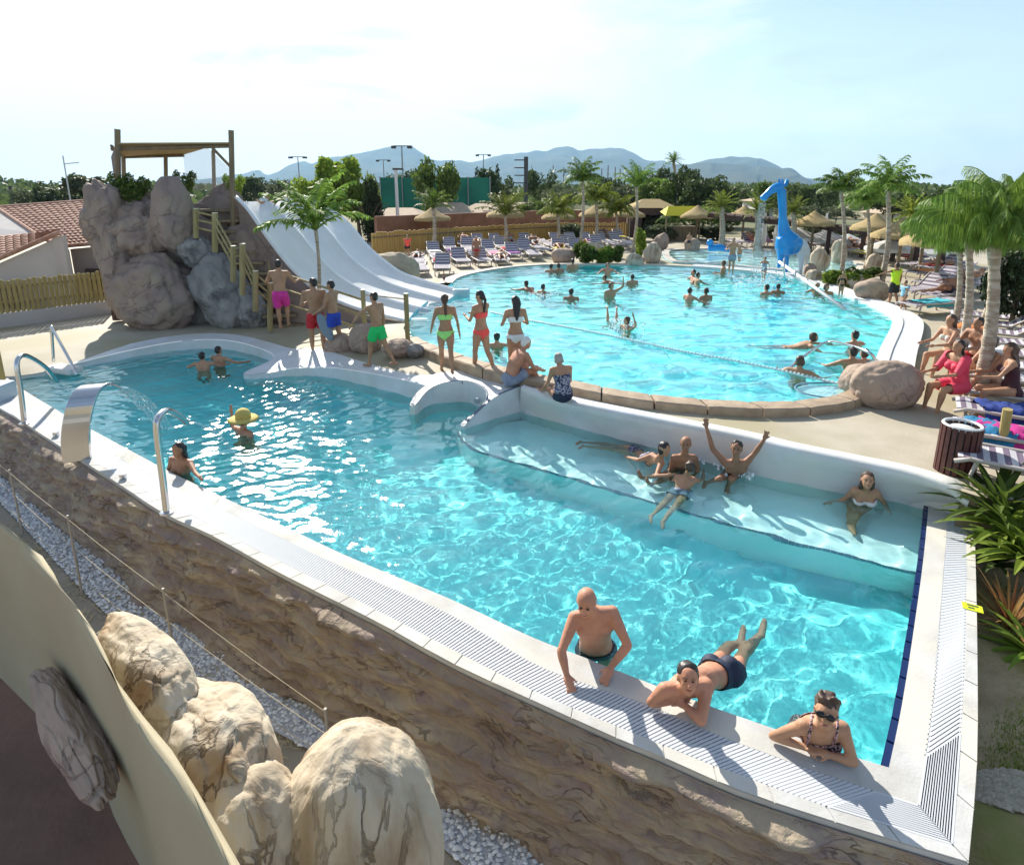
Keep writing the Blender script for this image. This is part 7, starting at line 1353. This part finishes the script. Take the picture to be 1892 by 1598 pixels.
stand(706, 678, 541, R(60), dict(walk(.38), ual=(-.4, .75, -.6), fal=(-.2, .6, -.9), uar=(.1, -.1, -1), far=(0, .1, -1), torso=(0, .06, 1)), 'boy in bright green shorts striding left along the deck', skin_='olive', hair=('short', 'black'), wear=(('shorts', 'green', .62),))
stand(826, 690, 546, R(12), dict(walk(.3), ual=(-.3, .1, -1), fal=(-.1, .6, -.8), uar=(.28, -.05, -1), far=(.15, .05, -1)), 'girl in a lime green bikini walking away, hair in a ponytail', sex='f', skin_='olive', hair=('pony', 'brown'), wear=(('top', 'lime'), ('bottom', 'lime')))
stand(895, 692, 539, R(48), dict(walk(.22), ual=(-.1, .35, -1), fal=(.4, .9, .2), uar=(.15, .35, -1), far=(-.3, 1, .2), face=(-.3, 1, -.25)), 'girl in a coral pink bikini walking left with her arms crossed', sex='f', skin_='tan', hair=('pony', 'black'), wear=(('top', 'coral'), ('bottom', 'coral')))
stand(954, 700, 549, R(15), dict(walk(.12), ual=(-.35, .15, -1), fal=(.5, .9, .2), uar=(.35, .15, -1), far=(-.5, .9, .2), face=(-.4, 1, -.3)), 'girl with long black hair in a white bikini top behind the seated man', sex='f', skin_='tan', hair=('long', 'black'), wear=(('top', 'white'), ('bottom', 'white')))
def sitp(x, y, z, yaw, H, p, label, sex='m', **k):
    J = joints(P(x, y, z), yaw, H, p, sex); return person(J, H, label, sex=sex, **k)
sitp(943, 700, .60, R(-62), 1.72, dict(torso=(0, .25, 1), torso2=(0, .75, 1), neck=(0, .7, 1), face=(.1, 1, -.25), thl=(-.15, 1, .45), shl=(0, .45, -.85), thr=(.15, 1, .40), shr=(0, .5, -.85), ual=(-.1, .5, -.9), fal=(.35, .75, -.3), uar=(.1, .5, -.9), far=(-.35, .75, -.3)), 'white haired old man in grey blue shorts sitting hunched on the wall', skin_='red', hair=('short', 'white'), wear=(('shorts', 'greyblue', .7),), belly=.014, vox=.016)
sitp(1040, 730, .66, R(20), 1.46, dict(torso=(-.05, -.02, 1), torso2=(-.08, .2, 1), neck=(-.1, .5, 1), face=(-.2, 1, -.35), thl=(-.15, 1, .05), shl=(0, 1, -.4), thr=(.15, 1, .05), shr=(0, 1, -.35), ual=(-.2, .3, -1), fal=(0, .6, -.5), uar=(.2, .2, -1), far=(0, .9, -.3)), 'old woman in a navy patterned top sitting on the wall with her back turned', sex='f', skin_='tan', hair=('bob', 'grey'), wear=(('tank', 'pattern'), ('trunks', 'navy')), vox=.016, build=1.12)
# slide rider and people at the top
J = joints(PD(507, 402, 18.6), R(-100), 1.5, dict(torso=(0, -.35, 1), thl=(-.1, 1, -.5), shl=(0, .9, -.8), thr=(.1, 1, -.5), shr=(0, .9, -.8), ual=(-1, 0, .1), fal=(-.8, .2, .2), uar=(1, 0, .1), far=(.8, .2, .2))); person(J, 1.5, 'person coming down the slide sitting with arms spread', skin_='tan', hair=('short', 'brown'), wear=(('shorts', 'black', .4),), vox=.022)
# --- bathers in the water
def bather(x, y, z, yaw, H, label, pose='arms', sub=.30, k=None, **kw):
    """y is the photo row of the waterline at the body"""
    g = P(x, y, z); pz = z + sub * H - .42 * H; LAST.clear(); p = {'arms': dict(ual=(-.8, .6, -.5), fal=(-.3, .8, -.1), uar=(.8, .6, -.5), far=(.3, .8, -.1)), 'down': {}, 'cross': dict(ual=(-.4, .2, -1), fal=(.5, .9, .2), uar=(.4, .2, -1), far=(-.5, .9, .2)), 'swim': dict(torso=(0, 1, .35), neck=(0, .6, 1), ual=(-.6, 1, -.2), fal=(0, 1, 0), uar=(.6, .6, -.3), far=(.2, 1, 0), thl=(-.1, -1, -.15), shl=(0, -1, 0), thr=(.1, -1, -.15), shr=(0, -1, 0)), 'up': dict(ual=(-.7, .2, .4), fal=(.2, .2, 1))}[pose]; p = dict(p); p.update(k or {})
    if pose == 'swim': pz = z - .10
    J = joints((g.x, g.y, pz), yaw, H, p, kw.get('sex', 'm')); zmin = z - .93
    for q in ('kl', 'kr', 'al', 'ar'):
        if J[q].z < zmin + .06: J[q].z = zmin + .06; J[q].y += .05
    LAST.append(J); return person(J, H, label, vox=kw.pop('vox', .022), **kw)
LAST = []; B = bather
B(376, 684, 0, R(10), 1.45, 'boy with dark hair in the near pool, left of the two by the back rim', sub=.22, hair=('short', 'black'), skin_='tan', vox=.018); B(406, 676, 0, R(-20), 1.5, 'boy with dark hair in the near pool, right of the two by the back rim', sub=.24, hair=('short', 'black'), skin_='tan', vox=.018)
o = B(450, 800, 0, R(-35), 1.65, 'man with a yellow straw hat in the glittering part of the near pool', sub=.13, hair=('short', 'brown'), skin_='red', vox=.016, pose='up', k=dict(ual=(-1, .3, -.2), fal=(-.3, .2, 1)))
HJ = LAST[0]['head']
B(337, 872, 0, R(160), 1.6, 'long haired woman standing in the near pool beside the arched spout', sub=.22, sex='f', hair=('long', 'black'), skin_='brown', vox=.016, k=dict(uar=(.2, .3, -1), ual=(-.9, .5, -.2), fal=(-.9, .5, .1)))
hx = HJ + Vector((0, 0, .045)); b = MB(); b.ell(hx + Vector((0, 0, .05)), (.125, .125, .12), None, 16, 10); b.tube([hx + Vector((0, 0, -.025)), hx + Vector((0, 0, .005)), hx + Vector((0, 0, .02))], [.25, .22, .12], 20); tag(b.build('straw_hat', mat('straw_hat_weave', (.62, .50, .14), .8, (.5, .38, .1), 40), smooth_=True), 'yellow straw hat worn by the man in the glittering water', 'hat')
FB = [(918, 640, 0, 'dark haired child in the water behind the coral bikini girl', .13, 'arms', 'black'), (988, 541, 30, 'swimmer whose head shows left of a pair near the slide end', .14, 'swim', 'black'), (1003, 541, -40, 'swimmer whose head shows right of a pair near the slide end', .12, 'arms', 'black'), (1055, 552, 0, 'lone dark haired swimmer left of the hugging swimmers', .12, 'down', 'black'),
      (1128, 551, -150, 'swimmer standing chest high and holding an arm up, centre of the far pool', .24, 'up', 'brown'), (1143, 524, 80, 'swimmer leaning forward behind the chest high one', .15, 'swim', 'black'), (1168, 526, 10, 'swimmer with a wet dark head right of the leaning one', .18, 'down', 'black'), (1122, 509, 180, 'broad man standing waist deep near the far edge planting', .27, 'arms', 'brown'), (1018, 502, 0, 'left one of two tiny heads at the far left pool edge', .12, 'down', 'black'), (1032, 502, 20, 'right one of two tiny heads at the far left pool edge', .14, 'down', 'black'),
      (1058, 498, 10, 'child at the far edge left of the planting', .2, 'down', 'black'), (1281, 519, 90, 'left one of the embracing couple at the far side of the pool', .18, 'arms', 'black'), (1288, 524, -80, 'right one of the embracing couple at the far side of the pool', .2, 'arms', 'black'), (1273, 556, -60, 'swimmer reaching left, in the middle right of the far pool', .20, 'arms', 'black'), (1304, 554, 20, 'swimmer right of the one reaching left', .17, 'down', 'black'),
      (1416, 543, 20, 'left one of two dark heads in front of the giraffe', .12, 'down', 'black'), (1437, 541, -20, 'right one of two dark heads in front of the giraffe', .13, 'down', 'black'), (1336, 506, 60, 'child leaning on the divider below the standing bather', .25, 'cross', 'brown'), (1509, 541, 120, 'grey swimmer at the edge under the long pole', .16, 'arms', 'grey'), (1525, 544, 180, 'child at the edge below the planting', .14, 'down', 'brown'),
      (1452, 640, -100, 'swimmer doing breaststroke left of the bent handrail', .11, 'swim', 'brown'), (1578, 638, 10, 'dark head above the bent handrail', .13, 'arms', 'black'), (1475, 692, -40, 'woman with brown hair at the lower end of the bent handrail', .15, 'arms', 'brown'), (1573, 680, 0, 'dark haired man inside the bend of the handrail', .19, 'arms', 'black'), (1597, 666, 30, 'small head right of the man inside the handrail bend', .09, 'down', 'brown'), (1158, 608, 120, 'boy splashing in the middle of the far pool beyond the float line', .14, 'up', 'brown')]
for x, y, a, l, sub, ps, hc_ in FB: B(x, y, Z2, R(a), random.uniform(1.5, 1.72), l, pose=ps, sub=sub, hair=('short' if hc_ != 'brown' else 'bob', hc_), skin_=random.choice(['olive', 'tan', 'brown', 'red']))
J = joints(P(1131, 592, Z2) + Vector((0, 0, -.35)), 0, 1.4, dict(torso=(0, .3, -1), thl=(-.1, .1, 1), shl=(0, .5, .8), thr=(.15, .2, 1), shr=(.1, .6, .8), neck=(0, 0, -1), ual=(-.5, 0, -1), uar=(.5, 0, -1), fal=(0, 0, -1), far=(0, 0, -1))); J['kl'].z = min(J['kl'].z, Z2 + .08); J['kr'].z = min(J['kr'].z, Z2 + .08); person(J, 1.4, 'child diving head down with only the feet out of the far pool', skin_='tan', hair=('short', 'black'), vox=.022)
def splash(x, y, z, r_, h, n, label):
    g = P(x, y, z); rr = random.Random(int(x)); b = MB()
    for _ in range(n): a = rr.uniform(0, 6.28); q = rr.uniform(0, 1) ** .7; s = rr.uniform(.008, .03); b.ell(g + Vector((math.cos(a) * q * r_, math.sin(a) * q * r_, rr.uniform(0, 1) ** 1.5 * h * (1 - q * .6))), (s, s, s * 1.3), None, 6, 4)
    tag(b.build('splash', mat('white_spray', (.85, .9, .92), .3), smooth_=True, fix=False), label, 'splash')
splash(1158, 606, Z2, .45, .3, 90, 'white splash round the boy in the middle of the far pool'); splash(1404, 530, Z2, 1.0, .8, 260, 'white splash of the bather jumping in before the giraffe'); splash(1135, 594, Z2, .3, .12, 40, 'small splash round the diving child'); splash(1360, 868, 0, .3, .22, 90, 'splashes in front of the waving man'); splash(1310, 850, 0, .2, .18, 50, 'splashes between the bald man and the waving man'); splash(995, 545, Z2, .7, .08, 50, 'ripples of foam round the pair near the slide end')
# standing people at the far side
stand(1350, 506, 440, R(170), dict(ual=(-.5, .1, -1), fal=(.5, .9, .3), uar=(.5, .1, -1), far=(-.5, .9, .3)), 'bather standing on the divider in front of the kids pool with arms folded', z=.62, skin_='tan', hair=('short', 'brown'), wear=(('shorts', 'greyblue'),), vox=.024)
stand(1410, 524, 474, R(140), dict(walk(.2), ual=(-.6, 0, -1), uar=(.5, 0, -1)), 'woman in a grey swimsuit stepping off the divider towards the splash', sex='f', z=.62, skin_='tan', hair=('bob', 'brown'), wear=(('suit', 'greyblue'),), vox=.024)
stand(1272, 462, 430, R(160), {}, 'bather standing at the left end of the kids pool', z=.6, skin_='tan', hair=('short', 'brown'), wear=(('shorts', 'navy'),), vox=.03)
stand(1365, 488, 455, R(180), {}, 'small child standing in the kids pool', z=.45, skin_='olive', hair=('short', 'black'), wear=(('shorts', 'cyan'),), vox=.03)
stand(1552, 552, 502, R(170), dict(ual=(-.4, 0, -1), uar=(.4, 0, -1)), 'long haired girl in black bottoms standing at the edge by the planting', sex='f', z=.55, skin_='olive', hair=('long', 'brown'), wear=(('bottom', 'black'), ('top', 'black')), vox=.022)
stand(1650, 568, 486, R(20), dict(walk(.1), ual=(-1, .2, -.15), fal=(-.8, .5, -.4), uar=(.3, 0, -1)), 'lifeguard in a fluorescent yellow vest and black shorts with one arm out', skin_='brown', hair=('short', 'black'), wear=(('shirt', 'yellow', .25), ('shorts', 'black', .8)), vox=.022)
stand(1668, 578, 518, R(100), dict(walk(.35), ual=(-.2, .5, -1), uar=(.2, -.3, -1)), 'child walking right beside the lifeguard with a blue shirt', skin_='tan', hair=('short', 'brown'), wear=(('shirt', 'cyan', .4),), vox=.022)
stand(753, 476, 434, R(200), dict(walk(.2), torso=(0, .3, 1)), 'person in a red shirt bending over behind the slide end', skin_='tan', hair=('short', 'brown'), wear=(('shirt', 'coral', .6), ('shorts', 'black')), vox=.028)
stand(881, 490, 437, R(180), {}, 'man in red swim briefs standing on the left bank by the pool', skin_='brown', hair=('short', 'black'), wear=(('trunks', 'red'),), vox=.026)
stand(822, 526, 500, R(90), dict(walk(.2)), 'toddler standing on the deck right of the slide end', skin_='brown', hair=('short', 'black'), wear=(('shorts', 'navy'),), vox=.022)
# people on the loungers
SIT = dict(thl=(-.12, 1, -.05), shl=(0, .1, -1), thr=(.12, 1, -.05), shr=(0, .1, -1), ual=(-.1, .6, -.9), fal=(.2, .9, -.1), uar=(.1, .6, -.9), far=(-.2, .9, -.1), torso=(0, .1, 1), torso2=(0, .35, 1))
def S2(x, y, yaw, H, label, p=None, **k): q = dict(SIT); q.update(p or {}); return sitp(x, y, .90, yaw, H, q, label, **k)
S2(1757, 655, R(95), 1.62, 'woman in a bikini sitting sideways on a front row lounger facing the pool', sex='f', skin_='tan', hair=('long', 'brown'), wear=(('bottom', 'mint'), ('top', 'mint')))
S2(1770, 712, R(98), 1.58, 'dark haired woman wrapped in a red towel on a front row lounger', sex='f', skin_='olive', hair=('pony', 'black'), wear=(('wrap', 'pinkred'),))
S2(1832, 705, R(90), 1.62, 'woman sitting with knees drawn up in the second lounger row, left of a pair', dict(thl=(-.1, .8, .7), shl=(0, .4, -1), thr=(.1, .8, .7), shr=(0, .4, -1)), sex='f', skin_='tan', hair=('bob', 'brown'), wear=(('bottom', 'floral'), ('top', 'floral')))
S2(1868, 722, R(70), 1.6, 'long haired woman in a purple swimsuit, right of the pair in the second lounger row', sex='f', skin_='tan', hair=('long', 'brown'), wear=(('suit', 'wine'),))
S2(1806, 660, R(100), 1.6, 'dark haired sitter behind the trunk of the nearest palm', skin_='brown', hair=('short', 'black'), wear=(('shorts', 'red'),))
q = fA.lerp(fB, 9 / 10) + nx_ * 1.9; J = joints((q.x, q.y, .98), rzr + R(90), 1.62, dict(torso=(0, -1, .15), torso2=(0, -1, .2), neck=(0, -1, .2), face=(0, .2, 1), thl=(-.15, .7, .8), shl=(0, .5, -.9), thr=(.1, .8, .6), shr=(0, .6, -.9), ual=(-.6, -.4, .0), uar=(.5, .5, -.1), fal=(0, .6, .1), far=(0, .6, .1))); person(J, 1.62, 'sunbather lying with bent knees on a lounger next to the brown litter bin', sex='f', skin_='tan', hair=('bob', 'brown'), wear=(('bottom', 'cyan'), ('top', 'cyan')), vox=.018)
rr = random.Random(3)
def lying(L, idx, labels, grp):
    labels = [l % ordn(k) for k, l in enumerate(labels)]; idx = sorted(idx, key=lambda i: (L[i][0] / L[i][1]) if i < len(L) else 99)
    for i, l in zip(idx, labels):
        if i >= len(L): continue
        x, y = L[i]; lo = min(LN, key=lambda o: (o.location.x - x) ** 2 + (o.location.y - y) ** 2); a = lo.rotation_euler.z; f = Vector((-math.cos(a), -math.sin(a), 0)); up = lo.location.z
        J = joints((x, y, up + .44), math.atan2(f.y, f.x) - R(90), 1.65, dict(torso=(0, -1, rr.choice([.05, .6])), face=(0, .3, 1), neck=(0, -1, .5), thl=(-.1, 1, rr.choice([0, .5])), shl=(0, 1, -.3), thr=(.1, 1, 0), shr=(0, 1, -.05), ual=(-.3, .8, -.1), uar=(.3, .8, -.1), fal=(0, 1, 0), far=(0, 1, 0)))
        person(J, 1.65, l, skin_=rr.choice(['tan', 'brown', 'red']), hair=('short', 'brown'), wear=(('shorts', rr.choice(['navy', 'red', 'black', 'cyan']), .3),), vox=.032, group=grp)
lying(LB, [3, 8, 13, 17, 22, 27, 31, 36, 41, 46, 49], ['sunbather lying on a left bank lounger, %s sunbather from the left there'] * 11, 'sunbathers on the left bank')
lying(LR, [1, 4, 7, 10, 13], ['sunbather lying on a lounger below the pergola, %s sunbather from the left there'] * 5, 'sunbathers below the pergola')
lying(LC, [1, 3, 5, 7], ['sunbather lying among the straw parasols, %s sunbather from the left there'] * 4, 'sunbathers among the straw parasols')
RBL = [(o.location.x, o.location.y) for o in LN if o.get('group') == 'striped loungers on the right bank']
lying(RBL, [1, 4, 8, 10, 13, 17, 20, 22, 25], ['sunbather lying on a right bank lounger, %s sunbather from the left there'] * 9, 'sunbathers on the right bank')
b = MB(); q = PDK(484, 588); b.ell((q.x, q.y - .1, q.z + .50), (.10, .05, .34), Matrix.Rotation(R(8), 3, 'Y'), 12, 10); o = b.build('hanging_towel', CL['wine'], smooth_=True); tag(o, 'dark wine coloured towel hanging on the bottom stair post', 'towel')
# ---------------------------------------------------------------- haze
def haze():
    b = MB(); b.box((0, 3600, 298.2), (24000, 8000, 603)); m = bpy.data.materials.new('haze_air'); m.use_nodes = True; N = m.node_tree.nodes; L = m.node_tree.links; N.clear()
    o = N.new('ShaderNodeOutputMaterial'); v = N.new('ShaderNodeVolumePrincipled'); v.inputs['Color'].default_value = (.44, .72, 1.0, 1); v.inputs['Density'].default_value = .000095; v.inputs['Anisotropy'].default_value = .25
    L.new(v.outputs[0], o.inputs['Volume']); h = b.build('haze', m); h['kind'] = 'stuff'; h['label'] = 'thin bluish summer haze over the distant hills'
haze()
